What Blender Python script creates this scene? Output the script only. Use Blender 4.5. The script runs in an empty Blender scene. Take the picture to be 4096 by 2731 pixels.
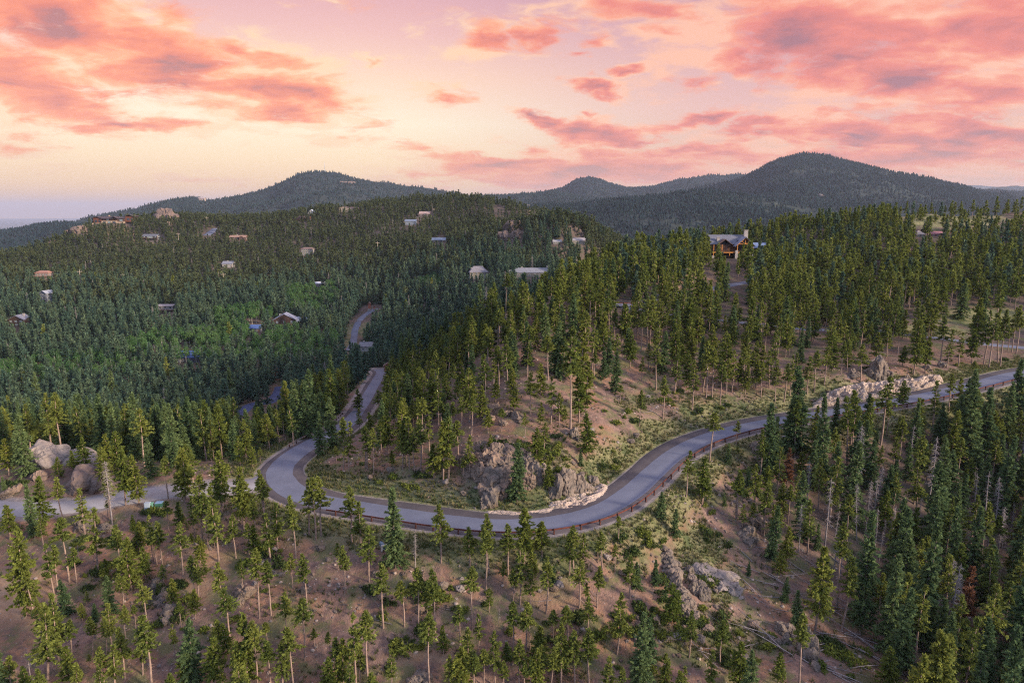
import bpy, bmesh, math, random
import numpy as np
from mathutils import Vector, Matrix
R = math.radians
SC = bpy.context.scene
COL = SC.collection

# ------------------------------------------------------------------ camera
FPX = 683.0                      # focal length in units of a 1024 px wide frame
PITCH = math.atan((341 - 210) / FPX)
cam_d = bpy.data.cameras.new('camera')
cam_d.sensor_width = 36.0
cam_d.lens = 36.0 * FPX / 1024.0
cam_d.clip_start = 0.5
cam_d.clip_end = 120000
cam = bpy.data.objects.new('camera', cam_d)
COL.objects.link(cam)
cam.location = (0, 0, 0)
cam.rotation_euler = (math.pi / 2 - PITCH, 0, 0)
SC.camera = cam

# ------------------------------------------------------------------ colour management
SC.view_settings.view_transform = 'Standard'
SC.view_settings.look = 'None'
SC.view_settings.gamma = 1.0
SC.view_settings.exposure = 0.62

# ------------------------------------------------------------------ helpers for shader nodes
def lin(r, g, b):
    def f(c):
        c /= 255.0
        return c / 12.92 if c <= 0.04045 else ((c + 0.055) / 1.055) ** 2.4
    return (f(r), f(g), f(b), 1.0)

class NT:
    def __init__(s, tree):
        s.t = tree
        s.n = tree.nodes
        s.l = tree.links
    def new(s, kind, **kw):
        n = s.n.new(kind)
        for k, v in kw.items():
            setattr(n, k, v)
        return n
    def put(s, sock, v):
        if v is None:
            return
        if isinstance(v, bpy.types.NodeSocket):
            s.l.new(v, sock)
        elif isinstance(v, bpy.types.Node):
            s.l.new(v.outputs[0], sock)
        else:
            if isinstance(v, (tuple, list)) and len(v) == 4 and sock.type == 'VECTOR':
                v = v[:3]
            sock.default_value = v
    def m(s, op, a, b=None, c=None, clamp=False):
        n = s.new('ShaderNodeMath', operation=op, use_clamp=clamp)
        s.put(n.inputs[0], a)
        s.put(n.inputs[1], b)
        s.put(n.inputs[2], c)
        return n.outputs[0]
    def vm(s, op, a, b=None, scale=None):
        n = s.new('ShaderNodeVectorMath', operation=op)
        s.put(n.inputs[0], a)
        s.put(n.inputs[1], b)
        if scale is not None:
            s.put(n.inputs['Scale'], scale)
        return n.outputs[0]
    def comb(s, x, y, z=0.0):
        n = s.new('ShaderNodeCombineXYZ')
        s.put(n.inputs[0], x); s.put(n.inputs[1], y); s.put(n.inputs[2], z)
        return n.outputs[0]
    def sep(s, v):
        n = s.new('ShaderNodeSeparateXYZ')
        s.put(n.inputs[0], v)
        return n.outputs
    def mix(s, f, a, b, mode='MIX'):
        n = s.new('ShaderNodeMix', data_type='RGBA', blend_type=mode)
        s.put(n.inputs[0], f); s.put(n.inputs[6], a); s.put(n.inputs[7], b)
        return n.outputs[2]
    def ss(s, x, lo, hi, a=0.0, b=1.0):
        n = s.new('ShaderNodeMapRange', interpolation_type='SMOOTHSTEP')
        s.put(n.inputs[0], x); s.put(n.inputs[1], lo); s.put(n.inputs[2], hi)
        s.put(n.inputs[3], a); s.put(n.inputs[4], b)
        return n.outputs[0]
    def noise(s, vec, scale, detail=4.0, rough=0.55, dist=0.0, col=False):
        n = s.new('ShaderNodeTexNoise')
        s.put(n.inputs['Vector'], vec)
        s.put(n.inputs['Scale'], scale)
        s.put(n.inputs['Detail'], detail)
        s.put(n.inputs['Roughness'], rough)
        s.put(n.inputs['Distortion'], dist)
        return n.outputs['Color' if col else 'Fac']
    def voro(s, vec, scale, feature='F1', out='Distance', rnd=1.0):
        n = s.new('ShaderNodeTexVoronoi', feature=feature)
        s.put(n.inputs['Vector'], vec)
        s.put(n.inputs['Scale'], scale)
        s.put(n.inputs['Randomness'], rnd)
        return n.outputs[out]
    def ramp(s, f, stops):
        n = s.new('ShaderNodeValToRGB')
        s.put(n.inputs[0], f)
        el = n.color_ramp.elements
        while len(el) < len(stops):
            el.new(0.5)
        for e, (p, c) in zip(el, stops):
            e.position = p
            e.color = c
        return n.outputs[0]

# ------------------------------------------------------------------ image <-> world geometry
SP, CP = math.sin(PITCH), math.cos(PITCH)
def tanv(v):                      # z / Y of the sight line through image row v
    b = (341.0 - v) / FPX
    return (-SP + b * CP) / (CP + b * SP)
def s_of(u, v):                   # x / Y
    b = (341.0 - v) / FPX
    return (u - 512.0) / FPX / (CP + b * SP)
def project(x, y, z):             # works on arrays
    d = y * CP - z * SP
    up = y * SP + z * CP
    return 512 + FPX * x / d, 341 - FPX * up / d

# ------------------------------------------------------------------ sun and sky
SUN_EL, SUN_AZ = R(17), R(118)    # azimuth clockwise from +Y, towards the right and behind the camera
sun_d = bpy.data.lights.new('sun', 'SUN')
sun_d.energy = 4.8
sun_d.angle = R(9)
sun_d.color = (1.0, 0.83, 0.64)
sun = bpy.data.objects.new('sun', sun_d)
COL.objects.link(sun)
sv = Vector((math.sin(SUN_AZ) * math.cos(SUN_EL), math.cos(SUN_AZ) * math.cos(SUN_EL), math.sin(SUN_EL)))
sun.rotation_euler = (-sv).to_track_quat('-Z', 'Y').to_euler()
sun.location = (0, 0, 300)

world = bpy.data.worlds.new('World')
SC.world = world
world.use_nodes = True
world.node_tree.nodes.clear()
W = NT(world.node_tree)
sky = W.new('ShaderNodeTexSky', sky_type='NISHITA')
sky.sun_disc = False
sky.sun_elevation = SUN_EL
sky.sun_rotation = SUN_AZ
sky.altitude = 2300
sky.air_density = 1.0
sky.dust_density = 2.0
bg1 = W.new('ShaderNodeBackground'); W.put(bg1.inputs[0], sky.outputs[0])
tc = W.new('ShaderNodeTexCoord')
dvec = tc.outputs['Generated']
dx, dy, dz = W.sep(dvec)
AZ = W.m('ARCTAN2', dx, dy)
EL = W.m('ARCSINE', dz)
def ae(u, v):
    s, t = s_of(u, v), tanv(v)
    return math.atan(s), math.atan(t / math.sqrt(1 + s * s))
# clear sky: peach near the horizon, pink above, lilac on top; warmer to the left
def e_v(v): return ae(512, v)[1]
span = R(60)
def pos(v): return max(0.0, min(1.0, e_v(v) / span))
left = W.ramp(W.m('DIVIDE', EL, span), [(0.0, lin(232, 172, 118)), (pos(190), lin(246, 198, 144)), (pos(160), lin(255, 222, 176)), (pos(125), lin(255, 238, 204)), (pos(80), lin(255, 216, 184)), (pos(35), lin(238, 188, 178)), (pos(0) , lin(226, 172, 172)), (0.7, lin(150, 150, 185))])
right = W.ramp(W.m('DIVIDE', EL, span), [(0.0, lin(214, 158, 128)), (pos(190), lin(222, 170, 144)), (pos(150), lin(230, 184, 160)), (pos(110), lin(230, 182, 172)), (pos(60), lin(216, 168, 170)), (pos(20), lin(204, 156, 166)), (pos(0), lin(190, 148, 168)), (0.7, lin(140, 145, 185))])
skyc = W.mix(W.ss(AZ, R(-14), R(20)), left, right)
awayf = W.ss(W.m('ABSOLUTE', AZ), R(48), R(95))      # away from the sunset the dusk sky is slate blue
skyc = W.mix(awayf, skyc, lin(150, 170, 212))
# clouds on a plane seen in perspective
zz = W.m('ADD', W.m('MAXIMUM', dz, 0.0), 0.20)
Q = W.comb(W.m('DIVIDE', dx, zz), W.m('DIVIDE', W.m('MULTIPLY', dy, 1.25), zz))
warp = W.vm('SCALE', W.vm('SUBTRACT', W.noise(Q, 2.4, 3, 0.6, col=True), (0.5, 0.5, 0.5)), scale=0.34)
QW = W.vm('ADD', Q, warp)
N1 = W.noise(W.vm('ADD', QW, (3.1, 1.7, 0)), 2.7, 9, 0.66, 0.0)
N2 = W.noise(W.vm('ADD', QW, (3.1 - 0.03, 1.7 + 0.10, 0)), 2.9, 5, 0.55, 0.0)
BLOBS = [  # u, v, radius u, radius v, tilt (deg, down to the right), weight
 (105, 38, 190, 34, 14, 1.0), (20, 75, 75, 40, 20, 1.0), (190, 78, 130, 26, 12, .85), (285, 92, 80, 26, 4, 1.0), (120, 122, 75, 9, 0, .9),
 (25, 118, 60, 14, 0, .8), (8, 143, 40, 9, 5, .7), (440, 12, 160, 14, 0, .45), (235, 50, 60, 12, 10, .8), (490, 36, 45, 24, -25, .72), (538, 35, 34, 20, -20, .8),
 (579, 54, 26, 6, -6, .8), (603, 38, 26, 13, 15, .75), (669, 30, 55, 12, 3, .8), (660, 8, 90, 12, 0, .65), (606, 84, 36, 8, 2, .95),
 (636, 66, 25, 7, 2, .85), (684, 80, 32, 14, 0, .8), (735, 60, 60, 18, 10, .9), (838, 26, 150, 40, 8, 1.0), (900, 70, 130, 30, 14, 1.0),
 (991, 25, 80, 50, 0, .95), (985, 92, 70, 24, 10, .9), (536, 115, 30, 11, 15, .9), (592, 133, 52, 15, 4, 1.1), (584, 113, 20, 5, 0, .8),
 (697, 120, 62, 8, -3, .85), (760, 130, 60, 11, -8, .85), (838, 126, 110, 15, -3, .95), (893, 132, 60, 16, 5, 1.1), (980, 135, 70, 26, 5, 1.0),
 (566, 170, 150, 20, 0, 1.15), (460, 168, 60, 16, 0, 1.0), (690, 152, 90, 10, 0, .85), (860, 160, 220, 18, 0, .95), (345, 138, 62, 16, 5, .62), (405, 148, 50, 12, 8, .55),
 (222, 180, 80, 11, 6, .5), (381, 56, 24, 6, 0, .6), (446, 92, 30, 11, 5, .7), (730, 176, 160, 12, 0, .6), (340, 104, 60, 22, 20, .6), (60, 165, 60, 8, 0, .4)]
mw = W.vm('SCALE', W.vm('SUBTRACT', W.noise(W.comb(W.m('MULTIPLY', AZ, 1.0), W.m('MULTIPLY', EL, 2.2)), 9.0, 4, 0.6, col=True), (0.5, 0.5, 0.5)), scale=0.16)
AE = W.vm('ADD', W.comb(AZ, EL, 0.0), W.vm('MULTIPLY', mw, (1.0, 0.45, 0.0)))
cov = None
for (bu, bv, ru, rv, tilt, wt) in BLOBS:
    a0, e0 = ae(bu, bv)
    mp = W.new('ShaderNodeMapping', vector_type='TEXTURE')
    W.put(mp.inputs[0], AE)
    mp.inputs[1].default_value = (a0, e0, 0)
    mp.inputs[2].default_value = (0, 0, -R(tilt))
    mp.inputs[3].default_value = (ru / FPX * 1.8, rv / FPX * 1.9, 1)
    ln = W.new('ShaderNodeVectorMath', operation='LENGTH')
    W.put(ln.inputs[0], mp.outputs[0])
    g = W.m('MULTIPLY_ADD', ln.outputs['Value'], -1.15 * wt, 1.15 * wt)
    cov = g if cov is None else W.m('MAXIMUM', cov, g)
cov = W.m('MINIMUM', W.m('MAXIMUM', cov, 0.0), 1.0)
over = W.ss(EL, R(18), R(26))
cov = W.m('MAXIMUM', cov, W.m('MULTIPLY', over, 0.65))
N3 = W.noise(QW, 7.5, 6, 0.68)
N1 = W.m('ADD', N1, W.m('MULTIPLY', W.m('SUBTRACT', N3, 0.5), 0.34))
K = W.m('ADD', N1, W.m('SUBTRACT', W.m('MULTIPLY', cov, 0.50), 0.22))
dens = W.ss(K, 0.43, 0.66)
thick = W.ss(K, 0.47, 0.97)
lit = W.m('MULTIPLY', W.m('SUBTRACT', N1, N2), 4.2)
tone = W.m('SUBTRACT', thick, W.m('MULTIPLY', lit, 0.62), clamp=True)
cl_l = W.ramp(tone, [(0.0, lin(255, 216, 172)), (0.22, lin(255, 180, 128)), (0.5, lin(250, 142, 98)), (0.78, lin(226, 122, 96)), (1.0, lin(182, 112, 106))])
cl_r = W.ramp(tone, [(0.0, lin(252, 190, 158)), (0.22, lin(248, 160, 128)), (0.46, lin(236, 132, 114)), (0.75, lin(206, 118, 112)), (1.0, lin(166, 108, 116))])
clc = W.mix(W.ss(AZ, R(-14), R(14)), cl_l, cl_r)
low = W.ss(EL, R(1), R(6), 1.0, 0.0)
clc = W.mix(W.m('MULTIPLY', low, 0.55), clc, lin(226, 162, 132))
clc = W.mix(awayf, clc, lin(158, 160, 186))
allc = W.mix(W.m('MULTIPLY', dens, 0.92), skyc, clc)
gnd = W.ss(EL, R(-3), R(-0.3), 0.35, 1.0)
W.put(bg1.inputs[1], W.ss(EL, R(15), R(32), 0.008, 0.20))
bg2 = W.new('ShaderNodeBackground'); W.put(bg2.inputs[0], allc); W.put(bg2.inputs[1], W.m('MULTIPLY', gnd, 0.70))
add = W.new('ShaderNodeAddShader')
W.l.new(bg1.outputs[0], add.inputs[0]); W.l.new(bg2.outputs[0], add.inputs[1])
wo = W.new('ShaderNodeOutputWorld')
W.l.new(add.outputs[0], wo.inputs[0])

world.cycles.sampling_method = 'NONE'
SC.cycles.use_denoising = False
SC.cycles.filter_width = 1.15
SC.cycles.sample_clamp_indirect = 1.5
SC.cycles.max_bounces = 4
SC.cycles.diffuse_bounces = 2
SC.cycles.glossy_bounces = 1
SC.cycles.transmission_bounces = 2
SC.cycles.transparent_max_bounces = 4
SC.cycles.volume_bounces = 0

# ================================================================== numeric helpers
rng = np.random.default_rng(7)
_perm = np.random.default_rng(11).permutation(4096)
_val = np.random.default_rng(12).random(4096) * 2 - 1
def vnoise(x, y, k=0):            # smooth value noise, -1..1
    xi = np.floor(x).astype(np.int64); yi = np.floor(y).astype(np.int64)
    fx = x - xi; fy = y - yi
    fx = fx * fx * fx * (fx * (fx * 6 - 15) + 10); fy = fy * fy * fy * (fy * (fy * 6 - 15) + 10)
    def h(a, b):
        return _val[(_perm[(a + k * 57) & 4095] + _perm[(b + k * 131) & 4095] * 7) & 4095]
    a = h(xi, yi) * (1 - fx) + h(xi + 1, yi) * fx
    b = h(xi, yi + 1) * (1 - fx) + h(xi + 1, yi + 1) * fx
    return a * (1 - fy) + b * fy
def fbm(x, y, octv=4, k=0, gain=0.5):
    t = 0.0; amp = 1.0; tot = 0.0
    for i in range(octv):
        t = t + amp * vnoise(x * 2 ** i + 17.3 * i, y * 2 ** i - 9.1 * i, k + i)
        tot += amp; amp *= gain
    return t / tot
def ridged(x, y, octv=4, k=0):
    t = 0.0; amp = 1.0; tot = 0.0
    for i in range(octv):
        t = t + amp * (1 - np.abs(vnoise(x * 2 ** i + 5.7 * i, y * 2 ** i + 3.3 * i, k + i)) * 2)
        tot += amp; amp *= 0.55
    return t / tot
def sstep(a, b, x):
    t = np.clip((x - a) / (b - a), 0, 1)
    return t * t * (3 - 2 * t)

# ================================================================== materials
MATS = {}
def mat(name, color=(0.5, 0.5, 0.5), rough=0.8, metal=0.0, nscale=0.0, namt=0.25, bump=0.0, bscale=20.0, spec=0.3):
    if name in MATS:
        return MATS[name]
    m = bpy.data.materials.new(name)
    m.use_nodes = True
    n = NT(m.node_tree)
    bs = n.n['Principled BSDF']
    bs.inputs['Roughness'].default_value = rough
    bs.inputs['Metallic'].default_value = metal
    bs.inputs['Specular IOR Level'].default_value = spec
    c = tuple(color) + (1.0,) if len(color) == 3 else tuple(color)
    bs.inputs['Base Color'].default_value = c
    co = n.new('ShaderNodeTexCoord').outputs['Object']
    if nscale:
        f = n.noise(co, nscale, 5, 0.6)
        k = n.ss(f, 0.3, 0.7, 1 - namt, 1 + namt)
        cc = n.vm('SCALE', c[:3], scale=k)
        n.l.new(cc, bs.inputs['Base Color'])
    if bump:
        bm_ = n.new('ShaderNodeBump')
        bm_.inputs['Strength'].default_value = 0.7
        bm_.inputs['Distance'].default_value = bump
        n.put(bm_.inputs['Height'], n.noise(co, bscale, 6, 0.62))
        n.l.new(bm_.outputs[0], bs.inputs['Normal'])
    MATS[name] = m
    return m
def C(r, g, b): return lin(r, g, b)[:3]

# ================================================================== object helpers
def new_mesh(name, verts, faces, mats, smooth=False, mi=None):
    me = bpy.data.meshes.new(name)
    verts = np.asarray(verts, dtype=np.float32)
    if isinstance(faces, np.ndarray):
        k = faces.shape[1]; nf = len(faces)
        me.vertices.add(len(verts)); me.vertices.foreach_set('co', verts.ravel())
        me.loops.add(nf * k); me.loops.foreach_set('vertex_index', faces.astype(np.int32).ravel())
        me.polygons.add(nf)
        me.polygons.foreach_set('loop_start', np.arange(0, nf * k, k, dtype=np.int32))
    else:
        me.from_pydata([tuple(v) for v in verts.tolist()], [], faces)
    for m in (mats if isinstance(mats, (list, tuple)) else [mats]):
        me.materials.append(m)
    if mi is not None:
        me.polygons.foreach_set('material_index', np.asarray(mi, dtype=np.int32))
    me.polygons.foreach_set('use_smooth', np.full(len(me.polygons), bool(smooth)))
    me.update(calc_edges=True)
    return me
def obj(name, me, parent=None, loc=(0, 0, 0), rz=0.0):
    o = bpy.data.objects.new(name, me)
    COL.objects.link(o)
    o.location = loc
    o.rotation_euler = (0, 0, rz)
    if parent is not None:
        o.parent = parent
    return o
def tag(o, label=None, cat=None, group=None, kind=None):
    if label: o['label'] = label
    if cat: o['category'] = cat
    if group: o['group'] = group
    if kind: o['kind'] = kind
    return o
def empty(name, loc, rz=0.0):
    return obj(name, None, None, loc, rz)

class MB:                        # collects boxes, tubes and prisms, then links them as one mesh object
    def __init__(s):
        s.v = []; s.f = []; s.mi = []
    def add(s, vs, fs, mi=0):
        o = len(s.v)
        s.v += [tuple(v) for v in vs]
        s.f += [tuple(i + o for i in f) for f in fs]
        s.mi += [mi] * len(fs)
    def box(s, x0, y0, z0, x1, y1, z1, mi=0):
        s.add([(x0, y0, z0), (x1, y0, z0), (x1, y1, z0), (x0, y1, z0), (x0, y0, z1), (x1, y0, z1), (x1, y1, z1), (x0, y1, z1)],
              [(0, 3, 2, 1), (4, 5, 6, 7), (0, 1, 5, 4), (1, 2, 6, 5), (2, 3, 7, 6), (3, 0, 4, 7)], mi)
    def tube(s, p, q, r0, r1=None, n=6, mi=0, cap=True):
        r1 = r0 if r1 is None else r1
        p = Vector(p); q = Vector(q); d = (q - p).normalized()
        a = d.orthogonal().normalized(); b = d.cross(a)
        vs = [p + (a * math.cos(2 * math.pi * i / n) + b * math.sin(2 * math.pi * i / n)) * r0 for i in range(n)]
        vs += [q + (a * math.cos(2 * math.pi * i / n) + b * math.sin(2 * math.pi * i / n)) * r1 for i in range(n)]
        fs = [(i, (i + 1) % n, n + (i + 1) % n, n + i) for i in range(n)]
        if cap: fs += [tuple(range(n - 1, -1, -1)), tuple(range(n, 2 * n))]
        s.add(vs, fs, mi)
    def prism(s, prof, y0, y1, mi=0, axis='y'):       # profile in x,z extruded along y
        n = len(prof)
        if axis == 'y':
            vs = [(x, y0, z) for x, z in prof] + [(x, y1, z) for x, z in prof]
        else:
            vs = [(y0, x, z) for x, z in prof] + [(y1, x, z) for x, z in prof]
        fs = [tuple(range(n)), tuple(range(2 * n - 1, n - 1, -1))] + [(i, n + i, n + (i + 1) % n, (i + 1) % n) for i in range(n)]
        s.add(vs, fs, mi)
    def build(s, name, m, parent=None, loc=(0, 0, 0), rz=0.0, smooth=False):
        me = bpy.data.meshes.new(name)
        me.from_pydata(s.v, [], s.f)
        for q in (m if isinstance(m, (list, tuple)) else [m]): me.materials.append(q)
        me.polygons.foreach_set('material_index', s.mi)
        b = bmesh.new(); b.from_mesh(me); bmesh.ops.recalc_face_normals(b, faces=b.faces); b.to_mesh(me); b.free()
        me.polygons.foreach_set('use_smooth', [smooth] * len(me.polygons))
        me.update()
        return obj(name, me, parent, loc, rz)

# ================================================================== near terrain: control points (image column, image row, forward distance)
CPT = []
def cp(*pts):
    for (u, v, Y) in pts: CPT.append((s_of(u, v), Y, tanv(v)))
def ch(*pts):                    # hidden: column given at the horizon row, distance, height
    for (u, Y, z) in pts: CPT.append(((u - 512) / FPX, Y, z / Y))
def cz(*pts):                    # image position + height -> distance follows
    for (u, v, z) in pts: CPT.append((s_of(u, v), z / tanv(v), tanv(v)))
MAIN = [(1180, 352, -40), (1100, 362, -41), (1024, 372, -42), (979.6, 383, -42.6), (914, 398, -43.8), (849, 409, -45), (805.5, 416, -45.6), (762, 423, -46.2), (731.5, 429.5, -46.6),
        (697, 441, -47), (670.5, 456, -47.5), (649, 475, -48), (627, 494, -48.3), (601, 509, -48.6), (566, 519, -48.9), (522.5, 524, -49), (479, 523, -49.1),
        (435, 518, -49.3), (392, 511.6, -49.5), (348, 505, -49.8), (322, 500.7, -50), (298, 493, -50.2), (283, 482, -50.4), (279.5, 471, -50.7), (287, 460, -51), (301, 449.5, -51.4),
        (318, 440, -52), (336, 431, -52.7), (350, 420.5, -53.8), (362, 405, -56), (372, 388, -59), (379, 376, -61.5), (381, 371.5, -63), (378, 369, -64.5)]
GRAVEL = [(262, 484, -50.5), (246, 486, -50.6), (222, 486.5, -50.7), (203, 487, -50.9), (180, 489, -51.1), (160, 491.5, -51.3), (138, 494.5, -51.5), (116, 497.5, -51.7), (92, 502, -51.9), (70, 505.5, -52.1), (36, 508.5, -52.3), (0, 508, -52.6), (-50, 505, -53), (-120, 500, -54)]
cz(*MAIN[::1]); cz(*GRAVEL[1::2])
cz((-100, 700, -60), (0, 682, -60), (256, 682, -59), (512, 682, -60), (700, 682, -60), (860, 682, -62), (1024, 682, -66), (1150, 682, -68),
   (1024, 600, -65), (1024, 520, -62), (1024, 450, -54), (1024, 410, -48), (1150, 600, -67), (1150, 520, -64), (1150, 430, -54),
   (930, 640, -65), (930, 560, -62), (930, 480, -54), (930, 430, -48.5),
   (850, 450, -49.5), (850, 520, -57), (850, 600, -61), (760, 460, -49.3), (760, 540, -55.5), (760, 620, -59.5),
   (690, 480, -50), (700, 560, -55), (700, 620, -58), (620, 560, -52.8), (620, 620, -56), (512, 560, -51.8), (512, 620, -56), (400, 560, -52), (400, 620, -56),
   (256, 540, -53), (256, 600, -56), (100, 540, -54), (100, 600, -57), (0, 540, -54.5), (0, 600, -57.5), (-100, 560, -56), (330, 530, -51.6))
for u in (-300, 0, 300, 512, 800, 1100, 1400):
    ch((u, 62, -63.5 - (4 if u > 1000 else 0)), (u, 42, -66), (u, 24, -68))
# hill inside the bend
cz((520, 505, -48.2), (500, 470, -44.2), (560, 480, -44.5), (500, 440, -41.8), (440, 478, -46.2), (560, 440, -42.3), (520, 410, -39.5), (520, 380, -37), (520, 340, -33), (520, 300, -28.5),
   (400, 490, -48), (350, 472, -48.4), (400, 450, -46.5), (400, 420, -46.5), (330, 470, -49.4), (345, 445, -50.0), (620, 470, -46.6), (600, 480, -46.3), (620, 440, -43.8), (620, 400, -41.5), (620, 350, -37), (620, 300, -29.3),
   (700, 418, -44.6), (700, 390, -42), (700, 350, -39), (700, 300, -32), (700, 277, -27), (850, 397, -43.3), (850, 385, -41.3), (900, 385, -41.5), (850, 360, -39.8), (850, 340, -38.5), (850, 300, -33.5), (850, 262, -23), (850, 238, -13.5),
   (780, 405, -43.4), (780, 380, -41), (780, 340, -37.5), (780, 300, -32),
   (960, 372, -41.8), (1024, 346, -41), (1024, 318, -37.5), (1024, 292, -31.8), (1024, 262, -23.7), (1024, 236, -13.5), (950, 340, -39.3), (950, 310, -35), (950, 280, -29))
cp((565, 302, 270), (590, 285, 275), (630, 264, 305), (690, 259, 325), (740, 256, 335), (700, 268, 305), (740, 238, 372), (800, 233, 385), (800, 262, 325), (870, 223, 430), (900, 218, 445), (940, 214, 470), (1000, 213.5, 480), (960, 226, 425), (1024, 214, 480), (1024, 224, 440), (1100, 214, 490), (1100, 300, 280), (1200, 330, 230),
   (455, 352, 228), (400, 397, 188), (430, 385, 190), (480, 345, 215), (440, 415, 150))
# behind the right ridge the ground falls away
ch((600, 420, -50), (690, 430, -48), (760, 470, -50), (850, 560, -60), (950, 640, -60), (1100, 650, -60), (540, 360, -58), (600, 620, -85), (750, 700, -100), (950, 850, -110), (1100, 900, -110), (1300, 700, -80),
   (650, 1000, -110), (800, 1300, -130), (1100, 1400, -130), (500, 1500, -120), (200, 1500, -140), (0, 1500, -200), (-200, 1500, -260), (-200, 1100, -150))
# left valley
cz((35, 464, -50.2), (60, 462, -49.8), (90, 464, -50.6), (45, 455, -50.2))
ch((-150, 165, -66), (0, 160, -62), (100, 155, -58), (200, 158, -60), (280, 178, -60), (0, 220, -78), (100, 220, -78), (200, 225, -78), (300, 235, -75), (360, 245, -67), (350, 300, -77), (430, 300, -70), (480, 290, -60))
cp((-100, 405, 300), (0, 405, 300), (100, 403, 302), (200, 402, 303), (290, 395, 305), (0, 352, 390), (120, 352, 390), (250, 350, 390), (330, 352, 370), (400, 345, 390),
   (0, 322, 475), (120, 322, 475), (250, 322, 475), (355, 328, 455), (355, 345, 415), (366, 315, 490), (380, 307, 520), (440, 318, 440), (0, 300, 560), (120, 300, 560), (250, 300, 560), (340, 298, 545), (400, 300, 530), (470, 290, 480),
   (0, 280, 640), (120, 280, 650), (250, 280, 650), (360, 280, 640), (479, 276, 510), (535, 275, 480), (0, 273, 720), (120, 258, 740), (250, 256, 750), (360, 256, 740), (450, 256, 640), (530, 258, 580), (579, 244, 620), (600, 243, 640),
   (0, 260, 790), (60, 243, 850), (60, 253, 800), (88, 229, 900), (116, 222.0, 900), (135, 220.5, 920), (116, 232, 860), (110, 238, 830), (165, 217, 950), (165, 235, 850), (205, 222, 960), (250, 238, 850), (283, 219, 970), (315, 208.5, 1000), (345, 207, 1000), (370, 206, 1000), (360, 235, 830), (420, 204, 1000), (420, 230, 840), (465, 202, 980), (470, 225, 830), (500, 209, 940), (520, 235, 740), (545, 216, 880), (575, 230, 780), (610, 243, 700),
   (-100, 284, 760), (-100, 320, 480), (-200, 290, 640))
ch((0, 1000, -110), (60, 1050, -90), (165, 1150, -60), (250, 1150, -50), (315, 1200, -40), (420, 1200, -40), (500, 1150, -50), (560, 1050, -70))
_cp = np.array(CPT)
_P = np.stack([_cp[:, 0], np.log(_cp[:, 1])], 1)
def _kern(d2): return np.sqrt(d2 + 0.0009)
_A = _kern(((_P[:, None] - _P[None]) ** 2).sum(-1))
_n = len(_P)
_M = np.zeros((_n + 3, _n + 3)); _M[:_n, :_n] = _A - np.eye(_n) * 0.004
_M[:_n, _n] = 1; _M[:_n, _n + 1:] = _P; _M[_n, :_n] = 1; _M[_n + 1:, :_n] = _P.T
_w = np.linalg.solve(_M, np.concatenate([_cp[:, 2], np.zeros(3)]))
def rbf(s, L):
    out = np.empty(s.shape)
    sf, Lf, of = s.ravel(), L.ravel(), out.ravel()
    for i in range(0, len(sf), 40000):
        a, b = sf[i:i + 40000], Lf[i:i + 40000]
        d2 = (a[:, None] - _P[:, 0]) ** 2 + (b[:, None] - _P[:, 1]) ** 2
        of[i:i + 40000] = _kern(d2) @ _w[:_n] + _w[_n] + _w[_n + 1] * a + _w[_n + 2] * b
    return of.reshape(s.shape)
# grid: s = x / Y, L = ln Y
S0, S1, NS = -1.12, 1.12, 641
L0, L1, NL = math.log(24.0), math.log(1500.0), 600
gs = np.linspace(S0, S1, NS); gl = np.linspace(L0, L1, NL)
cs = np.linspace(S0, S1, 161); cl = np.linspace(L0, L1, 201)
_cg = rbf(*np.meshgrid(cs, cl))
def bil(G, fi, fj):
    i = np.clip(np.floor(fi).astype(int), 0, G.shape[0] - 2); j = np.clip(np.floor(fj).astype(int), 0, G.shape[1] - 2)
    a = np.clip(fi - i, 0, 1); b = np.clip(fj - j, 0, 1)
    return (G[i, j] * (1 - a) + G[i + 1, j] * a) * (1 - b) + (G[i, j + 1] * (1 - a) + G[i + 1, j + 1] * a) * b
def base_z(x, y):
    Y = np.maximum(y, 24.0)
    s = x / Y; L = np.log(Y)
    return bil(_cg, (L - L0) / (L1 - L0) * 200, (s - S0) / (S1 - S0) * 160) * Y
SS, LL = np.meshgrid(gs, gl)
GY = np.exp(LL); GX = SS * GY
GZ = bil(_cg, (LL - L0) / (L1 - L0) * 200, (SS - S0) / (S1 - S0) * 160) * GY
far = sstep(120, 500, GY)
GZ += fbm(GX / 26, GY / 26, 4, 1) * (0.8 + 4.0 * far) + fbm(GX / 5.0, GY / 5.0, 4, 5) * (0.42 + 0.3 * far) + (ridged(GX / 11, GY / 11, 4, 9)) * 0.35
GZ += fbm(GX / 130, GY / 130, 3, 3) * 9 * sstep(350, 800, GY)

# ------------------------------------------------------------------ roads
def resample(P, step):
    P = np.asarray(P, float)
    # Catmull-Rom then even spacing
    Q = np.vstack([2 * P[0] - P[1], P, 2 * P[-1] - P[-2]])
    out = []
    for i in range(1, len(Q) - 2):
        for t in np.linspace(0, 1, 12, endpoint=False):
            a, b, c, d = Q[i - 1], Q[i], Q[i + 1], Q[i + 2]
            out.append(0.5 * (2 * b + (c - a) * t + (2 * a - 5 * b + 4 * c - d) * t * t + (3 * b - a - 3 * c + d) * t ** 3))
    out.append(P[-1]); out = np.array(out)
    # smooth a little
    for _ in range(6):
        out[1:-1] = out[1:-1] * 0.5 + (out[:-2] + out[2:]) * 0.25
    L = np.concatenate([[0], np.cumsum(np.linalg.norm(np.diff(out[:, :2], axis=0), axis=1))])
    n = max(2, int(L[-1] / step) + 1)
    t = np.linspace(0, L[-1], n)
    return np.stack([np.interp(t, L, out[:, k]) for k in range(out.shape[1])], 1)
def cz3(pts):
    r = []
    for u, v, z in pts:
        Y = z / tanv(v); r.append((s_of(u, v) * Y, Y, z))
    return r
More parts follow.
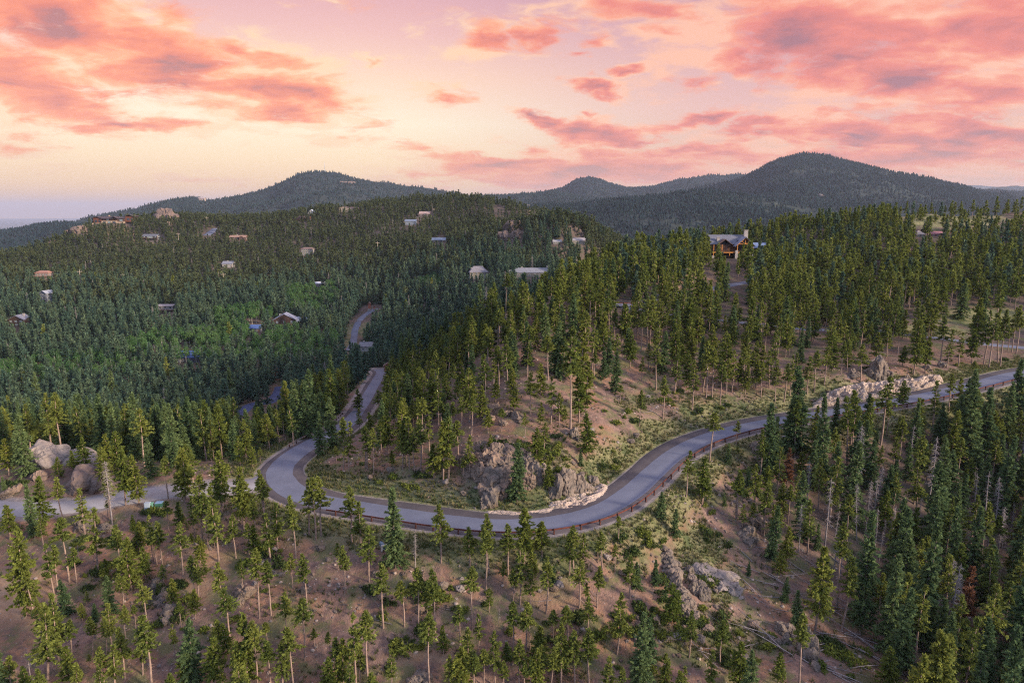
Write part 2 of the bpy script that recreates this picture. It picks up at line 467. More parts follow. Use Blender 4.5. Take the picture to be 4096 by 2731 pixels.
def gridz(x, y):
    Y = np.maximum(y, 24.01); s = x / Y; L = np.log(Y)
    return bil(GZ, (L - L0) / (L1 - L0) * (NL - 1), (s - S0) / (S1 - S0) * (NS - 1))
def hit(u, v, z0=None, ymin=55.0, ymax=1450.0):     # sight line meets the ground
    ys = np.exp(np.linspace(math.log(ymin), math.log(ymax), 1500))
    s, t = s_of(u, v), tanv(v)
    g = gridz(s * ys, ys)
    below = (t * ys) < g
    if not below.any(): return None
    k = int(np.argmax(below))
    if k == 0: return (s * ys[0], ys[0], g[0])
    a = (t * ys[k - 1] - g[k - 1]); b = (g[k] - t * ys[k])
    y = ys[k - 1] + (ys[k] - ys[k - 1]) * a / (a + b + 1e-9)
    return (s * y, y, float(gridz(np.array([s * y]), np.array([y]))[0]))
def ground_path(pts, ymin=55.0):
    r = []
    for u, v in pts:
        h = hit(u, v, ymin=ymin)
        if h: r.append(h)
    return r
def smooth_z(P, n=40):
    z = P[:, 2].copy()
    for _ in range(n): z[1:-1] = z[1:-1] * 0.5 + (z[:-2] + z[2:]) * 0.25
    P[:, 2] = z
    return P
ROADS = []    # (points, half width, full width flattened, blend)
main_p = resample(cz3(MAIN), 1.0)
gravel_p = resample(cz3(GRAVEL), 1.0)
def conform(P, half, blend, drop=0.14):
    global GZ
    x0, x1, y0, y1 = P[:, 0].min() - 25, P[:, 0].max() + 25, P[:, 1].min() - 25, P[:, 1].max() + 25
    m = (GX > x0) & (GX < x1) & (GY > y0) & (GY < y1)
    ii = np.nonzero(m.ravel())[0]
    X, Yy = GX.ravel()[ii], GY.ravel()[ii]
    dmin = np.full(len(ii), 1e9); zr = np.zeros(len(ii))
    for k in range(len(P)):
        near = (np.abs(X - P[k, 0]) < half + blend + 2)
        d = (X - P[k, 0]) ** 2 + (Yy - P[k, 1]) ** 2
        w = d < dmin
        dmin[w] = d[w]; zr[w] = P[k, 2]
    d = np.sqrt(dmin)
    w = 1 - sstep(half, half + blend, d)
    Z = GZ.ravel()
    Z[ii] = Z[ii] * (1 - w) + (zr - drop) * w
    GZ = Z.reshape(GZ.shape)
apron_p = resample(cz3([(238, 490, -50.62), (255, 493, -50.62), (272, 497, -50.62), (290, 500, -50.62)]), 1.0)
conform(apron_p, 5.5, 5.0)
conform(gravel_p, 3.0, 5.0)
conform(main_p, 4.3, 8.0)
valley_p = smooth_z(resample(ground_path([(349, 350), (353, 343), (354.5, 334), (356, 326), (360, 319), (367, 312.5), (376, 308)], 250), 2.0))
drive_p = smooth_z(resample(ground_path([(604, 299), (611, 303.5), (622, 305), (636, 303), (652, 298), (672, 293.5), (700, 290), (738, 283), (760, 280)], 150), 1.5))
lower_drive_p = smooth_z(resample(ground_path([(622, 306), (650, 311), (690, 317), (740, 322), (800, 328), (845, 330)], 150), 1.5))
meadow_p = smooth_z(resample(ground_path([(862, 328), (890, 331.5), (930, 336), (960, 340.5), (990, 344), (1024, 348), (1080, 352)], 170), 1.5))
court_p = smooth_z(resample(ground_path([(238, 415), (246, 408), (258, 402), (270, 400), (279, 393), (281, 386)], 180), 1.5))
ridge_p = smooth_z(resample(ground_path([(206, 235), (212, 231), (216, 228)], 600), 3.0), 10)
for P_, h_, b_ in ((valley_p, 4.0, 8), (drive_p, 3.2, 5), (lower_drive_p, 2.4, 4), (meadow_p, 2.8, 5), (court_p, 4, 6), (ridge_p, 5, 12)):
    conform(P_, h_, b_)
ALLROADS = [(main_p, 5.4), (gravel_p, 4.5), (valley_p, 6.0), (drive_p, 4.0), (lower_drive_p, 3.0), (meadow_p, 3.6), (court_p, 5.0), (ridge_p, 8)]
def pad(u, v, r, blend, dz=0.0, ymin=55.0):
    global GZ
    h = hit(u, v, ymin=ymin)
    if not h: print('pad miss', u, v); return None
    d = np.sqrt((GX - h[0]) ** 2 + (GY - h[1]) ** 2)
    w = 1 - sstep(r, r + blend, d)
    GZ = GZ * (1 - w) + (h[2] + dz) * w
    return (h[0], h[1], h[2] + dz)
def ribbon(name, P, offs, mats, lift, mi=None, sag=None):
    """strip along P with cross-section offsets; offs = [(offset, dz)]"""
    T = np.gradient(P[:, :2], axis=0); T /= np.linalg.norm(T, axis=1)[:, None] + 1e-9
    Nn = np.stack([-T[:, 1], T[:, 0]], 1)
    k = len(offs); n = len(P)
    V = np.zeros((n, k, 3))
    for j, (o, dz) in enumerate(offs):
        oo = o(np.arange(n)) if callable(o) else o
        V[:, j, :2] = P[:, :2] + Nn * (oo[:, None] if isinstance(oo, np.ndarray) else oo)
        V[:, j, 2] = P[:, 2] + lift + dz
    idx = np.arange(n * k).reshape(n, k)
    F = np.stack([idx[:-1, :-1], idx[1:, :-1], idx[1:, 1:], idx[:-1, 1:]], -1).reshape(-1, 4)
    me = new_mesh(name, V.reshape(-1, 3), F, mats, True)
    if me.polygons[0].normal.z < 0: me.flip_normals()
    return me

# ------------------------------------------------------------------ level pads for buildings (before the ground mesh is made)
PADS = {}
def P_(key, u, v, r, bl, dz=0.0, ymin=55.0):
    PADS[key] = pad(u, v, r, bl, dz, ymin)
P_('lodge', 734, 257.5, 11, 12, 0.0, 250)
P_('hilltop', 115, 224.5, 20, 22, 2.0, 500)
HOUSES = [  # key, image col, image row of base, min distance
 ('grey_glass', 152, 239.5, 500), ('tan_ranch', 239, 239.5, 500), ('cream_grid', 308, 255, 400), ('white_gable', 229, 267, 400), ('pink', 45, 279, 400),
 ('tower', 48, 302, 400), ('timber_left', 21, 325, 350), ('modern', 168, 312, 350), ('big_timber', 286, 327, 350), ('blue_roof', 256, 331, 350),
 ('a_frame', 312, 214, 600), ('ridge_tan', 345, 212, 600), ('red_barn', 305, 220.5, 600), ('brown_shed', 425, 216, 600), ('bluegrey', 411, 224.5, 500),
 ('slate', 439, 242, 450), ('cream_hip', 478, 278, 350), ('grey_long', 532, 276, 350), ('pale_small', 557, 243.5, 400), ('pale_hip', 579, 243.5, 400),
 ('white_small', 320, 286, 400), ('blue_mid', 190, 360, 280), ('tan_gazebo', 918, 236.5, 300), ('red_roof_right', 935, 236, 300), ('valley_house', 368, 350, 250)]
for k_, u_, v_, y_ in HOUSES: P_(k_, u_, v_, 8, 9, 0.0, y_)

# road side masks painted in as real differences of ground cover
def seg_dist(P, X, Yy):
    d = np.full(X.shape, 1e9)
    for k in range(0, len(P), 2):
        d = np.minimum(d, (X - P[k, 0]) ** 2 + (Yy - P[k, 1]) ** 2)
    return np.sqrt(d)
GU, GV = project(GX, GY, GZ)
def blobs(L, nz=0.0):
    m = np.zeros(GX.shape)
    for (u, v, ru, rv, w) in L:
        r = np.sqrt(((GU - u) / ru) ** 2 + ((GV - v) / rv) ** 2)
        m = np.maximum(m, w * (1 - sstep(0.2, 1.5, r + nz)))
    return m
nzf = fbm(GX / 4, GY / 4, 3, 21) * 0.5
GRASS = blobs([(440, 541, 150, 15, .9), (600, 532, 70, 12, .7), (668, 512, 24, 26, 1), (700, 550, 34, 34, 1.1), (725, 580, 22, 25, .9), (420, 500, 105, 10, 1), (325, 478, 24, 18, 1), (345, 492, 40, 10, 1),
               (598, 478, 26, 16, .7), (640, 443, 40, 14, .9), (665, 425, 40, 12, .9), (720, 410, 60, 9, 1), (800, 407, 70, 7, 1.0), (930, 380, 80, 8, .8), (700, 400, 60, 12, .55), (640, 400, 40, 16, .5),
               (950, 221, 75, 11, .9), (985, 318, 60, 13, 1.1), (930, 330, 60, 7, .8), (720, 640, 80, 40, .45), (590, 640, 70, 40, .3), (780, 445, 90, 12, .7), (850, 428, 120, 8, .8), (620, 560, 60, 20, .4),
               (545, 455, 60, 24, .5), (330, 528, 50, 10, .5), (285, 470, 10, 12, .4), (215, 545, 30, 12, .4), (250, 468, 40, 8, .9), (370, 330, 14, 10, .9), (345, 335, 12, 16, .7), (160, 248, 26, 8, .8), (280, 325, 30, 8, .8), (350, 378, 30, 9, .9)], nzf)
DIRT = blobs([(200, 565, 26, 46, .9), (20, 600, 55, 40, .8), (130, 505, 60, 9, .8), (690, 285, 34, 14, .9), (760, 275, 30, 10, .5), (440, 600, 14, 24, .6), (420, 655, 50, 12, .7), (560, 600, 40, 26, .5), (270, 505, 26, 11, .9), (345, 575, 34, 12, .4),
              (545, 518, 60, 6, .5), (585, 430, 34, 20, .45), (650, 410, 50, 18, .35), (300, 540, 60, 12, .5), (112, 232, 30, 8, .9), (30, 505, 40, 8, .8), (625, 545, 60, 16, .5)], nzf)
dm = seg_dist(main_p, GX, GY)
dg = seg_dist(gravel_p, GX, GY)
GRASS = np.maximum(GRASS, .95 * (1 - sstep(6.5, 13, dm + nzf * 5)) * (GY < 200))
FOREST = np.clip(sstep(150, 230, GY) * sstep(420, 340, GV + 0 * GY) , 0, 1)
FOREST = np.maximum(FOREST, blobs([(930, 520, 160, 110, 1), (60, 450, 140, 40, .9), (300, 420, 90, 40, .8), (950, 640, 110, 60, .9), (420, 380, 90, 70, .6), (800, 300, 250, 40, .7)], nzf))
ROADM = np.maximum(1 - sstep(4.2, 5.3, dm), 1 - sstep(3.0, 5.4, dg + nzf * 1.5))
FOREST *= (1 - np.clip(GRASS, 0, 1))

def ground_material():
    m = bpy.data.materials.new('ground_cover'); m.use_nodes = True
    n = NT(m.node_tree); bs = n.n['Principled BSDF']
    co = n.new('ShaderNodeTexCoord').outputs['Object']
    def at(k): return n.new('ShaderNodeAttribute', attribute_name=k).outputs['Fac']
    g, d, f, rd = at('grass'), at('dirt'), at('forest'), at('gravel')
    n1 = n.noise(co, 0.10, 6, 0.62); n2 = n.noise(co, 0.7, 6, 0.65); n3 = n.noise(co, 4.5, 5, 0.7); n4 = n.noise(n.vm('ADD', co, (40, 7, 3)), 0.22, 6, 0.68)
    soil = n.mix(n.ss(n1, 0.38, 0.62), C4(.270, .172, .135), C4(.285, .152, .092))
    n5 = n.noise(n.vm('ADD', co, (9, 70, 3)), 1.6, 6, 0.7)
    soil = n.mix(n.ss(n2, 0.42, 0.66), soil, C4(.150, .098, .082))
    soil = n.mix(n.m('MULTIPLY', n.ss(n5, 0.50, 0.68), .7), soil, C4(.095, .078, .060))
    soil = n.mix(n.m('MULTIPLY', n.ss(n4, 0.47, 0.60), 0.75), soil, C4(.130, .140, .055))          # patches of ground juniper and weeds
    soil = n.mix(n.m('MULTIPLY', n.ss(n3, 0.56, 0.74), 0.6), soil, C4(.36, .30, .25))           # litter and chips
    peb = n.voro(co, 1.9, 'F1'); pebc = n.voro(co, 1.9, 'F1', 'Color')
    pm = n.m('MULTIPLY', n.ss(peb, 0.10, 0.17, 1, 0), n.ss(n.sep(pebc)[0], 0.72, 0.80))
    soil = n.mix(pm, soil, C4(.40, .34, .30))
    dirt = n.mix(n.ss(n2, 0.35, 0.7), C4(.36, .24, .155), C4(.30, .175, .10))
    gr = n.mix(n.ss(n2, 0.36, 0.62), C4(.125, .135, .050), C4(.24, .215, .105))
    gr = n.mix(n.ss(n3, 0.5, 0.72), gr, C4(.30, .25, .17))
    gr = n.mix(n.ss(n4, 0.5, 0.62), gr, C4(.10, .115, .05))
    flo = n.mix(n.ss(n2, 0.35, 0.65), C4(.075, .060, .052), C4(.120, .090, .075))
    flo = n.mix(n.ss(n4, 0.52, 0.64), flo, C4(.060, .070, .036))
    def edge(a, w=0.5): return n.ss(n.m('ADD', a, n.m('MULTIPLY', n.m('SUBTRACT', n.m('ADD', n.m('MULTIPLY', n2, .5), n.m('MULTIPLY', n4, .5)), 0.5), w * 3)), 0.2, 0.8)
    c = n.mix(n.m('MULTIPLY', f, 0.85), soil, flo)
    c = n.mix(edge(d), c, dirt)
    c = n.mix(edge(g), c, gr)
    grav = n.mix(n3, C4(.20, .17, .16), C4(.33, .28, .25))
    c = n.mix(edge(rd, .2), c, grav)
    n.l.new(c, bs.inputs['Base Color'])
    bs.inputs['Roughness'].default_value = 0.95; bs.inputs['Specular IOR Level'].default_value = 0.1
    b = n.new('ShaderNodeBump'); b.inputs['Strength'].default_value = 0.9; b.inputs['Distance'].default_value = 0.5
    n.put(b.inputs['Height'], n.m('ADD', n2, n.m('MULTIPLY', n3, 0.35))); n.l.new(b.outputs[0], bs.inputs['Normal'])
    return m
def C4(r, g, b): return (r, g, b, 1.0)
M_GROUND = ground_material()
idx = np.arange(NL * NS).reshape(NL, NS)
F = np.stack([idx[:-1, :-1], idx[:-1, 1:], idx[1:, 1:], idx[1:, :-1]], -1).reshape(-1, 4)
me = new_mesh('ground', np.stack([GX, GY, GZ], -1).reshape(-1, 3), F, M_GROUND, True)
for nm, arr in (('grass', GRASS), ('dirt', DIRT), ('forest', FOREST), ('gravel', ROADM)):
    a = me.attributes.new(nm, 'FLOAT', 'POINT'); a.data.foreach_set('value', arr.astype(np.float32).ravel())
tag(obj('ground', me), kind='structure')

# ------------------------------------------------------------------ asphalt and gravel
def road_material(name, a, b_, worn, rough=0.85):
    m = bpy.data.materials.new(name); m.use_nodes = True
    n = NT(m.node_tree); bs = n.n['Principled BSDF']
    co = n.new('ShaderNodeTexCoord').outputs['Object']
    n1 = n.noise(co, 0.16, 5, 0.6); n2 = n.noise(co, 1.3, 6, 0.65); n3 = n.noise(co, 9, 4, 0.7)
    c = n.mix(n.ss(n1, 0.36, 0.64), a, b_)
    c = n.mix(n.m('MULTIPLY', n.ss(n2, 0.52, 0.75), 0.45), c, worn)
    c = n.mix(n.m('MULTIPLY', n.ss(n3, 0.55, 0.8), 0.25), c, C4(.5, .48, .46))
    n.l.new(c, bs.inputs['Base Color']); bs.inputs['Roughness'].default_value = rough; bs.inputs['Specular IOR Level'].default_value = 0.25
    b = n.new('ShaderNodeBump'); b.inputs['Distance'].default_value = 0.03; n.put(b.inputs['Height'], n3); n.l.new(b.outputs[0], bs.inputs['Normal'])
    return m
M_ASPH = road_material('asphalt', C4(.128, .138, .178), C4(.155, .166, .212), C4(.195, .202, .235))
M_SHLD = road_material('shoulder_gravel', C4(.075, .064, .068), C4(.105, .088, .088), C4(.15, .125, .118), 0.95)
M_GRAV = road_material('gravel_road', C4(.36, .34, .33), C4(.30, .275, .26), C4(.42, .38, .34), 0.95)
M_BLUE = road_material('blue_asphalt', C4(.05, .065, .13), C4(.07, .09, .18), C4(.10, .12, .2))
_muv = np.array(project(main_p[:, 0], main_p[:, 1], main_p[:, 2])).T
_left = (main_p[:, 0] < 0)
_hw = np.where(_left & (_muv[:, 1] < 425), 2.0, np.where(_left & (_muv[:, 1] < 462), 2.6, np.where(_left & (_muv[:, 0] < 300), 3.0, 2.85)))
_hw = np.convolve(np.pad(_hw, 12, mode='edge'), np.ones(25) / 25, mode='valid')
def _arr(a): a = np.convolve(np.pad(a, 12, mode='edge'), np.ones(25) / 25, mode='valid'); return lambda i: a[np.clip(np.asarray(i, int), 0, len(a) - 1)]
HI = _arr(np.where(_left & (_muv[:, 1] < 425), 1.8, np.where(_left & (_muv[:, 0] < 345), 2.5, 1.95)))
HO = _arr(np.where(_left & (_muv[:, 1] < 425), 1.8, np.where(_left & (_muv[:, 0] < 345), 2.55, 2.35)))
HS = lambda i: _hw[np.clip(np.asarray(i, int), 0, len(_hw) - 1)]
wob = lambda o, a, k: (lambda i: o + a * np.sin(i * 0.21 + k) + a * np.sin(i * 0.083 + 2 * k))
tag(obj('road_shoulder', ribbon('road_shoulder', main_p, [(lambda i: -HS(i) - 2.2, -.34), (lambda i: -HS(i) - 1.45 + .25 * np.sin(i * .21), -.05), (lambda i: -HS(i) - .1, 0), (0, 0.0), (lambda i: HS(i) + .1, 0), (lambda i: HS(i) + .95 + .12 * np.sin(i * .17), -.05), (lambda i: HS(i) + 1.6, -.34)], M_SHLD, 0.0)), kind='structure')
tag(obj('main_road', ribbon('main_road', main_p, [(lambda i: -HI(i) + .12 * fbm(i * .31, i * .13, 3, 2), 0), (-1.2, .03), (.25, .06), (1.5, .03), (lambda i: HO(i) + .1 * fbm(i * .27, i * .1 + 9, 3, 4), 0)], M_ASPH, 0.012)), kind='structure')
tag(obj('gravel_road', ribbon('gravel_road', gravel_p, [(wob(-3.3, .2, 1), -.34), (wob(-2.8, .25, 1), -.02), (-1.2, .03), (1.2, .03), (wob(2.7, .3, 3), -.02), (wob(3.3, .3, 3), -.34)], M_GRAV, 0.0)), kind='structure')
# junction and turnout: gravel apron where the track leaves the bend
ap = []
for u, v in [(238, 480), (252, 477), (262, 472), (270, 469), (275, 482), (282, 494), (296, 501.5), (285, 503), (268, 505), (252, 508), (238, 511), (231, 507), (232, 496), (234, 488)]:
    z = -50.70; Y = z / tanv(v); ap.append((s_of(u, v) * Y, Y, z))
def fan(name, pts, m, z_in=0.0, skirt=0.5):
    pts = np.array(pts); c = pts.mean(0)
    V = [c + (0, 0, z_in)]; k = 24
    fine = []
    n = len(pts)
    for i in range(n):
        for t in np.linspace(0, 1, 4, endpoint=False): fine.append(pts[i] * (1 - t) + pts[(i + 1) % n] * t)
    fine = np.array(fine)
    for _ in range(2): fine = fine * .5 + (np.roll(fine, 1, 0) + np.roll(fine, -1, 0)) * .25
    for r, dz in ((0.33, 0), (0.66, 0), (0.93, 0), (1.0, -skirt)):
        for p in fine:
            q = c + (p - c) * r; V.append((q[0], q[1], q[2] + dz + z_in))
    m_ = len(fine); Fs = [(0, 1 + i, 1 + (i + 1) % m_) for i in range(m_)]
    for r in range(3):
        o = 1 + r * m_
        Fs += [(o + i, o + m_ + i, o + m_ + (i + 1) % m_, o + (i + 1) % m_) for i in range(m_)]
    me = new_mesh(name, V, Fs, m, True)
    if me.polygons[0].normal.z < 0: me.flip_normals()
    return me
tag(obj('gravel_turnout', fan('gravel_turnout', ap, M_GRAV, 0.0)), kind='structure')
for nm2, P2, hw, mm in (('valley_road', valley_p, 2.0, M_ASPH), ('house_driveway', drive_p, 2.4, M_ASPH), ('lower_driveway', lower_drive_p, 1.8, M_ASPH), ('meadow_road', meadow_p, 2.0, M_ASPH), ('blue_driveway', court_p, 2.7, M_BLUE), ('ridge_road', ridge_p, 4.5, M_ASPH)):
    tag(obj(nm2, ribbon(nm2, P2, [(-hw - .5, -.4), (-hw, 0), (0, .05), (hw, 0), (hw + .5, -.4)], mm, 0.02)), kind='structure')

# white stop line at the head of the left arm
sl = MB()
k = int(np.argmin(np.abs(project(main_p[:, 0], main_p[:, 1], main_p[:, 2])[1] - 437.0) + (main_p[:, 0] > -20) * 999))
p0 = main_p[k]; T = main_p[k + 1] - main_p[k - 1]; T = T / np.linalg.norm(T[:2]); Nn = np.array([-T[1], T[0]])
a = p0[:2] + Nn * 2.2; b = p0[:2] - Nn * 2.2
for q in (0,):
    vs = []
    for s_ in (a, p0[:2], b):
        zc = p0[2] + (0.022 if s_ is not p0[:2] else 0.022) + (0.06 if np.allclose(s_, p0[:2]) else 0.0) + 0.006
        for w_ in (-.12, .12): vs.append((s_[0] + T[0] * w_, s_[1] + T[1] * w_, zc))
    sl.add(vs, [(0, 1, 3, 2), (2, 3, 5, 4)])
tag(sl.build('stop_line', mat('white_paint', (.7, .7, .7), 0.7)), kind='structure')

# ------------------------------------------------------------------ guardrails
M_RUST = mat('rusty_steel', (.105, .030, .020), 0.75, 0.0, 3.0, 0.4, 0.01, 30)
M_RUSTP = mat('rusty_post', (.080, .028, .020), 0.85, 0.0, 3.0, 0.4)
M_SILV = mat('weathered_rail', (.22, .17, .16), 0.6, 0.0, 3.0, 0.3)
def guardrail(name, P, side, label, spacing=3.8, mrail=None, group=None):
    T = np.gradient(P[:, :2], axis=0); T /= np.linalg.norm(T, axis=1)[:, None] + 1e-9
    Nn = np.stack([-T[:, 1], T[:, 0]], 1)
    Q = P.copy(); Q[:, :2] += Nn * side
    root = tag(empty(name, tuple(Q[0])), label, 'guardrail', group)
    b = Q[0]
    prof = [(-.02, .50), (.03, .54), (-.02, .60), (-.02, .64), (.03, .70), (-.02, .76), (-.07, .76), (-.07, .50)]
    sg = -1 if side > 0 else 1
    n = len(Q); k = len(prof); V = []
    for i in range(n):
        for (o, z) in prof: V.append((Q[i, 0] + Nn[i, 0] * o * -sg * -1 - b[0], Q[i, 1] + Nn[i, 1] * o * -sg * -1 - b[1], Q[i, 2] + z - b[2]))
    Fs = [(i * k + j, (i + 1) * k + j, (i + 1) * k + (j + 1) % k, i * k + (j + 1) % k) for i in range(n - 1) for j in range(k)]
    Fs += [tuple(range(k)), tuple(range((n - 1) * k, n * k))]
    obj('rail', new_mesh('rail', V, Fs, mrail or M_RUST, False), root)
    L = np.concatenate([[0], np.cumsum(np.linalg.norm(np.diff(Q[:, :2], axis=0), axis=1))])
    pm = None; cnt = 0
    for d in np.arange(0.5, L[-1] - .2, spacing):
        if cnt >= 98: break
        i = int(np.searchsorted(L, d)); i = min(i, n - 1)
        if pm is None:
            pb = MB(); pb.box(-.09, .06, -1.0, .09, .26, .82); pb.box(-.07, -.02, .50, .07, .06, .74)
            o = pb.build('post', M_RUSTP, root); pm = o.data
        else:
            o = obj('post', pm, root)
        o.location = (Q[i, 0] - b[0], Q[i, 1] - b[1], Q[i, 2] - b[2])
        o.rotation_euler.z = math.atan2(T[i, 1], T[i, 0]) + (0 if side > 0 else math.pi)
        cnt += 1
    return root
uv = np.array(project(main_p[:, 0], main_p[:, 1], main_p[:, 2])).T
i_b = int(np.argmin(np.hypot(uv[:, 0] - 333, uv[:, 1] - 503)))
i_c = int(np.argmin(np.hypot(uv[:, 0] - 296, uv[:, 1] - 452)))
i_a = int(np.argmin(np.abs(uv[:, 0] - 1075)))
guardrail('guardrail', main_p[i_a:i_b], 3.75, 'long rusty brown guardrail along the outer edge of the big road bend')
i_d = int(np.argmin(np.hypot(uv[:, 0] - 350, uv[:, 1] - 420)))
guardrail('guardrail', main_p[i_c + 3:i_d + 12], 3.6, 'weathered grey guardrail beside the left arm of the road above the dark forest', 3.0, M_SILV)
guardrail('guardrail', drive_p[: max(6, int(len(drive_p) * .34))], -2.9, 'short rusty guardrail around the small driveway curve below the timber lodge', 2.4)
guardrail('guardrail', meadow_p[int(len(meadow_p) * .0): int(len(meadow_p) * .12) + 4], 2.4, 'short far guardrail at the start of the narrow lane under the meadow', 3)

# ================================================================== far mountains and plains
V2 = 0.4354
def mountain_material(name, base, open_c, rockc):
    m = bpy.data.materials.new(name); m.use_nodes = True
    n = NT(m.node_tree); bs = n.n['Principled BSDF']
    co = n.new('ShaderNodeTexCoord').outputs['Object']
    n1 = n.noise(co, 0.0035, 6, 0.65); n2 = n.noise(co, 0.03, 4, 0.6); n3 = n.noise(n.vm('ADD', co, (900, 50, 7)), 0.006, 7, 0.7)
    c = n.mix(n2, base, tuple(x * 1.5 for x in base[:3]) + (1,))
    c = n.mix(n.m('MULTIPLY', n.ss(n1, 0.60, 0.68), 0.7), c, open_c)
    c = n.mix(n.ss(n3, 0.70, 0.74), c, rockc)
    n.l.new(c, bs.inputs['Base Color']); bs.inputs['Roughness'].default_value = 1.0; bs.inputs['Specular IOR Level'].default_value = 0.0
    return m
M_MTN = mountain_material('mountain_ground', C4(.032, .040, .036), C4(.115, .120, .075), C4(.33, .25, .21))
MTNS = {}
def mountain(name, sky_pts, vfoot, Y0, Yc, s_rng, seed, amp, nS=220, nT=90, shape=0.8, back=0.35):
    us = np.array([p[0] * V2 for p in sky_pts]); vs = np.array([p[1] * V2 for p in sky_pts])
    ss_ = (us - 512) / FPX / 1.017
    s = np.linspace(s_rng[0], s_rng[1], nS)
    v = np.interp(s, ss_, vs)
    for _ in range(2): v[1:-1] = v[1:-1] * .5 + (v[:-2] + v[2:]) * .25
    tsky = np.array([tanv(q) for q in v]); tf = tanv(vfoot)
    t = np.linspace(0, 1 + back, nT)
    S_, T_ = np.meshgrid(s, t)
    yc = Yc * (1 + 0.05 * np.sin(S_ * 9 + seed))
    Y = Y0 + (yc - Y0) * T_
    f = np.where(T_ <= 1, np.clip(T_, 0, 1) ** shape * (1 - .25 * np.clip(T_, 0, 1)) / .75, 1)
    ang = tf + (tsky[None, :] - tf) * f
    Z = ang * Y
    zc = tsky[None, :] * yc
    Z = np.where(T_ > 1, zc - (T_ - 1) * (yc - Y0) * 0.45, Z)
    X = S_ * Y
    env = np.clip(np.sin(np.clip(T_, 0, 1) * math.pi), 0, 1) ** 0.7 + np.where(T_ > 1, .6, 0)
    w = 1.0 / (amp * 9)
    Z = Z + env * amp * (ridged(X * w + seed, Y * w * .6, 5, seed) * .8 + .3 * fbm(X * w * 3, Y * w * 3, 4, seed + 4))
    Z = Z + fbm(X / 60, Y / 60, 3, seed + 8) * 5
    idx = np.arange(nS * nT).reshape(nT, nS)
    F = np.stack([idx[:-1, :-1], idx[:-1, 1:], idx[1:, 1:], idx[1:, :-1]], -1).reshape(-1, 4)
    me = new_mesh(name, np.stack([X, Y, Z], -1).reshape(-1, 3), F, M_MTN, True)
    tag(obj(name, me), kind='structure')
    MTNS[name + str(seed)] = (X, Y, Z, s, t)
    return X, Y, Z, s, t
mL = mountain('mountain', [(-400, 560), (-100, 540), (150, 520), (230, 497), (270, 487), (330, 475), (380, 462), (440, 455), (490, 465), (560, 451), (620, 436), (660, 416), (700, 396), (740, 394), (780, 399), (830, 413), (900, 427), (960, 434), (1030, 442), (1080, 451), (1150, 449), (1240, 445), (1290, 442), (1400, 470), (1600, 500)],
              262, 1700, 4000, (-1.05, .25), 3, 55)
mC = mountain('mountain', [(1000, 480), (1180, 450), (1240, 443), (1290, 433), (1325, 414), (1352, 408), (1375, 413), (1400, 423), (1440, 433), (1500, 427), (1560, 413), (1640, 406), (1700, 404), (1800, 420), (2100, 440)],
              222, 3600, 5600, (-.05, .75), 5, 60)
mF = mountain('foothill', [(1050, 480), (1150, 476), (1240, 473), (1330, 468), (1400, 458), (1500, 447), (1560, 441), (1640, 439), (1700, 446), (1770, 458), (1850, 470), (1950, 470)],
              280, 1400, 2300, (0.0, .62), 8, 26, 160, 60)
mR = mountain('mountain', [(1400, 470), (1500, 455), (1600, 436), (1680, 419), (1700, 410), (1740, 384), (1780, 364), (1830, 353), (1880, 357), (1950, 373), (2030, 393), (2100, 409), (2200, 426), (2270, 445), (2352, 462), (2500, 480), (2700, 490)],
              275, 1600, 3600, (.08, 1.05), 12, 50)
mD = mountain('foothill', [(-600, 560), (-200, 545), (0, 531), (60, 522), (120, 512), (150, 511), (200, 517), (260, 530), (350, 550), (500, 570)],
              285, 1400, 2600, (-1.25, -.35), 15, 26, 120, 50)
mE = mountain('far_ridge', [(1900, 445), (2100, 437), (2210, 435), (2260, 432), (2310, 430), (2352, 427), (2450, 425), (2600, 430)],
              222, 7000, 9500, (.5, 1.05), 18, 60, 100, 40)
mG = mountain('far_ridge', [(2000, 440), (2180, 428), (2210, 424), (2240, 424), (2280, 428), (2320, 431), (2450, 432)],
              222, 14000, 17000, (.5, 1.0), 21, 60, 80, 30)
mH = mountain('foothill', [(-300, 540), (0, 527), (40, 521), (70, 522), (110, 527), (160, 534)],
              236, 5200, 6500, (-.95, -.3), 25, 26, 90, 30)
# wide lowland around and below everything, out to the horizon
def plain_material():
    m = bpy.data.materials.new('plains'); m.use_nodes = True
    n = NT(m.node_tree); bs = n.n['Principled BSDF']
    co = n.new('ShaderNodeTexCoord').outputs['Object']
    n1 = n.noise(co, 0.0006, 8, 0.65); n2 = n.noise(co, 0.003, 5, 0.7)
    c = n.mix(n.ss(n1, 0.4, 0.6), C4(.035, .045, .05), C4(.11, .105, .10))
    c = n.mix(n.ss(n2, 0.55, 0.7), c, C4(.18, .17, .16))
    n.l.new(c, bs.inputs['Base Color']); bs.inputs['Roughness'].default_value = 1.0
    return m
rr = [0, 400, 1500, 4000, 9000, 20000, 42000]
V = [(0, 0, -400)]; Fs = []; K = 72
for r in rr[1:]:
    for k in range(K): V.append((r * math.cos(2 * math.pi * k / K), r * math.sin(2 * math.pi * k / K), -400))
Fs += [(0, 1 + k, 1 + (k + 1) % K) for k in range(K)]
for j in range(len(rr) - 2):
    o = 1 + j * K; Fs += [(o + k, o + K + k, o + K + (k + 1) % K, o + (k + 1) % K) for k in range(K)]
tag(obj('lowland_plain', new_mesh('lowland_plain', V, Fs, plain_material())), kind='structure')

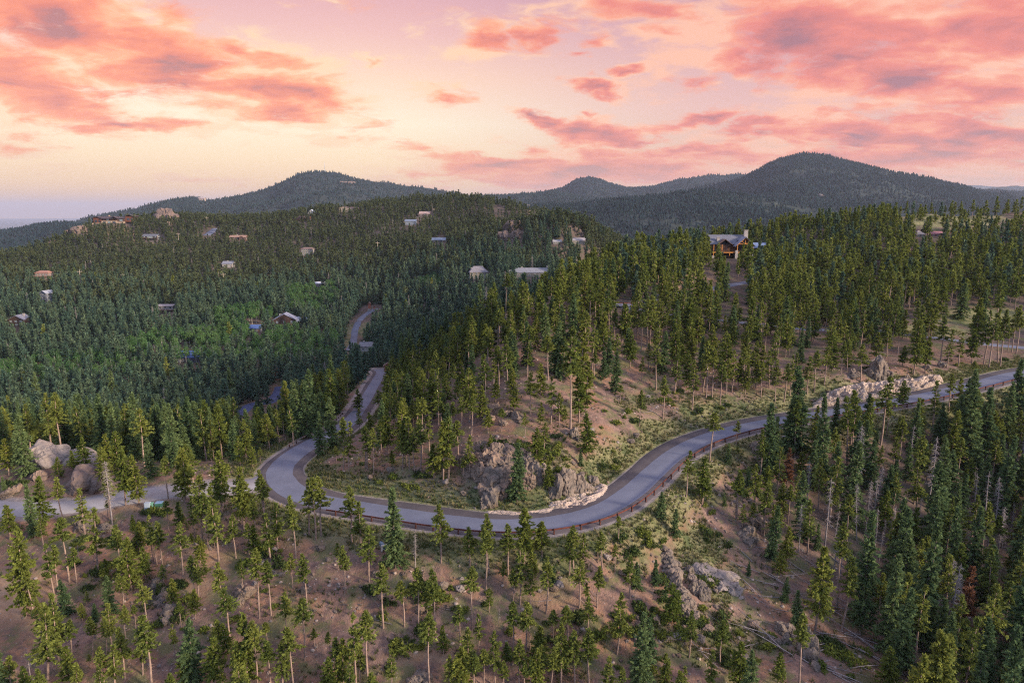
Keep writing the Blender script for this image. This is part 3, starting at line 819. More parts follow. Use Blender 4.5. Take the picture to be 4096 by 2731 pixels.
# ------------------------------------------------------------------ haze
hz = MB(); hz.box(-44000, -44000, -401.5, 44000, 44000, 460)
hm = bpy.data.materials.new('haze'); hm.use_nodes = True
hm.node_tree.nodes.clear()
pv = hm.node_tree.nodes.new('ShaderNodeVolumePrincipled')
pv.inputs['Color'].default_value = (.68, .75, .92, 1)
pv.inputs['Density'].default_value = 0.000043
pv.inputs['Anisotropy'].default_value = 0.1
ho = hm.node_tree.nodes.new('ShaderNodeOutputMaterial')
hm.node_tree.links.new(pv.outputs[0], ho.inputs['Volume'])
tag(hz.build('haze', hm), kind='stuff')

# ================================================================== trees
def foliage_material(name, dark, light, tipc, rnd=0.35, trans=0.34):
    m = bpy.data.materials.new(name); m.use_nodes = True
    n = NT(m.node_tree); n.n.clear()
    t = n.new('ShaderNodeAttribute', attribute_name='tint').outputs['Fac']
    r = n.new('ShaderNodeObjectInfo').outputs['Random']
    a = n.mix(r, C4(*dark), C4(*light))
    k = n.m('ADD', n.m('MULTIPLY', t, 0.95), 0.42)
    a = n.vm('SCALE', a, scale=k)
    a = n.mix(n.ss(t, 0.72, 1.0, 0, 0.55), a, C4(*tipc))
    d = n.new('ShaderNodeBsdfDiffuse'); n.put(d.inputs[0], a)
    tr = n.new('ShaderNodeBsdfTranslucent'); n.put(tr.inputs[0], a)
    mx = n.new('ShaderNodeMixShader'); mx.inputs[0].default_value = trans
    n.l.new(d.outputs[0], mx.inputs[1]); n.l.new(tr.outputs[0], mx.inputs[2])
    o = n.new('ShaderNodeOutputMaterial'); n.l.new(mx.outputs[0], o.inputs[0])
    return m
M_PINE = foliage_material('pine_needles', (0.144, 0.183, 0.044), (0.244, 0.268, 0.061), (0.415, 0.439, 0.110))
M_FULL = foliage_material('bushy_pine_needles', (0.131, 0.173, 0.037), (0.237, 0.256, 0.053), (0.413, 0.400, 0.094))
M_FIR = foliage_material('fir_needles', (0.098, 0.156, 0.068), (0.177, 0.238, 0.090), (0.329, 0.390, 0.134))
M_VAL = foliage_material('valley_needles', (0.069, 0.129, 0.094), (0.140, 0.196, 0.112), (0.269, 0.336, 0.168))  # cold bluish light of the valley is mixed into this needle colour
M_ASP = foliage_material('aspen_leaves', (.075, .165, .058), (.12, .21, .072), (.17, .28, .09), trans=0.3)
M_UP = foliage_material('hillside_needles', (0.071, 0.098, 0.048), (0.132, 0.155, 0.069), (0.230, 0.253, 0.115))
M_RED = foliage_material('dead_red_needles', (.17, .080, .045), (.22, .105, .06), (.26, .14, .08))
M_SHR = foliage_material('shrub_leaves', (.055, .085, .028), (.11, .14, .045), (.17, .20, .07))
M_BARK = mat('pine_bark', (.27, .185, .145), 0.9, 0, 1.2, 0.35)
M_BARKD = mat('fir_bark', (.13, .10, .085), 0.9, 0, 1.2, 0.3)
M_DEAD = mat('dead_wood', (.27, .225, .215), 0.9, 0, 1.5, 0.3)
M_ASPB = mat('aspen_bark', (.50, .48, .42), 0.8, 0, 2.0, 0.3)

def tube_np(path, rad, n=6):
    path = np.asarray(path, float); m = len(path)
    ang = np.arange(n) * 2 * math.pi / n
    V = np.zeros((m, n, 3))
    V[:, :, 0] = path[:, None, 0] + rad[:, None] * np.cos(ang)
    V[:, :, 1] = path[:, None, 1] + rad[:, None] * np.sin(ang)
    V[:, :, 2] = path[:, None, 2]
    F = []
    for i in range(m - 1):
        for j in range(n):
            a, b, c, d = i * n + j, i * n + (j + 1) % n, (i + 1) * n + (j + 1) % n, (i + 1) * n + j
            F += [(a, b, c), (a, c, d)]
    return V.reshape(-1, 3), np.array(F)
def sticks(A, B, r, n=3):                     # thin tapering twigs from A to B
    d = B - A; d /= np.linalg.norm(d, axis=1)[:, None] + 1e-9
    up = np.array([0.3, 0.1, 1.0]); u = np.cross(d, up); u /= np.linalg.norm(u, axis=1)[:, None] + 1e-9
    w = np.cross(d, u)
    V = []; k = len(A)
    for j in range(3):
        a = 2 * math.pi * j / 3
        V.append(A + (u * math.cos(a) + w * math.sin(a)) * r[:, None])
    V.append(B)
    V = np.stack(V, 1).reshape(-1, 3)
    o = np.arange(k)[:, None] * 4
    F = np.concatenate([o + np.array([[0, 1, 3]]), o + np.array([[1, 2, 3]]), o + np.array([[2, 0, 3]])], 0)
    return V, F
def conifer(seed, H=13.0, cb=0.45, Rm=1.7, nb=80, kl=7, step=0.45, ls=0.62, shape='pine', bend=0.3, dead_low=10, gap=0.12):
    g = np.random.default_rng(seed)
    ang0 = g.random() * 6.28
    zs = np.linspace(0, 1, 7)
    path = np.stack([np.cos(ang0) * bend * (zs ** 2 - zs) * 2, np.sin(ang0) * bend * (zs ** 2 - zs) * 2 + 0.08 * np.sin(zs * 7 + seed), zs * H], 1)
    path[0, 2] = -1.2
    r0 = H * 0.0125
    tv, tf = tube_np(path, r0 * (1.08 - zs) ** 0.8 + 0.015, 6)
    def axis(h):
        return np.stack([np.interp(h, zs, path[:, 0]), np.interp(h, zs, path[:, 1]), h * H], -1)
    h = cb + (1 - cb) * np.sort(g.random(nb)) ** 0.92
    t = (h - cb) / (1 - cb)
    if shape == 'pine': prof = np.minimum(1, t / 0.22 + 0.35) * (1 - t) ** 0.85 * 1.25
    elif shape == 'full': prof = np.minimum(1, t / 0.22 + 0.5) * (1 - t) ** 0.72 * 1.15
    elif shape == 'fir': prof = np.minimum(1, t / 0.08 + 0.6) * (1 - t) ** 0.80 * 1.05
    else: prof = np.minimum(1, t / 0.15 + 0.4) * (1 - t) ** 0.9
    az = g.random(nb) * 6.283
    lob = 1 + 0.22 * np.sin(az * 2 + t * 9 + seed) + 0.18 * np.sin(t * 23 + seed * 2)
    L = Rm * prof * lob * g.uniform(0.62, 1.12, nb) + 0.22
    keep = g.random(nb) > gap * (1 - t)
    h, t, az, L = h[keep], t[keep], az[keep], L[keep]
    pit = np.interp(t, [0, .5, 1], [-.22, .06, .75]) + g.normal(0, .12, len(h))
    if shape == 'fir': pit = np.interp(t, [0, .6, 1], [-.30, .0, .8]) + g.normal(0, .08, len(h))
    D = np.stack([np.cos(az) * np.cos(pit), np.sin(az) * np.cos(pit), np.sin(pit)], 1)
    A = axis(h)
    cen = []; dirs = []; rad = []
    for i in range(len(h)):
        m = max(1, int(L[i] / step))
        f = (np.arange(m) + g.random(m) * .8 + .25) / (m + .1)
        f = np.clip(f, 0.12 if shape == 'fir' else 0.28, 1.0)
        q = A[i] + D[i] * (L[i] * f)[:, None]
        q[:, 2] -= 0.12 * L[i] * f ** 2 * (1 - t[i])
        cen.append(q); dirs.append(np.repeat(D[i][None], m, 0)); rad.append(f)
    cen.append(axis(np.array([0.985, .96, .94]))); dirs.append(np.array([[0, 0, 1.]] * 3)); rad.append(np.array([.7, .6, .5]))
    cen = np.vstack(cen); dirs = np.vstack(dirs); rad = np.concatenate(rad)
    nc = len(cen)
    c = np.repeat(cen, kl, 0) + g.normal(0, .12 * ls / .62, (nc * kl, 3))
    d = np.repeat(dirs, kl, 0) + g.normal(0, .55, (nc * kl, 3)); d[:, 2] += .10
    d /= np.linalg.norm(d, axis=1)[:, None]
    sd = g.normal(0, 1, (nc * kl, 3)); sd[:, 2] *= .5
    sd -= d * (sd * d).sum(1)[:, None]; sd /= np.linalg.norm(sd, axis=1)[:, None]
    l = ls * g.uniform(.6, 1.2, nc * kl)[:, None]; w = l * g.uniform(.20, .42, nc * kl)[:, None]
    V = np.stack([c - d * l * .35 + sd * w, c - d * l * .35 - sd * w, c + d * l * .75], 1)
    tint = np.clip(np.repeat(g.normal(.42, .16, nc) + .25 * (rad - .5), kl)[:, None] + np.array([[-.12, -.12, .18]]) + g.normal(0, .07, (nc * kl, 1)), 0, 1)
    cv = V.reshape(-1, 3); cf = np.arange(len(cv)).reshape(-1, 3)
    tb = tint.reshape(-1)
    if dead_low:
        k = dead_low; hh = g.uniform(cb * .45, cb + .05, k); aa = g.random(k) * 6.28
        A2 = axis(hh); B2 = A2 + np.stack([np.cos(aa), np.sin(aa), g.uniform(-.4, .1, k)], 1) * g.uniform(.4, 1.1, k)[:, None]
        sv_, sf_ = sticks(A2, B2, np.full(k, .03))
        tf = np.vstack([tf, sf_ + len(tv)]); tv = np.vstack([tv, sv_])
    return tv, tf, cv, cf, tb
def snag(seed, H=13.0, nb=110, Rm=1.1, mat_red=False):
    g = np.random.default_rng(seed)
    zs = np.linspace(0, 1, 7); a = g.random() * 6.28
    path = np.stack([np.cos(a) * .35 * (zs ** 2 - zs), np.sin(a) * .35 * (zs ** 2 - zs), zs * H], 1); path[0, 2] = -1.2
    tv, tf = tube_np(path, H * .0095 * (1.05 - zs) ** .8 + .012, 6)
    h = g.uniform(.32, .98, nb); t = (h - .32) / .68; az = g.random(nb) * 6.28
    L = Rm * (1 - t) ** .6 * g.uniform(.35, 1.1, nb) + .15
    A = np.stack([np.interp(h, zs, path[:, 0]), np.interp(h, zs, path[:, 1]), h * H], 1)
    D = np.stack([np.cos(az), np.sin(az), g.uniform(-.75, .15, nb)], 1); D /= np.linalg.norm(D, axis=1)[:, None]
    B = A + D * L[:, None]
    v1, f1 = sticks(A, B, np.full(nb, .032))
    k = nb * 3; ii = g.integers(0, nb, k); fr = g.uniform(.3, .95, k)[:, None]
    A3 = A[ii] + (B[ii] - A[ii]) * fr; B3 = A3 + (D[ii] + g.normal(0, .6, (k, 3)) + np.array([0, 0, -.35])) * g.uniform(.15, .45, k)[:, None]
    v2, f2 = sticks(A3, B3, np.full(k, .018))
    return tv, tf, np.vstack([v1, v2]), np.vstack([f1, f2 + len(v1)]), np.full(len(v1) + len(v2), .5)
def broadleaf(seed, H=9.0, Rm=1.7, n=150, kl=6, ls=.42):
    g = np.random.default_rng(seed)
    zs = np.linspace(0, 1, 6); path = np.stack([.3 * np.sin(zs * 2 + seed), .2 * np.cos(zs * 3 + seed) - .2, zs * H * .92], 1); path[0, 2] = -1
    tv, tf = tube_np(path, H * .009 * (1.05 - zs) + .012, 5)
    th = g.random(n) * 6.28; z = g.uniform(-1, 1, n); r = g.random(n) ** .4
    cen = np.stack([np.cos(th) * np.sqrt(1 - z * z) * r * Rm, np.sin(th) * np.sqrt(1 - z * z) * r * Rm, H * .66 + z * r * H * .33], 1)
    cen[:, :2] *= (1.15 - .45 * np.clip((cen[:, 2:] - H * .5) / (H * .5), 0, 1))
    cen[:, :2] += path[-1, :2]
    c = np.repeat(cen, kl, 0) + g.normal(0, .2, (n * kl, 3))
    d = g.normal(0, 1, (n * kl, 3)); d /= np.linalg.norm(d, axis=1)[:, None]
    sd = np.cross(d, g.normal(0, 1, (n * kl, 3))); sd /= np.linalg.norm(sd, axis=1)[:, None]
    l = ls * g.uniform(.6, 1.2, n * kl)[:, None]
    V = np.stack([c + d * l * .5, c + sd * l * .4, c - d * l * .5 + sd * .05], 1).reshape(-1, 3)
    tint = np.repeat(np.clip(g.normal(.45, .17, n), 0, 1), kl * 3)
    k = 16; hh = g.uniform(.3, .85, k); A2 = np.stack([np.interp(hh, zs, path[:, 0]), np.interp(hh, zs, path[:, 1]), hh * H * .92], 1)
    sv_, sf_ = sticks(A2, cen[g.integers(0, n, k)], np.full(k, .035))
    return np.vstack([tv, sv_]), np.vstack([tf, sf_ + len(tv)]), V, np.arange(len(V)).reshape(-1, 3), tint
def shrub(seed, R_=1.0, n=46, kl=6, ls=.34, flat=.6):
    g = np.random.default_rng(seed)
    th = g.random(n) * 6.28; r = g.random(n) ** .5 * R_
    cen = np.stack([np.cos(th) * r, np.sin(th) * r * .8, (R_ - r * .75) * flat * g.random(n) ** .6 + .05], 1)
    c = np.repeat(cen, kl, 0) + g.normal(0, .12, (n * kl, 3))
    d = g.normal(0, 1, (n * kl, 3)); d[:, 2] = np.abs(d[:, 2]) + .3; d /= np.linalg.norm(d, axis=1)[:, None]
    sd = np.cross(d, g.normal(0, 1, (n * kl, 3))); sd /= np.linalg.norm(sd, axis=1)[:, None]
    l = ls * g.uniform(.6, 1.3, n * kl)[:, None]
    V = np.stack([c - d * l * .3 + sd * l * .3, c - d * l * .3 - sd * l * .3, c + d * l * .7], 1).reshape(-1, 3)
    tint = np.repeat(np.clip(g.normal(.45, .18, n), 0, 1), kl * 3)
    return V, np.arange(len(V)).reshape(-1, 3), tint
def with_tint(me, tint):
    a = me.attributes.new('tint', 'FLOAT', 'POINT'); a.data.foreach_set('value', np.asarray(tint, np.float32)); return me

# prototypes: (height, trunk mesh, crown mesh, joined mesh for far use)
PROTO = {}
def register(kind, data, H, mb, mf):
    tv, tf, cv, cf, tb = data
    tm = new_mesh('trunk', tv, tf, mb, True); cm = with_tint(new_mesh('crown', cv, cf, mf), tb)
    jv = np.vstack([tv, cv]); jf = np.vstack([tf, cf + len(tv)])
    jm = with_tint(new_mesh('tree_mesh', jv, jf, [mb, mf], False, np.concatenate([np.zeros(len(tf)), np.ones(len(cf))])), np.concatenate([np.zeros(len(tv)), tb]))
    PROTO.setdefault(kind, []).append((H, tm, cm, jm))
for i, (cb, rm, gp) in enumerate([(.50, 1.45, .18), (.42, 1.6, .1), (.56, 1.35, .2), (.36, 1.75, .1), (.47, 1.8, .25), (.62, 1.2, .1), (.30, 1.5, .3), (.52, 1.9, .45), (.40, 1.25, .35), (.68, 1.5, .2)]):
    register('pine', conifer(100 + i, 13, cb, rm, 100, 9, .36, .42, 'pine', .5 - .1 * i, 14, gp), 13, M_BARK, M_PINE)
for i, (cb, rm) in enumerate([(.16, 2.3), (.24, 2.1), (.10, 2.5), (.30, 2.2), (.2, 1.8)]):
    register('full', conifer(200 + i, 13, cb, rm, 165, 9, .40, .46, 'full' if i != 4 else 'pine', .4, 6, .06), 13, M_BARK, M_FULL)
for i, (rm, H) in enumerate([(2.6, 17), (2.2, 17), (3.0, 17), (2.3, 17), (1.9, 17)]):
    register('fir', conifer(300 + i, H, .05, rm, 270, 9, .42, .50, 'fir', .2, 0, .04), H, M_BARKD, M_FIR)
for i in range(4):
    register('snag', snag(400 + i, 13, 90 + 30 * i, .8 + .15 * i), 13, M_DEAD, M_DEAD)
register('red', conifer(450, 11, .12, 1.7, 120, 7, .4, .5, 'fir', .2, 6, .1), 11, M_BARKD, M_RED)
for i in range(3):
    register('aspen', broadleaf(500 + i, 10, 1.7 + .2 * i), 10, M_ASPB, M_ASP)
# lighter meshes for the forest mass
LOD = {'mid_pine': [], 'mid_fir': [], 'mid_aspen': [], 'far': []}
def low(key, data, mb, mf, H):
    tv, tf, cv, cf, tb = data
    jm = with_tint(new_mesh('tree_mesh', np.vstack([tv, cv]), np.vstack([tf, cf + len(tv)]), [mb, mf], False, np.concatenate([np.zeros(len(tf)), np.ones(len(cf))])), np.concatenate([np.zeros(len(tv)), tb]))
    LOD[key].append((H, jm))
for i, (cb, rm) in enumerate([(.34, 1.7), (.28, 1.9), (.42, 1.5), (.2, 2.1), (.3, 1.6)]):
    low('mid_pine', conifer(600 + i, 13, cb, rm, 80, 5, .55, .85, 'pine' if i % 2 else 'full', .2, 0), M_BARK, M_PINE if i < 3 else M_FULL, 13)
for i, rm in enumerate([2.4, 2.0, 2.8, 2.2, 2.5]):
    low('mid_fir', conifer(650 + i, 14, .05 + .03 * i, rm, 115, 4, .62, .95, 'fir' if i < 3 else 'full', .1, 0), M_BARKD, M_VAL, 14)
for i in range(3):
    low('mid_aspen', broadleaf(700 + i, 10, 2.1, 120, 5, .95), M_ASPB, M_ASP, 10)
for i, rm in enumerate([2.5, 2.1, 2.9]):
    low('far', conifer(750 + i, 13, .06, rm, 46, 3, 1.0, 1.7, 'fir' if i < 2 else 'full', .1, 0), M_BARKD, M_UP, 13)

# ------------------------------------------------------------------ where the trees stand, read off the photograph (enlarged tiles of it)
K_ = .145113
HAND = []      # u, v base, v top, kind
def tile(ox, oy, kind, txt):
    for q in txt.split(';'):
        x, b, t = [float(a) for a in q.split(',')]
        HAND.append((ox + x * K_, oy + b * K_, oy + t * K_, kind))
A1, A2_, A3_ = 0.0, 341.25, 682.5
tile(A1, 475, 'pine', '240,980,650;375,840,475;400,810,490;480,730,305;675,665,240;530,740,500;440,330,20;330,1460,915;410,1320,835;430,1270,880;500,1300,1005;640,1235,990;735,1230,985;770,1175,890;850,900,680;840,700,350;1005,715,500;1020,1035,720;860,1400,1050;985,1370,1050;1050,1470,970;1080,610,370;1120,610,310;1060,600,285;1165,380,180;1260,690,340;1210,1250,1020;1280,1460,1215;1395,460,90;1435,480,130;1345,420,145;1385,300,10;1480,500,200;1510,590,80;1345,830,560;1370,840,580;1410,730,570;1525,980,615;1585,1110,775;1520,1240,1000;1560,1250,1020;1625,570,280;1680,350,20;1720,560,330;1755,560,345;1775,500,170;1670,780,600;1790,980,520;1870,960,600;1865,590,270;1915,510,195;1825,290,0;1980,1160,810;2040,590,150;2130,410,40;2180,440,30;2215,415,25;2115,895,545;2100,1270,865;2025,1500,1060;1775,1500,1020;1640,1520,1155;1870,1500,1140;1845,1200,1010;1950,1500,1150;2260,1260,1080;2170,1180,1050;2280,1520,1270;2330,1450,1130;2330,650,470;790,1480,1180;720,1480,1180')
tile(A1, 475, 'full', '180,970,390;300,500,285;70,440,210;745,300,170;490,1470,1180;600,900,800;570,1000,880;730,740,580;905,780,435;960,520,330;920,400,270;935,1050,895;1240,380,180;1135,760,615;1195,900,715;1250,1060,870;1380,600,420;1350,990,790;1480,1480,1140;1530,1500,1240;1700,1470,970;185,1560,1320;710,1560,1315;1190,1640,1370;630,1330,1240;560,1560,1300;870,1130,900;1320,480,400;90,1500,1250;310,340,10')
tile(A1, 475, 'fir', '240,430,70;460,960,715;660,1000,880;760,960,700;1320,1450,985;30,1520,1180;60,300,215')
tile(A1, 475, 'snag', '775,340,-100;210,1390,1170;540,560,500')
tile(A2_, 475, 'pine', '75,460,85;135,500,190;195,730,355;290,1050,625;25,830,490;685,600,205;885,640,360;1000,780,380;1025,690,280;1150,690,345;1235,890,490;1185,870,645;1305,900,655;1410,950,570;1570,690,400;1600,690,355;1660,640,410;1800,670,395;1910,460,280;1990,850,560;435,1040,740;535,1050,650;650,1090,660;905,1060,640;1765,910,625;1640,910,580;1685,870,740;610,1450,970;820,1150,895;945,1220,960;865,1400,1065;1190,1250,885;1270,1260,890;1300,1200,900;1460,1150,925;1555,1180,905;1690,1180,850;1900,1230,815;1610,1450,1070;1710,1450,1060;1510,1450,1030;1370,1450,1170;1445,1480,1190;1300,1500,1270;1230,1470,1150;1150,1400,1160;1060,1450,1080;980,1450,1200;740,1500,1240;345,1500,1210;100,1450,950;190,1450,960;130,1420,1100;915,1500,1230;70,1540,1270;1340,1500,1200;1260,1520,1300')
tile(A2_, 475, 'full', '1260,600,240;1385,560,320;1120,740,590;1320,720,500;1885,670,480;1020,940,780;600,1000,800;705,1230,1040;1350,1300,1040;1930,1100,940;20,1460,1130;2220,1460,1230;1850,1560,1260;1940,1580,1330;1130,1500,1290;840,1500,1190;560,1200,1090;1770,600,470')
tile(A2_, 475, 'fir', '375,630,100;2030,770,600;2060,1460,970;2200,300,110;2300,430,230;2170,760,580;2230,860,740;1460,740,620')
tile(A2_, 475, 'snag', '510,640,370;1085,1010,925')
tile(A3_, 475, 'pine', '135,200,0;370,310,0;560,420,50;475,370,190;640,500,230;680,280,50;725,330,70;1095,1065,585;1130,500,140;860,540,180;800,1480,970;655,1450,1220;1600,1290,770;1870,1340,840;2190,1170,740;2230,760,530;2060,640,200;1980,500,150;1480,600,250;2270,330,80;540,400,120;610,440,200')
tile(A3_, 475, 'full', '410,370,200;720,600,360;670,680,520;910,1070,505;400,1500,1160;190,1510,1210;10,1540,1320;1400,1480,1190;2240,300,40;1380,400,110;2230,1490,1240;2320,1140,750')
tile(A3_, 475, 'fir', '930,510,340;455,690,590;705,870,700;780,1040,800;1270,760,500;1400,1200,560;1490,1360,790;1520,860,560;1620,1150,310;1700,600,110;1850,800,240;1880,400,60;1760,1450,950;2080,900,480;2080,1480,1000;2110,1200,860;2330,700,420;2320,1200,900;1930,1300,1000;2340,1480,1150;980,700,520;1150,640,510;290,210,120')
tile(A3_, 475, 'snag', '800,520,200;980,500,20;1040,680,350;1080,720,490;1350,600,380;1325,500,230;1200,450,60;1260,400,40;1310,350,20;1110,270,0;1150,280,-10;1220,860,500;1830,960,570;1745,940,690;2170,560,210;2200,500,250;2100,500,240;2150,380,10;1430,500,200;1610,420,150;1050,420,180;1380,470,300;1500,420,170;2000,300,-10;2260,420,200')
tile(A3_, 475, 'red', '1930,1080,640;2140,1080,870')
tile(A1, 350, 'full', '20,750,400;60,860,610;190,480,325;460,570,445;585,820,600;505,830,690;410,880,740;700,870,680;770,850,575;820,850,560;865,1070,690;960,1060,730;1275,1050,690;1255,1000,700;1160,700,570;1210,690,520;1270,690,510;1300,700,560;1445,620,440;1460,780,630;1655,800,590;1600,620,430;1660,640,480;1790,680,400;1745,810,660;1800,780,670;1530,1110,700;1680,1230,820;1730,590,520;1860,680,440;1960,620,470;180,700,560;1380,640,500;700,760,640;720,950,700')
tile(A1, 350, 'fir', '180,860,460;1045,880,610;40,1000,870;120,760,560;2115,600,225;2070,600,225;2140,560,145;560,540,420;660,520,400;800,600,440;960,560,310;1200,560,400;2030,560,300;2200,540,330')
tile(A1, 350, 'pine', '775,1180,850;1310,960,650;1160,1040,740;2025,660,380;1890,620,450;1825,1150,830;1340,940,650;2320,780,660')
tile(A1, 350, 'snag', '110,500,370')
tile(A2_, 350, 'pine', '20,820,470;50,830,500;125,560,400;180,820,540;165,810,530;225,845,540;200,600,430;350,800,690;420,820,490;450,800,460;470,820,470;510,855,580;550,840,480;605,720,460;640,880,650;740,880,470;805,770,490;880,870,590;840,885,740;895,590,330;1025,550,440;1065,360,190;1010,570,400;1305,450,160;1445,500,190;1505,520,300;1580,540,-138;2055,520,280;2215,470,180;2170,270,-60;2295,300,0;1730,130,-200;300,560,300;340,520,260;380,540,300;430,520,330;520,560,330;580,580,350;690,560,330;760,560,360;830,560,330;960,480,250;280,700,480;560,720,560')
tile(A2_, 350, 'full', '700,905,500;1030,700,580;1100,560,400;1195,430,260;1375,320,95;1380,510,360;1400,690,500;1345,780,540;1270,600,430;1640,500,130;1690,430,80;1690,730,440;1430,970,770;1920,360,240;2070,210,50;115,420,270;430,350,160;340,330,150;500,280,140;580,270,140;700,260,120;820,250,30;900,330,130;1050,250,60;1540,500,380;720,380,220;640,420,280;540,400,250;860,430,260;980,330,170;1180,330,130')
tile(A2_, 350, 'fir', '1210,1040,640;1650,800,680;1890,290,10')
tile(A3_, 350, 'pine', '185,770,440;370,650,490;810,640,360;880,720,390;1405,590,350;1515,400,210;1725,530,220;1890,560,200;1835,420,170;2090,640,370;1490,650,470;650,980,680;25,1010,700;370,1160,840;930,1100,760;1890,910,610;1040,870,550;65,410,80;165,330,-50;205,330,-20;260,375,80;300,300,60;140,290,20;380,275,60;415,280,-10;460,265,10;430,300,100;540,320,90;600,260,10;640,350,80;700,350,90;740,310,40;790,310,30;860,300,50;905,280,10;975,240,-20;1225,215,-40;1515,110,-30;340,290,0;500,270,30;1030,140,-100')
tile(A3_, 350, 'full', '590,700,500;1095,165,-60;1590,165,-200;1670,155,-90;1620,590,340;1450,820,610;1350,850,660;940,650,570;375,750,660;135,1060,750;815,850,700;1960,1030,760;580,1000,800;2000,230,75;1990,110,-140')
tile(A3_, 350, 'fir', '1040,600,330;1270,580,310;1180,900,500;1950,450,200;2235,690,240;1795,620,430;2040,500,360;1330,700,540;310,780,640;450,930,800;2070,1100,730;1650,820,620;1780,860,600;1560,900,640;1450,1000,760;1900,1150,860;2200,1050,760;2300,1000,720')
tile(A3_, 350, 'snag', '850,680,560;860,1050,770;2000,1000,800;2310,700,420;1150,1100,830')
tile(A3_, 350, 'red', '720,920,680;2350,800,640')
tile(A3_, 150, 'pine', '1635,1140,870;1665,1140,880;1745,1070,900;1800,1060,840;1850,1070,850;1925,1100,890;1945,1080,900;1995,1030,870;2045,1060,880;2075,1080,900;2140,1050,800;2255,1070,830;2290,1100,890;1410,1140,840;1275,1120,800;1590,1100,830;1520,1100,820;2075,1480,1110;2110,1500,1130;2170,1470,1100;2190,1490,1110;2300,1400,1080;1780,1450,1150;2270,1390,1090;1820,1500,1240;1900,1490,1260;2240,1380,1200')
tile(A3_, 150, 'full', '2000,1460,1030;1960,450,340;1870,430,370;2110,440,330;2160,450,320;2230,440,340;1430,430,340;1510,410,330;1560,410,335;1590,415,340;1670,430,340;1760,420,350;1800,440,360;1950,440,345;2330,430,325;2290,440,340;540,560,445;470,600,460;30,560,460')
TREES = []
for (u, vb, vt, kind) in HAND:
    if kind == 'full' and False: continue
    h = hit(u, vb)
    if h is None: continue
    H = h[1] * (tanv(vt) - tanv(vb)) * 1.02
    H = max(2.2, min(H, 24.0))
    TREES.append([h[0], h[1], h[2], H, kind, 1])
n_hand = len(TREES)

# ------------------------------------------------------------------ the rest of the forest
def in_poly(u, v, P):
    r = np.zeros(u.shape, bool); n = len(P); j = n - 1
    for i in range(n):
        xi, yi = P[i]; xj, yj = P[j]
        c = ((yi > v) != (yj > v)) & (u < (xj - xi) * (v - yi) / (yj - yi + 1e-9) + xi)
        r ^= c; j = i
    return r
ASPEN = [[(118, 352), (160, 336), (230, 334), (330, 338), (345, 352), (330, 372), (240, 372), (140, 366)], [(-20, 376), (30, 366), (100, 362), (150, 366), (140, 384), (60, 392), (-20, 398)],
         [(285, 293), (330, 288), (345, 300), (320, 322), (290, 318)], [(210, 318), (270, 312), (280, 330), (220, 334)], [(405, 283), (440, 282), (445, 292), (405, 294)]]
GULLY = [(700, 508), (742, 470), (800, 448), (900, 432), (1060, 400), (1260, 400), (1260, 760), (900, 760), (860, 640), (822, 585), (770, 560), (730, 530)]
HILL = [(372, 404), (388, 392), (455, 348), (565, 296), (628, 252), (690, 240), (760, 230), (900, 205), (1260, 205), (1260, 350), (900, 362), (850, 380), (800, 372), (700, 394), (672, 392), (640, 384), (600, 382), (572, 388), (535, 388), (505, 405), (484, 440), (466, 464), (400, 470), (378, 448)]
MEADOW = [(880, 212), (940, 208), (1100, 208), (1100, 232), (960, 236), (900, 228)]
GREENM = [(880, 322), (905, 309), (960, 305), (1100, 303), (1100, 362), (1000, 362), (940, 340)]
LEFTS = [(-250, 455), (60, 440), (200, 448), (262, 462), (262, 472), (200, 478), (110, 484), (60, 494), (-250, 492)]
CLEARV = [  # things that must stay in sight: column, row, half width, distance
 (355, 340, 5, 440), (355, 330, 5, 450), (358, 321, 6, 480), (364, 314, 6, 500), (373, 307, 9, 520), (378, 382, 2, 235), (352, 415, 5, 175), (358, 407, 4, 190),
 (262, 401, 8, 290), (277, 393, 5, 300), (246, 408, 5, 280), (735, 285, 6, 280), (622, 301, 6, 262), (708, 274, 5, 300), (730, 250, 8, 325), (722, 240, 10, 325), (740, 240, 6, 325), (990, 343, 10, 205), (1015, 346, 8, 205), (955, 336, 4, 215),
 (113, 221, 18, 930), (155, 236, 10, 850), (239, 236, 9, 840), (308, 250, 8, 770), (229, 263, 8, 710), (45, 274, 9, 650), (48, 298, 6, 560), (19, 320, 11, 480), (168, 307, 8, 520), (286, 318, 15, 470), (256, 327, 7, 460),
 (312, 208, 5, 985), (345, 206, 8, 985), (305, 218, 8, 900), (425, 213, 6, 900), (411, 221, 7, 860), (439, 239, 6, 800), (478, 272, 10, 510), (532, 271, 15, 490), (557, 241, 5, 640), (579, 240, 6, 640), (320, 283, 4, 600), (190, 356, 11, 365), (918, 233, 2, 420), (935, 234, 2, 420), (76, 229, 9, 850), (165, 214, 12, 940), (510, 235, 12, 760), (532, 205, 8, 900), (42, 462, 14, 142), (84, 464, 9, 142), (42, 450, 14, 142), (84, 452, 9, 142), (210, 232, 5, 900), (368, 346, 4, 390), (500, 208, 4, 940)]
CLV = np.array(CLEARV)
def blocked(x, y, z, H, wd=2.0):
    u, vb = project(x, y, z); _, vt = project(x, y, z + H)
    hw = FPX * wd / y
    b = np.zeros(x.shape, bool)
    for (cu, cv_, cw, cy) in CLV:
        b |= (np.abs(u - cu) < cw + hw * .7) & (vt < cv_ + 1) & (vb > cv_ - 2) & (y < cy - 4)
    return b
hx = np.array([t[0] for t in TREES]); hy = np.array([t[1] for t in TREES])
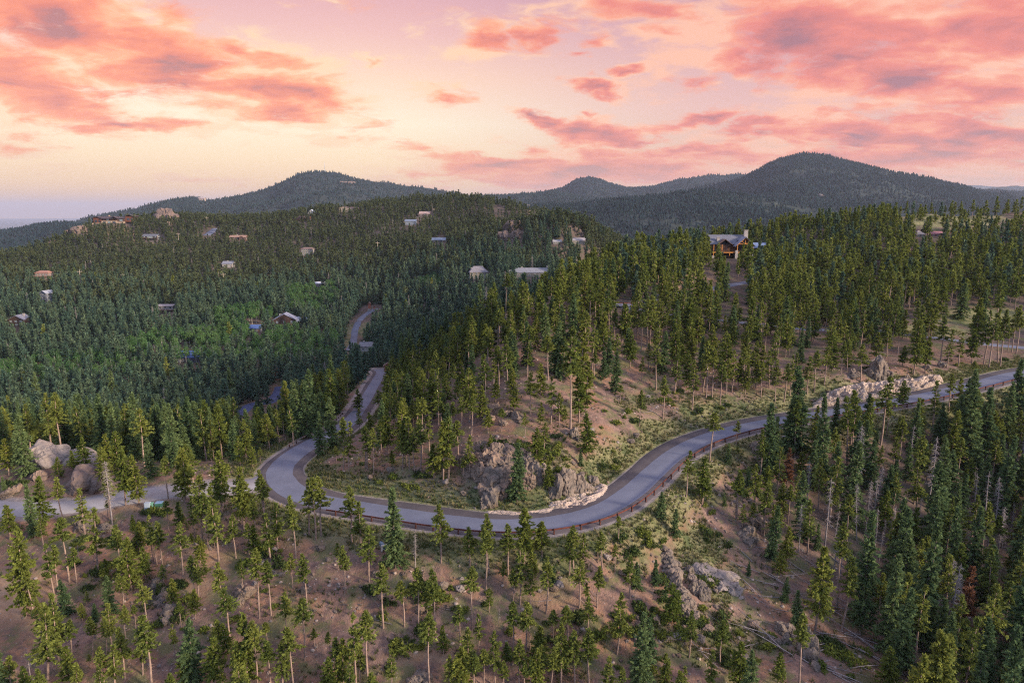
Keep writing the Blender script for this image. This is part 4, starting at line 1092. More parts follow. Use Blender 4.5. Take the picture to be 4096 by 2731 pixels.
def near_roads(x, y):
    b = np.zeros(x.shape, bool)
    for P, w in ALLROADS:
        for k in range(0, len(P), 3):
            b |= (x - P[k, 0]) ** 2 + (y - P[k, 1]) ** 2 < (w + .2) ** 2
    for k, p in PADS.items():
        if p: b |= (x - p[0]) ** 2 + (y - p[1]) ** 2 < (17 if k == 'lodge' else 20 if k == 'hilltop' else 5.5) ** 2
    return b
def scatter(x0, x1, y0, y1, sp, seed):
    g = np.random.default_rng(seed)
    xs = np.arange(x0, x1, sp); ys = np.arange(y0, y1, sp)
    X, Y = np.meshgrid(xs, ys); X = X.ravel() + g.uniform(-.5, .5, X.size) * sp * .95; Y = Y.ravel() + g.uniform(-.5, .5, Y.size) * sp * .95
    m = (np.abs(X / Y) < 1.05); return X[m], Y[m], g
def fill(x, y, g, rule):
    z = gridz(x, y); u, v = project(x, y, z)
    keep, kind, H = rule(x, y, z, u, v, g)
    keep &= ~near_roads(x, y)
    i = np.nonzero(keep)[0]
    x, y, z, H, kind = x[i], y[i], z[i], H[i], kind[i]
    for k in range(0, len(hx)):
        pass
    b = blocked(x, y, z, H)
    out = ~b
    return x[out], y[out], z[out], H[out], kind[out]
def away_from_hand(x, y, r):
    ok = np.ones(x.shape, bool)
    for a, b in zip(hx, hy): ok &= (x - a) ** 2 + (y - b) ** 2 > r * r
    return ok
# kinds: 0 pine 1 full 2 fir 3 snag 4 aspen
KN = ['pine', 'full', 'fir', 'snag', 'aspen']
FILL = []
def rule_gully(x, y, z, u, v, g):
    k = in_poly(u, v, GULLY) & away_from_hand(x, y, 2.6)
    edge = sstep(0, 70, u - np.interp(v, [440, 520, 600, 700], [735, 725, 775, 830])) * sstep(395, 450, v)
    k &= g.random(x.shape) < (.35 + .65 * edge)
    kind = g.choice([0, 1, 2, 3], x.shape, p=[.36, .12, .40, .12])
    H = np.where(kind == 2, g.uniform(9, 19, x.shape), g.uniform(8, 15, x.shape))
    return k, kind, H
x, y, g = scatter(20, 200, 70, 172, 3.6, 31); FILL.append(fill(x, y, g, rule_gully))
def rule_hill(x, y, z, u, v, g):
    k = in_poly(u, v, HILL) & away_from_hand(x, y, 2.6)
    nz = fbm(x / 18, y / 18, 2, 40)
    k &= ~(in_poly(u, v, MEADOW) & (g.random(x.shape) > .10)) & ~(in_poly(u, v, GREENM) & (g.random(x.shape) > .12))
    k &= (g.random(x.shape) < .93 + .4 * nz)
    k &= ~((v > 345) & (u > 690) & (g.random(x.shape) > .6))
    k &= ~((v > 346) & (u > 520) & (u <= 690) & (g.random(x.shape) > .66))
    kind = g.choice([0, 1, 2], x.shape, p=[.60, .22, .18])
    H = g.uniform(7.5, 14.2, x.shape) * np.where((v < 262) & (u > 700), .78, 1) * np.where(v > 350, .85, 1)
    return k, kind, H
x, y, g = scatter(-60, 520, 128, 520, 4.3, 32); FILL.append(fill(x, y, g, rule_hill))
def rule_left(x, y, z, u, v, g):
    hill = in_poly(u, v, HILL) & (y < 500) & (u > 372)
    k = (v < 462) & (u < 420 + (y - 150) * 1.2) & ~hill & away_from_hand(x, y, 2.6)
    k |= in_poly(u, v, LEFTS) & away_from_hand(x, y, 3.0) & (g.random(x.shape) < .55)
    k &= ~((y < 185) & (u > 372) & (v > 400))
    asp = np.zeros(x.shape, bool)
    for P in ASPEN: asp |= in_poly(u, v, P)
    near = y < 150
    nz = fbm(x / 40, y / 40, 2, 41)
    k &= g.random(x.shape) < .93 + .4 * nz
    p = g.random(x.shape)
    vf = .62 + .37 * (y > 225)
    kind = np.where(p < vf, 2, np.where(p < vf + .10, 1, 0))
    kind = np.where(asp & (g.random(x.shape) < .85), 4, kind)
    kind = np.where((~asp) & (g.random(x.shape) < .012), 3, kind)
    H = g.uniform(8, 15, x.shape) * (1 + .25 * (g.random(x.shape) > .92)); H = np.where(kind == 4, g.uniform(8, 11, x.shape), H)
    H *= 1 - .25 * sstep(550, 800, y)
    return k, kind, H
x, y, g = scatter(-330, 120, 132, 300, 4.4, 33); FILL.append(fill(x, y, g, rule_left))
x, y, g = scatter(-620, 420, 300.5, 620, 4.7, 34); FILL.append(fill(x, y, g, rule_left))
x, y, g = scatter(-1100, 700, 620.5, 1240, 5.6, 35); FILL.append(fill(x, y, g, rule_left))
FORE = [(-60, 545), (60, 520), (200, 530), (330, 560), (600, 560), (640, 590), (690, 620), (800, 700), (800, 760), (-60, 760)]
def rule_fore(x, y, z, u, v, g):
    k = in_poly(u, v, FORE) & away_from_hand(x, y, 3.0) & (g.random(x.shape) < .55 + .5 * fbm(x / 12, y / 12, 2, 44)) & (attr_at0(DIRT, x, y) < .45)
    kind = g.choice([0, 1, 2], x.shape, p=[.66, .27, .07]); H = g.uniform(3.5, 9, x.shape)
    return k, kind, H
def attr_at0(G, x, y):
    Y = np.maximum(y, 24.01)
    return bil(G, (np.log(Y) - L0) / (L1 - L0) * (NL - 1), (x / Y - S0) / (S1 - S0) * (NS - 1))
x, y, g = scatter(30, 140, 590, 860, 4.6, 37)
FILL.append(fill(x, y, g, lambda x, y, z, u, v, g: ((v < 262) & (u > 545) & (u < 610), np.full(x.shape, 2), g.uniform(8, 12, x.shape))))
x, y, g = scatter(-90, 60, 62, 110, 5.4, 36); FILL.append(fill(x, y, g, rule_fore))
fx, fy, fz, fH, fk = [np.concatenate([f[i] for f in FILL]) for i in range(5)]
print('hand', n_hand, 'fill', len(fx), 'by kind', np.bincount(fk))

# ------------------------------------------------------------------ choose which trees are individuals
ALLT = [dict(x=t[0], y=t[1], z=t[2], H=t[3], k=t[4], hand=1) for t in TREES]
ALLT += [dict(x=float(a), y=float(b), z=float(c), H=float(d), k=KN[int(e)], hand=0) for a, b, c, d, e in zip(fx, fy, fz, fH, fk)]
for t in ALLT:
    u, vb = project(t['x'], t['y'], t['z']); _, vt = project(t['x'], t['y'], t['z'] + t['H'])
    t['u'], t['vb'], t['vt'] = float(u), float(vb), float(vt)
    t['px'] = max(0.0, min(vb, 682) - max(vt, 0)) if -12 < u < 1036 else 0.0
FAM = {'pine': 'pine', 'full': 'pine', 'fir': 'fir', 'snag': 'dead', 'red': 'dead', 'aspen': 'aspen'}
LIMIT = {'pine': 300, 'fir': 300, 'dead': 120, 'aspen': 120}
for fam, lim in LIMIT.items():
    c = [t for t in ALLT if FAM[t['k']] == fam and t['px'] > 1]
    c.sort(key=lambda t: -t['px'] - 14 * t['hand'])
    for t in c[:lim]: t['solo'] = 1
SOLO = [t for t in ALLT if t.get('solo')]
REST = [t for t in ALLT if not t.get('solo')]

def gn_group(coll):
    ng = bpy.data.node_groups.new('instance_trees', 'GeometryNodeTree')
    ng.interface.new_socket('Geometry', in_out='INPUT', socket_type='NodeSocketGeometry')
    ng.interface.new_socket('Geometry', in_out='OUTPUT', socket_type='NodeSocketGeometry')
    gi = ng.nodes.new('NodeGroupInput'); go = ng.nodes.new('NodeGroupOutput')
    ip = ng.nodes.new('GeometryNodeInstanceOnPoints')
    ci = ng.nodes.new('GeometryNodeCollectionInfo'); ci.inputs['Collection'].default_value = coll
    ci.inputs['Separate Children'].default_value = True; ci.inputs['Reset Children'].default_value = True
    def na(name, dt):
        a = ng.nodes.new('GeometryNodeInputNamedAttribute'); a.data_type = dt; a.inputs['Name'].default_value = name
        return a.outputs['Attribute']
    ip.inputs['Pick Instance'].default_value = True
    ng.links.new(gi.outputs[0], ip.inputs['Points']); ng.links.new(ci.outputs[0], ip.inputs['Instance'])
    ng.links.new(na('idx', 'INT'), ip.inputs['Instance Index'])
    ng.links.new(na('rot', 'FLOAT_VECTOR'), ip.inputs['Rotation'])
    ng.links.new(na('scl', 'FLOAT_VECTOR'), ip.inputs['Scale'])
    ng.links.new(ip.outputs[0], go.inputs[0])
    return ng
def stuff_instances(name, label, cat, meshes, pos, rot, scl, idx):
    coll = bpy.data.collections.new(name + '_shapes')
    for i, me in enumerate(meshes):
        o = bpy.data.objects.new('%s_shape_%02d' % (name, i), me); coll.objects.link(o)
    me = bpy.data.meshes.new(name)
    me.vertices.add(len(pos)); me.vertices.foreach_set('co', np.asarray(pos, np.float32).ravel())
    for nm, dt, arr in (('rot', 'FLOAT_VECTOR', rot), ('scl', 'FLOAT_VECTOR', scl)):
        a = me.attributes.new(nm, dt, 'POINT'); a.data.foreach_set('vector', np.asarray(arr, np.float32).ravel())
    a = me.attributes.new('idx', 'INT', 'POINT'); a.data.foreach_set('value', np.asarray(idx, np.int32))
    o = obj(name, me)
    md = o.modifiers.new('instances', 'NODES'); md.node_group = gn_group(coll)
    return tag(o, label, cat, kind='stuff')
g = np.random.default_rng(77)
def emit(name, label, cat, lst, shapes):
    """shapes: list of (height, mesh); chosen at random"""
    if not lst: return
    n = len(lst); idx = g.integers(0, len(shapes), n)
    pos = [(t['x'], t['y'], t['z'] - .05) for t in lst]
    sc = np.array([t['H'] / shapes[i][0] for t, i in zip(lst, idx)])
    wide = np.array([np.clip((shapes[i][0] / t['H']) ** .35, .8, 1.35) for t, i in zip(lst, idx)]) * g.uniform(.85, 1.15, n)
    scl = np.stack([sc * wide, sc * wide, sc], 1)
    rot = np.stack([g.normal(0, .025, n), g.normal(0, .025, n), g.random(n) * 6.28], 1)
    stuff_instances(name, label, cat, [s[1] for s in shapes], pos, rot, scl, idx)
def sel(f): return [t for t in REST if f(t)]
P3 = lambda k: [(p[0], p[3]) for p in PROTO[k]]
NEAR = 230
_j = random.Random(3)
for t in ALLT: t['yy'] = t['y'] + _j.gauss(0, 45) + 90 * float(fbm(np.array([t['x'] / 90]), np.array([t['y'] / 90]), 2, 71)[0])
emit('pine_forest', 'pine forest standing thick on the right slope and ridge behind the nearest single pines', 'forest', sel(lambda t: FAM[t['k']] == 'pine' and t['y'] < NEAR), P3('pine') + P3('full'))
emit('fir_forest', 'dark fir thicket filling the gully and the slopes behind the nearest single firs', 'forest', sel(lambda t: t['k'] == 'fir' and t['y'] < NEAR), P3('fir'))
emit('ridge_forest', 'olive green pine woods covering the middle distance slopes left and right', 'forest', sel(lambda t: FAM[t['k']] == 'pine' and NEAR <= t['y'] and t['yy'] < 600), LOD['mid_pine'])
emit('valley_forest', 'dark bluish conifer forest covering the valley floor left of the road', 'forest', sel(lambda t: t['k'] == 'fir' and NEAR <= t['y'] and t['yy'] < 600), LOD['mid_fir'])
emit('hillside_forest', 'small distant conifers covering the upper left hillside up to its ridge line', 'forest', sel(lambda t: t['k'] not in ('aspen', 'snag', 'red') and t['y'] >= NEAR and t['yy'] >= 600), LOD['far'])
emit('aspen_grove', 'bright green aspen groves in the valley beyond the nearest single aspens', 'aspen grove', sel(lambda t: t['k'] == 'aspen'), LOD['mid_aspen'])
emit('dead_tree_stand', 'pale dead trees scattered through the far forest', 'dead trees', sel(lambda t: t['k'] in ('snag', 'red')), P3('snag'))

# ------------------------------------------------------------------ far forests as one low mesh per mountain
def cones(name, label, data, n, hgt, wid, seed, mt, dens_k, smin=None, smax=None, tmax=1.02, clearing=.22):
    X, Y, Z, s, t = data
    g = np.random.default_rng(seed)
    fi = g.random(n * 2); fj = g.random(n * 2)
    a = fi * (X.shape[0] - 1) * min(1, tmax / t[-1]); b = fj * (X.shape[1] - 1)
    x, y, z = bil(X, a, b), bil(Y, a, b), bil(Z, a, b)
    u, v = project(x, y, z)
    w = y / y.max()
    m = (u > -60) & (u < 1090) & (g.random(n * 2) < w) & (fbm(x / 300, y / 300, 3, seed) + .25 * g.normal(0, 1, n * 2) < clearing * 2.2)
    x, y, z = x[m][:n], y[m][:n], z[m][:n]; n = len(x)
    H = hgt * g.uniform(.65, 1.25, n); W_ = wid * g.uniform(.7, 1.2, n)
    k = 5; ang = np.arange(k) * 2 * math.pi / k
    V = np.zeros((n, k * 2 + 1, 3)); ph = g.random(n) * 6.28
    for j in range(k):
        V[:, j, 0] = x + W_ * np.cos(ang[j] + ph) * g.uniform(.7, 1.2, n); V[:, j, 1] = y + W_ * np.sin(ang[j] + ph) * g.uniform(.7, 1.2, n); V[:, j, 2] = z + H * g.uniform(.05, .2, n)
        V[:, k + j, 0] = x + W_ * .55 * np.cos(ang[j] + ph + .6); V[:, k + j, 1] = y + W_ * .55 * np.sin(ang[j] + ph + .6); V[:, k + j, 2] = z + H * .6
    V[:, 2 * k] = np.stack([x, y, z + H], 1)
    F = []
    for j in range(k):
        j2 = (j + 1) % k
        F += [(j, j2, k + j), (j2, k + j2, k + j), (k + j, k + j2, 2 * k)]
    F = (np.arange(n)[:, None, None] * (2 * k + 1) + np.array(F)[None]).reshape(-1, 3)
    me = new_mesh(name, V.reshape(-1, 3), F, mt)
    with_tint(me, np.repeat(np.clip(g.normal(.45, .2, n), 0, 1), 2 * k + 1))
    tag(obj(name, me), label, 'forest', kind='stuff')
M_FARF = foliage_material('far_needles', (.014, .030, .034), (.024, .042, .042), (.04, .056, .045), trans=.1)
cones('distant_forest', 'distant dark forest on the broad left mountain with the radio mast', mL, 26000, 14, 4.2, 1, M_FARF, 0)
cones('distant_forest', 'distant forest on the small pointed peak and ridge in the middle of the skyline', mC, 22000, 18, 7, 2, M_FARF, 0)
cones('distant_forest', 'distant forest on the low foothill in front of the middle peak', mF, 16000, 12, 3.4, 3, M_FARF, 0, clearing=.12)
cones('distant_forest', 'distant dark forest on the tall rounded right mountain', mR, 34000, 14, 4.4, 4, M_FARF, 0)
cones('distant_forest', 'distant forest on the low hill at the far left edge', mD, 12000, 13, 4.0, 5, M_FARF, 0)

# ------------------------------------------------------------------ individuals
def lab_side(t):
    return ''
GRP = {'pine': 'pine trees', 'fir': 'fir trees', 'dead': 'dead trees', 'aspen': 'aspen trees'}
NAME = {'pine': 'pine_tree', 'fir': 'fir_tree', 'dead': 'dead_tree', 'aspen': 'aspen_tree'}
def add_tree(t, r):
    k = t['k']; lst = PROTO[k]; i = r.randrange(len(lst))
    if k == 'snag' and t['H'] < 8: i = 0
    H0, tm, cm, jm = lst[i]
    root = empty(NAME[FAM[k]], (t['x'], t['y'], t['z'] - .05), r.random() * 6.28)
    s = t['H'] / H0
    w = s * min(1.4, max(.75, (H0 / t['H']) ** .4)) * r.uniform(.9, 1.12)
    root.scale = (w, w, s)
    root.rotation_euler.x = r.gauss(0, .03); root.rotation_euler.y = r.gauss(0, .03)
    a = obj('trunk', tm, root); b = obj('crown' if k not in ('snag',) else 'branches', cm, root)
    tag(root, t['label'], {'pine': 'pine tree', 'fir': 'fir tree', 'dead': 'dead tree', 'aspen': 'aspen tree'}[FAM[k]], GRP[FAM[k]])
    return root

ZONES = [(10, 498, 'by the left end of the gravel road'), (40, 465, 'around the pale boulder pile on the left'), (100, 476, 'around the red boulder above the gravel road'), (150, 470, 'behind the middle of the gravel road'),
 (200, 465, 'behind the right half of the gravel road'), (240, 450, 'left of the road arm with the grey guardrail'), (8, 550, 'at the left edge below the gravel road'), (38, 525, 'just below the left part of the gravel road'),
 (75, 540, 'on the grey slope below the gravel road'), (110, 512, 'between the boulder and gravel road'), (150, 560, 'on the red dirt below the utility boxes'), (170, 528, 'just below the green utility boxes'),
 (200, 515, 'on the dirt below the gravel turnout'), (235, 522, 'below the mouth of the gravel turnout'), (265, 530, 'just below the bend of the asphalt road'), (205, 560, 'on the bare red slope left of centre'),
 (250, 580, 'on the brown slope below the road junction'), (290, 560, 'downhill of the left guardrail end'), (312, 532, 'beside the left end of the long guardrail'), (20, 610, 'on the tan clearing in the lower left corner'),
 (60, 600, 'right of the tan clearing at lower left'), (100, 620, 'in the lower left thicket'), (140, 610, 'around the dark rocks at lower left'), (25, 670, 'at the bottom left corner'), (70, 670, 'along the bottom edge near the left corner'),
 (120, 670, 'at the bottom edge left of the big green fir'), (180, 640, 'above and beside the big green fir'), (180, 680, 'at the bottom edge around the big green fir'), (225, 640, 'on the brown slope at lower left centre'), (235, 680, 'at the bottom edge below the angular boulder'),
 (280, 620, 'on the gully dirt at lower left centre'), (285, 680, 'at the bottom edge left of the orange trail'), (340, 545, 'on the grass bank under the long guardrail'), (345, 590, 'left of the upper orange dirt trail'), (350, 640, 'beside the lower orange dirt trail'), (365, 690, 'at the bottom edge under the orange trail'),
 (395, 550, 'on the green bank below the big bend'), (400, 600, 'on the grey scree below the green bank'), (420, 640, 'between the two orange dirt trails'), (430, 690, 'at the bottom edge just left of centre'), (450, 560, 'just below the guardrail left of centre'), (470, 600, 'on the red slope under the bend'),
 (480, 650, 'low on the middle red slope'), (485, 695, 'at the bottom edge in the centre'), (500, 540, 'standing in front of the guardrail at the bend'), (520, 580, 'on the red slope below the deepest bend'), (530, 620, 'in the middle stand above the bottom edge'), (535, 690, 'at the bottom edge just right of centre'),
 (575, 560, 'on the chip covered ground below the bend'), (580, 610, 'left of the long grey rock spine'), (580, 670, 'at the bottom edge left of the rocky field'), (615, 555, 'near the top of the grey rock spine'), (630, 600, 'beside the lower grey rock spine'), (640, 660, 'in the rocky field at lower right centre'),
 (660, 520, 'on the grass below the right of the bend'), (700, 530, 'on the meadow edge below the guardrail'), (710, 600, 'beside the rock slabs right of centre'), (715, 690, 'at the bottom edge under the rock slabs'), (745, 490, 'below the guardrail by the first grey outcrop'), (750, 550, 'around the boulders at the gully edge'),
 (780, 520, 'in the gully behind the rust red fir'), (770, 620, 'at the gully edge above the fallen logs'), (800, 680, 'at the bottom edge by the fallen logs'), (790, 450, 'below the guardrail where the road straightens'), (840, 470, 'downhill of the straight guardrail'), (840, 560, 'among the dead trees of the gully'),
 (850, 630, 'in the lower gully left of the tallest firs'), (880, 690, 'at the bottom edge below the tallest firs'), (890, 440, 'just below the road opposite the pale rock cut'), (890, 500, 'in the gully left of the tall grey rock'), (900, 570, 'in the heart of the dark gully'), (910, 640, 'beside the tallest firs of the gully'),
 (950, 680, 'at the bottom edge right of the tallest firs'), (945, 430, 'below the right stretch of guardrail'), (950, 490, 'around the tall grey rock at right'), (960, 560, 'in the gully below the tall grey rock'), (970, 620, 'low in the gully near the right edge'), (1005, 440, 'at the right edge below the road'), (1010, 530, 'at the right edge beside the grey rock'), (1010, 620, 'at the right edge low in the gully'), (1010, 690, 'in the bottom right corner'),
 (345, 460, 'inside the tip of the road bend'), (370, 470, 'at the left foot of the knoll in the bend'), (400, 475, 'on the left shoulder of the knoll'), (430, 475, 'left of the big knoll outcrop'), (462, 465, 'right beside the big knoll outcrop'), (355, 430, 'along the inner side of the left road arm'), (385, 420, 'on the wooded slope above the left road arm'),
 (420, 425, 'in the wood above the knoll, left part'), (455, 420, 'in the wood above the knoll, right part'), (490, 430, 'around the small upper rocks of the knoll'), (520, 490, 'in front of the big knoll outcrop'), (510, 455, 'on the juniper patch behind the outcrop'), (540, 450, 'on the green shelf right of the outcrop'), (560, 480, 'above the pale cut in the bend'), (585, 440, 'by the grassy slope inside the bend'),
 (545, 410, 'on the red slope above the knoll'), (575, 415, 'where red slope meets the grassy bank'), (600, 395, 'on the open slope above the inner bank'), (640, 410, 'on the weedy clearing above the road'), (665, 420, 'just above the road past the grassy bank'), (400, 385, 'at the crest of the left wooded spur'), (440, 375, 'on the spur above the left road arm'), (480, 375, 'high in the wood above the knoll'),
 (520, 365, 'at the top of the red slope'), (560, 365, 'in the stand over the red slope'), (600, 365, 'in the wood edge above the clearing'), (640, 370, 'in the trunk row over the weedy clearing'), (680, 375, 'in the left of the trunk row above the road'), (715, 385, 'in the middle trunk row above the road'), (750, 385, 'in the trunk row left of the pale cut'), (785, 380, 'in the trunk row above the grass verge'),
 (815, 378, 'just left of the pale rock cut'), (850, 370, 'beside the grey rocks over the pale cut'), (890, 368, 'above the right end of the pale cut'), (930, 365, 'between the road and the narrow lane'), (980, 360, 'on the verge between road and lane at right'), (1015, 360, 'at the right edge above the road'),
 (460, 340, 'on the left flank of the wooded ridge'), (520, 325, 'on the lower left slope of the lodge ridge'), (580, 330, 'in the wood left of the driveway curve'), (625, 320, 'below the small driveway curve'), (670, 335, 'in the dense wood below the lodge'), (720, 340, 'in the dense wood right of the lodge axis'), (770, 340, 'in the middle of the right ridge wood'), (830, 345, 'in the wood left of the green meadow'), (900, 340, 'along the narrow lane left of the meadow'),
 (960, 335, 'beside the narrow lane at the green meadow'), (1010, 335, 'on the green meadow at right'), (940, 305, 'in the trunk row behind the green meadow'), (1000, 305, 'at the right of the row behind the meadow'), (870, 305, 'left of the trunk row behind the meadow'), (600, 290, 'left of the driveway on the ridge'), (650, 285, 'around the driveway below the lodge'), (700, 268, 'in front of the timber lodge'), (640, 262, 'left of the timber lodge'), (760, 270, 'right of the timber lodge'),
 (780, 300, 'on the ridge slope right of the lodge'), (850, 270, 'on the upper right ridge slope'), (820, 240, 'on the ridge top right of the lodge'), (930, 260, 'below the tan hilltop clearing'), (1000, 265, 'at the right edge below the hilltop clearing'), (880, 218, 'at the left end of the hilltop clearing'), (950, 212, 'on the skyline of the hilltop clearing'), (1010, 215, 'on the skyline at the right edge'),
 (300, 430, 'below the grey guardrail in the valley'), (270, 400, 'around the blue driveway in the valley'), (220, 420, 'in the valley left of the blue driveway'), (160, 430, 'in the valley behind the gravel road'), (100, 425, 'in the valley behind the red boulder'), (40, 425, 'in the valley behind the pale boulders'), (330, 400, 'in the dark valley left of the road'), (350, 375, 'where the road drops into the valley'), (290, 370, 'in the mid valley right part'), (230, 375, 'in the mid valley centre'),
 (160, 385, 'in the mid valley left of centre'), (90, 390, 'in the mid valley left part'), (30, 385, 'in the mid valley by the left edge'), (60, 350, 'left of the aspen grove'), (180, 350, 'in the large aspen grove'), (280, 350, 'at the right end of the aspen grove'), (350, 345, 'beside the distant valley road'), (400, 360, 'in the valley right of the distant road'), (430, 330, 'on the slope right of the valley road'), (310, 305, 'in the upper aspens behind the dark lodge')]
ORD = ['', 'second', 'third', 'fourth', 'fifth', 'sixth', 'seventh', 'eighth', 'ninth', 'tenth', 'eleventh', 'twelfth', 'thirteenth', 'fourteenth', 'fifteenth', 'sixteenth', 'seventeenth', 'eighteenth', 'nineteenth', 'twentieth']
ADJ = {'pine': 'slim bare-trunked pine', 'full': 'bushy pine', 'fir': 'dense conical fir', 'snag': 'bare grey dead tree', 'red': 'dead tree with rust red needles', 'aspen': 'round green aspen'}
def zoned(items, getuv, getadj):
    """give every item a label: its look, its rank from the left in its part of the picture, and that part"""
    za = np.array([(z[0], z[1]) for z in ZONES], float)
    cells = {}
    for it in items:
        u, v = getuv(it)
        k = int(np.argmin((za[:, 0] - u) ** 2 + ((za[:, 1] - v) * 1.25) ** 2))
        cells.setdefault((getadj(it), k), []).append((u, it))
    out = []
    for (adj, k), L in cells.items():
        L.sort(key=lambda q: q[0])
        n = len(L)
        for i, (u, it) in enumerate(L):
            if n == 1: pos = 'only ' + adj
            elif i == 0: pos = 'leftmost ' + adj
            elif i == n - 1: pos = 'rightmost ' + adj
            elif i < len(ORD): pos = ORD[i] + ' ' + adj + ' from left'
            elif n - 1 - i < len(ORD): pos = ORD[n - 1 - i] + ' ' + adj + ' from right'
            else: pos = 'middle ' + adj
            out.append((it, pos + ' ' + ZONES[k][2]))
    return out
for t, lb in zoned(SOLO, lambda t: (t['u'], t['vb']), lambda t: ADJ[t['k']]):
    t['label'] = lb
_r = random.Random(5)
for t in SOLO: add_tree(t, _r)

# ================================================================== rocks
def rock_material(name, a, b_, lich, sc=1.0):
    m = bpy.data.materials.new(name); m.use_nodes = True
    n = NT(m.node_tree); bs = n.n['Principled BSDF']
    co = n.new('ShaderNodeTexCoord').outputs['Object']
    n1 = n.noise(co, .35 * sc, 6, .65); n2 = n.noise(co, 2.2 * sc, 7, .7); cr = n.voro(n.vm('ADD', co, n.vm('SCALE', n.noise(co, 1.3 * sc, 4, .6, col=True), scale=1.5)), .55 * sc, 'DISTANCE_TO_EDGE')
    c = n.mix(n.ss(n1, .4, .6), a, b_)
    c = n.mix(n.ss(n2, .55, .72), c, lich)
    c = n.mix(n.ss(cr, 0, .03, .6, 0), c, C4(.07, .06, .055))
    n.l.new(c, bs.inputs['Base Color']); bs.inputs['Roughness'].default_value = .92; bs.inputs['Specular IOR Level'].default_value = .15
    b = n.new('ShaderNodeBump'); b.inputs['Strength'].default_value = 1; b.inputs['Distance'].default_value = .25
    n.put(b.inputs['Height'], n.m('ADD', n2, n.ss(cr, 0, .10, 0, .35))); n.l.new(b.outputs[0], bs.inputs['Normal'])
    return m
M_ROCK = rock_material('granite', C4(.27, .185, .135), C4(.18, .135, .105), C4(.28, .235, .165))
M_ROCKP = rock_material('pale_granite', C4(.31, .25, .215), C4(.25, .205, .18), C4(.36, .315, .26), .6)
M_ROCKR = rock_material('red_granite', C4(.22, .15, .12), C4(.17, .125, .105), C4(.26, .21, .17), .6)
M_ROCKG = rock_material('grey_lichen_rock', C4(.24, .182, .142), C4(.155, .125, .104), C4(.27, .235, .165))
M_CUT = rock_material('fresh_cut_rock', C4(.46, .355, .29), C4(.38, .29, .235), C4(.56, .47, .41), .8)
_b = bmesh.new(); bmesh.ops.create_icosphere(_b, subdivisions=4, radius=1.0)
ICO_V = np.array([v.co[:] for v in _b.verts]); ICO_F = np.array([[v.index for v in f.verts] for f in _b.faces]); _b.free()
_b = bmesh.new(); bmesh.ops.create_icosphere(_b, subdivisions=2, radius=1.0)
ICO2_V = np.array([v.co[:] for v in _b.verts]); ICO2_F = np.array([[v.index for v in f.verts] for f in _b.faces]); _b.free()
def rock(size, seed, planes=13, rough=.12, low=False, crag=.10):
    g = np.random.default_rng(seed)
    d = ICO2_V if low else ICO_V
    r = np.full(len(d), 1.15)
    for _ in range(planes):
        n = g.normal(0, 1, 3); n /= np.linalg.norm(n); h = g.uniform(.62, 1.0)
        c = d @ n
        r = np.where(c > .05, np.minimum(r, h / np.maximum(c, .05)), r)
    o = g.random() * 100
    K2 = 60 if not low else 8
    cs_ = g.normal(0, 1, (K2, 3)); cs_ /= np.linalg.norm(cs_, axis=1)[:, None]
    warp_ = d + .18 * np.stack([fbm(d[:, 1] * 3 + o, d[:, 2] * 3, 3, 3), fbm(d[:, 2] * 3 + o, d[:, 0] * 3, 3, 5), fbm(d[:, 0] * 3 + o, d[:, 1] * 3, 3, 7)], 1)
    dd = np.sort(np.linalg.norm((warp_[:, None] - cs_[None]) * np.array([1, 1, .75]), axis=2), axis=1)
    ci_ = np.argmin(np.linalg.norm((warp_[:, None] - cs_[None]) * np.array([1, 1, .75]), axis=2), axis=1)
    r = r * (1 + crag * g.uniform(-1, 1, K2)[ci_]) - crag * .9 * (1 - sstep(0, .07, dd[:, 1] - dd[:, 0]))
    nz = fbm(d[:, 0] * 2.5 + o, d[:, 1] * 2.5 + d[:, 2] * 1.9, 4, seed % 90)
    r = r * (1 + rough * nz) + rough * .15 * ridged(d[:, 0] * 5 + o, d[:, 2] * 5 - d[:, 1] * 3, 3, seed % 70)
    v = d * r[:, None] * np.array(size)
    a = g.random() * 6.28; ca, sa = math.cos(a), math.sin(a)
    return np.stack([v[:, 0] * ca - v[:, 1] * sa, v[:, 0] * sa + v[:, 1] * ca, v[:, 2]], 1), (ICO2_F if low else ICO_F)
def outcrop(name, label, cat, spots, m, seed, group=None):
    """spots: (column, row, radius, height factor); blocks of one rock mass, in one mesh"""
    V = []; Fs = []; o = 0; base = None
    for i, (u, v, r, hf) in enumerate(spots):
        h = hit(u, v)
        if h is None: continue
        if base is None: base = np.array(h)
        rv, rf = rock((r, r * .85, r * hf), seed * 31 + i, crag=.12 if seed not in (10, 11) else .05)
        rv = rv + np.array([h[0], h[1] + r * .3, h[2] + r * hf * .12]) - base
        V.append(rv); Fs.append(rf + o); o += len(rv)
    if base is None: return
    return tag(obj(name, new_mesh(name, np.vstack(V), np.vstack(Fs), m, False), None, tuple(base)), label, cat, group)
R_ = random.Random(9)
def cluster(u0, v0, ru, rv_, n, r0, r1, hf=(.7, 1.3), seed=0):
    g = random.Random(seed); L = []
    for _ in range(n):
        a = g.random() * 6.28; q = math.sqrt(g.random())
        L.append((u0 + math.cos(a) * ru * q, v0 + math.sin(a) * rv_ * q, g.uniform(r0, r1), g.uniform(*hf)))
    return L
knoll = [(497, 464, 2.3, .8), (484, 461, 1.9, .7), (490, 449, 1.8, .6), (506, 452, 1.6, .6)] + cluster(503, 474, 34, 20, 52, .8, 2.1, seed=1) + cluster(480, 462, 20, 16, 16, .8, 1.8, seed=2)
outcrop('rock_outcrop', 'large rugged grey brown outcrop on the knoll inside the road bend', 'rock outcrop', knoll, M_ROCK, 1)
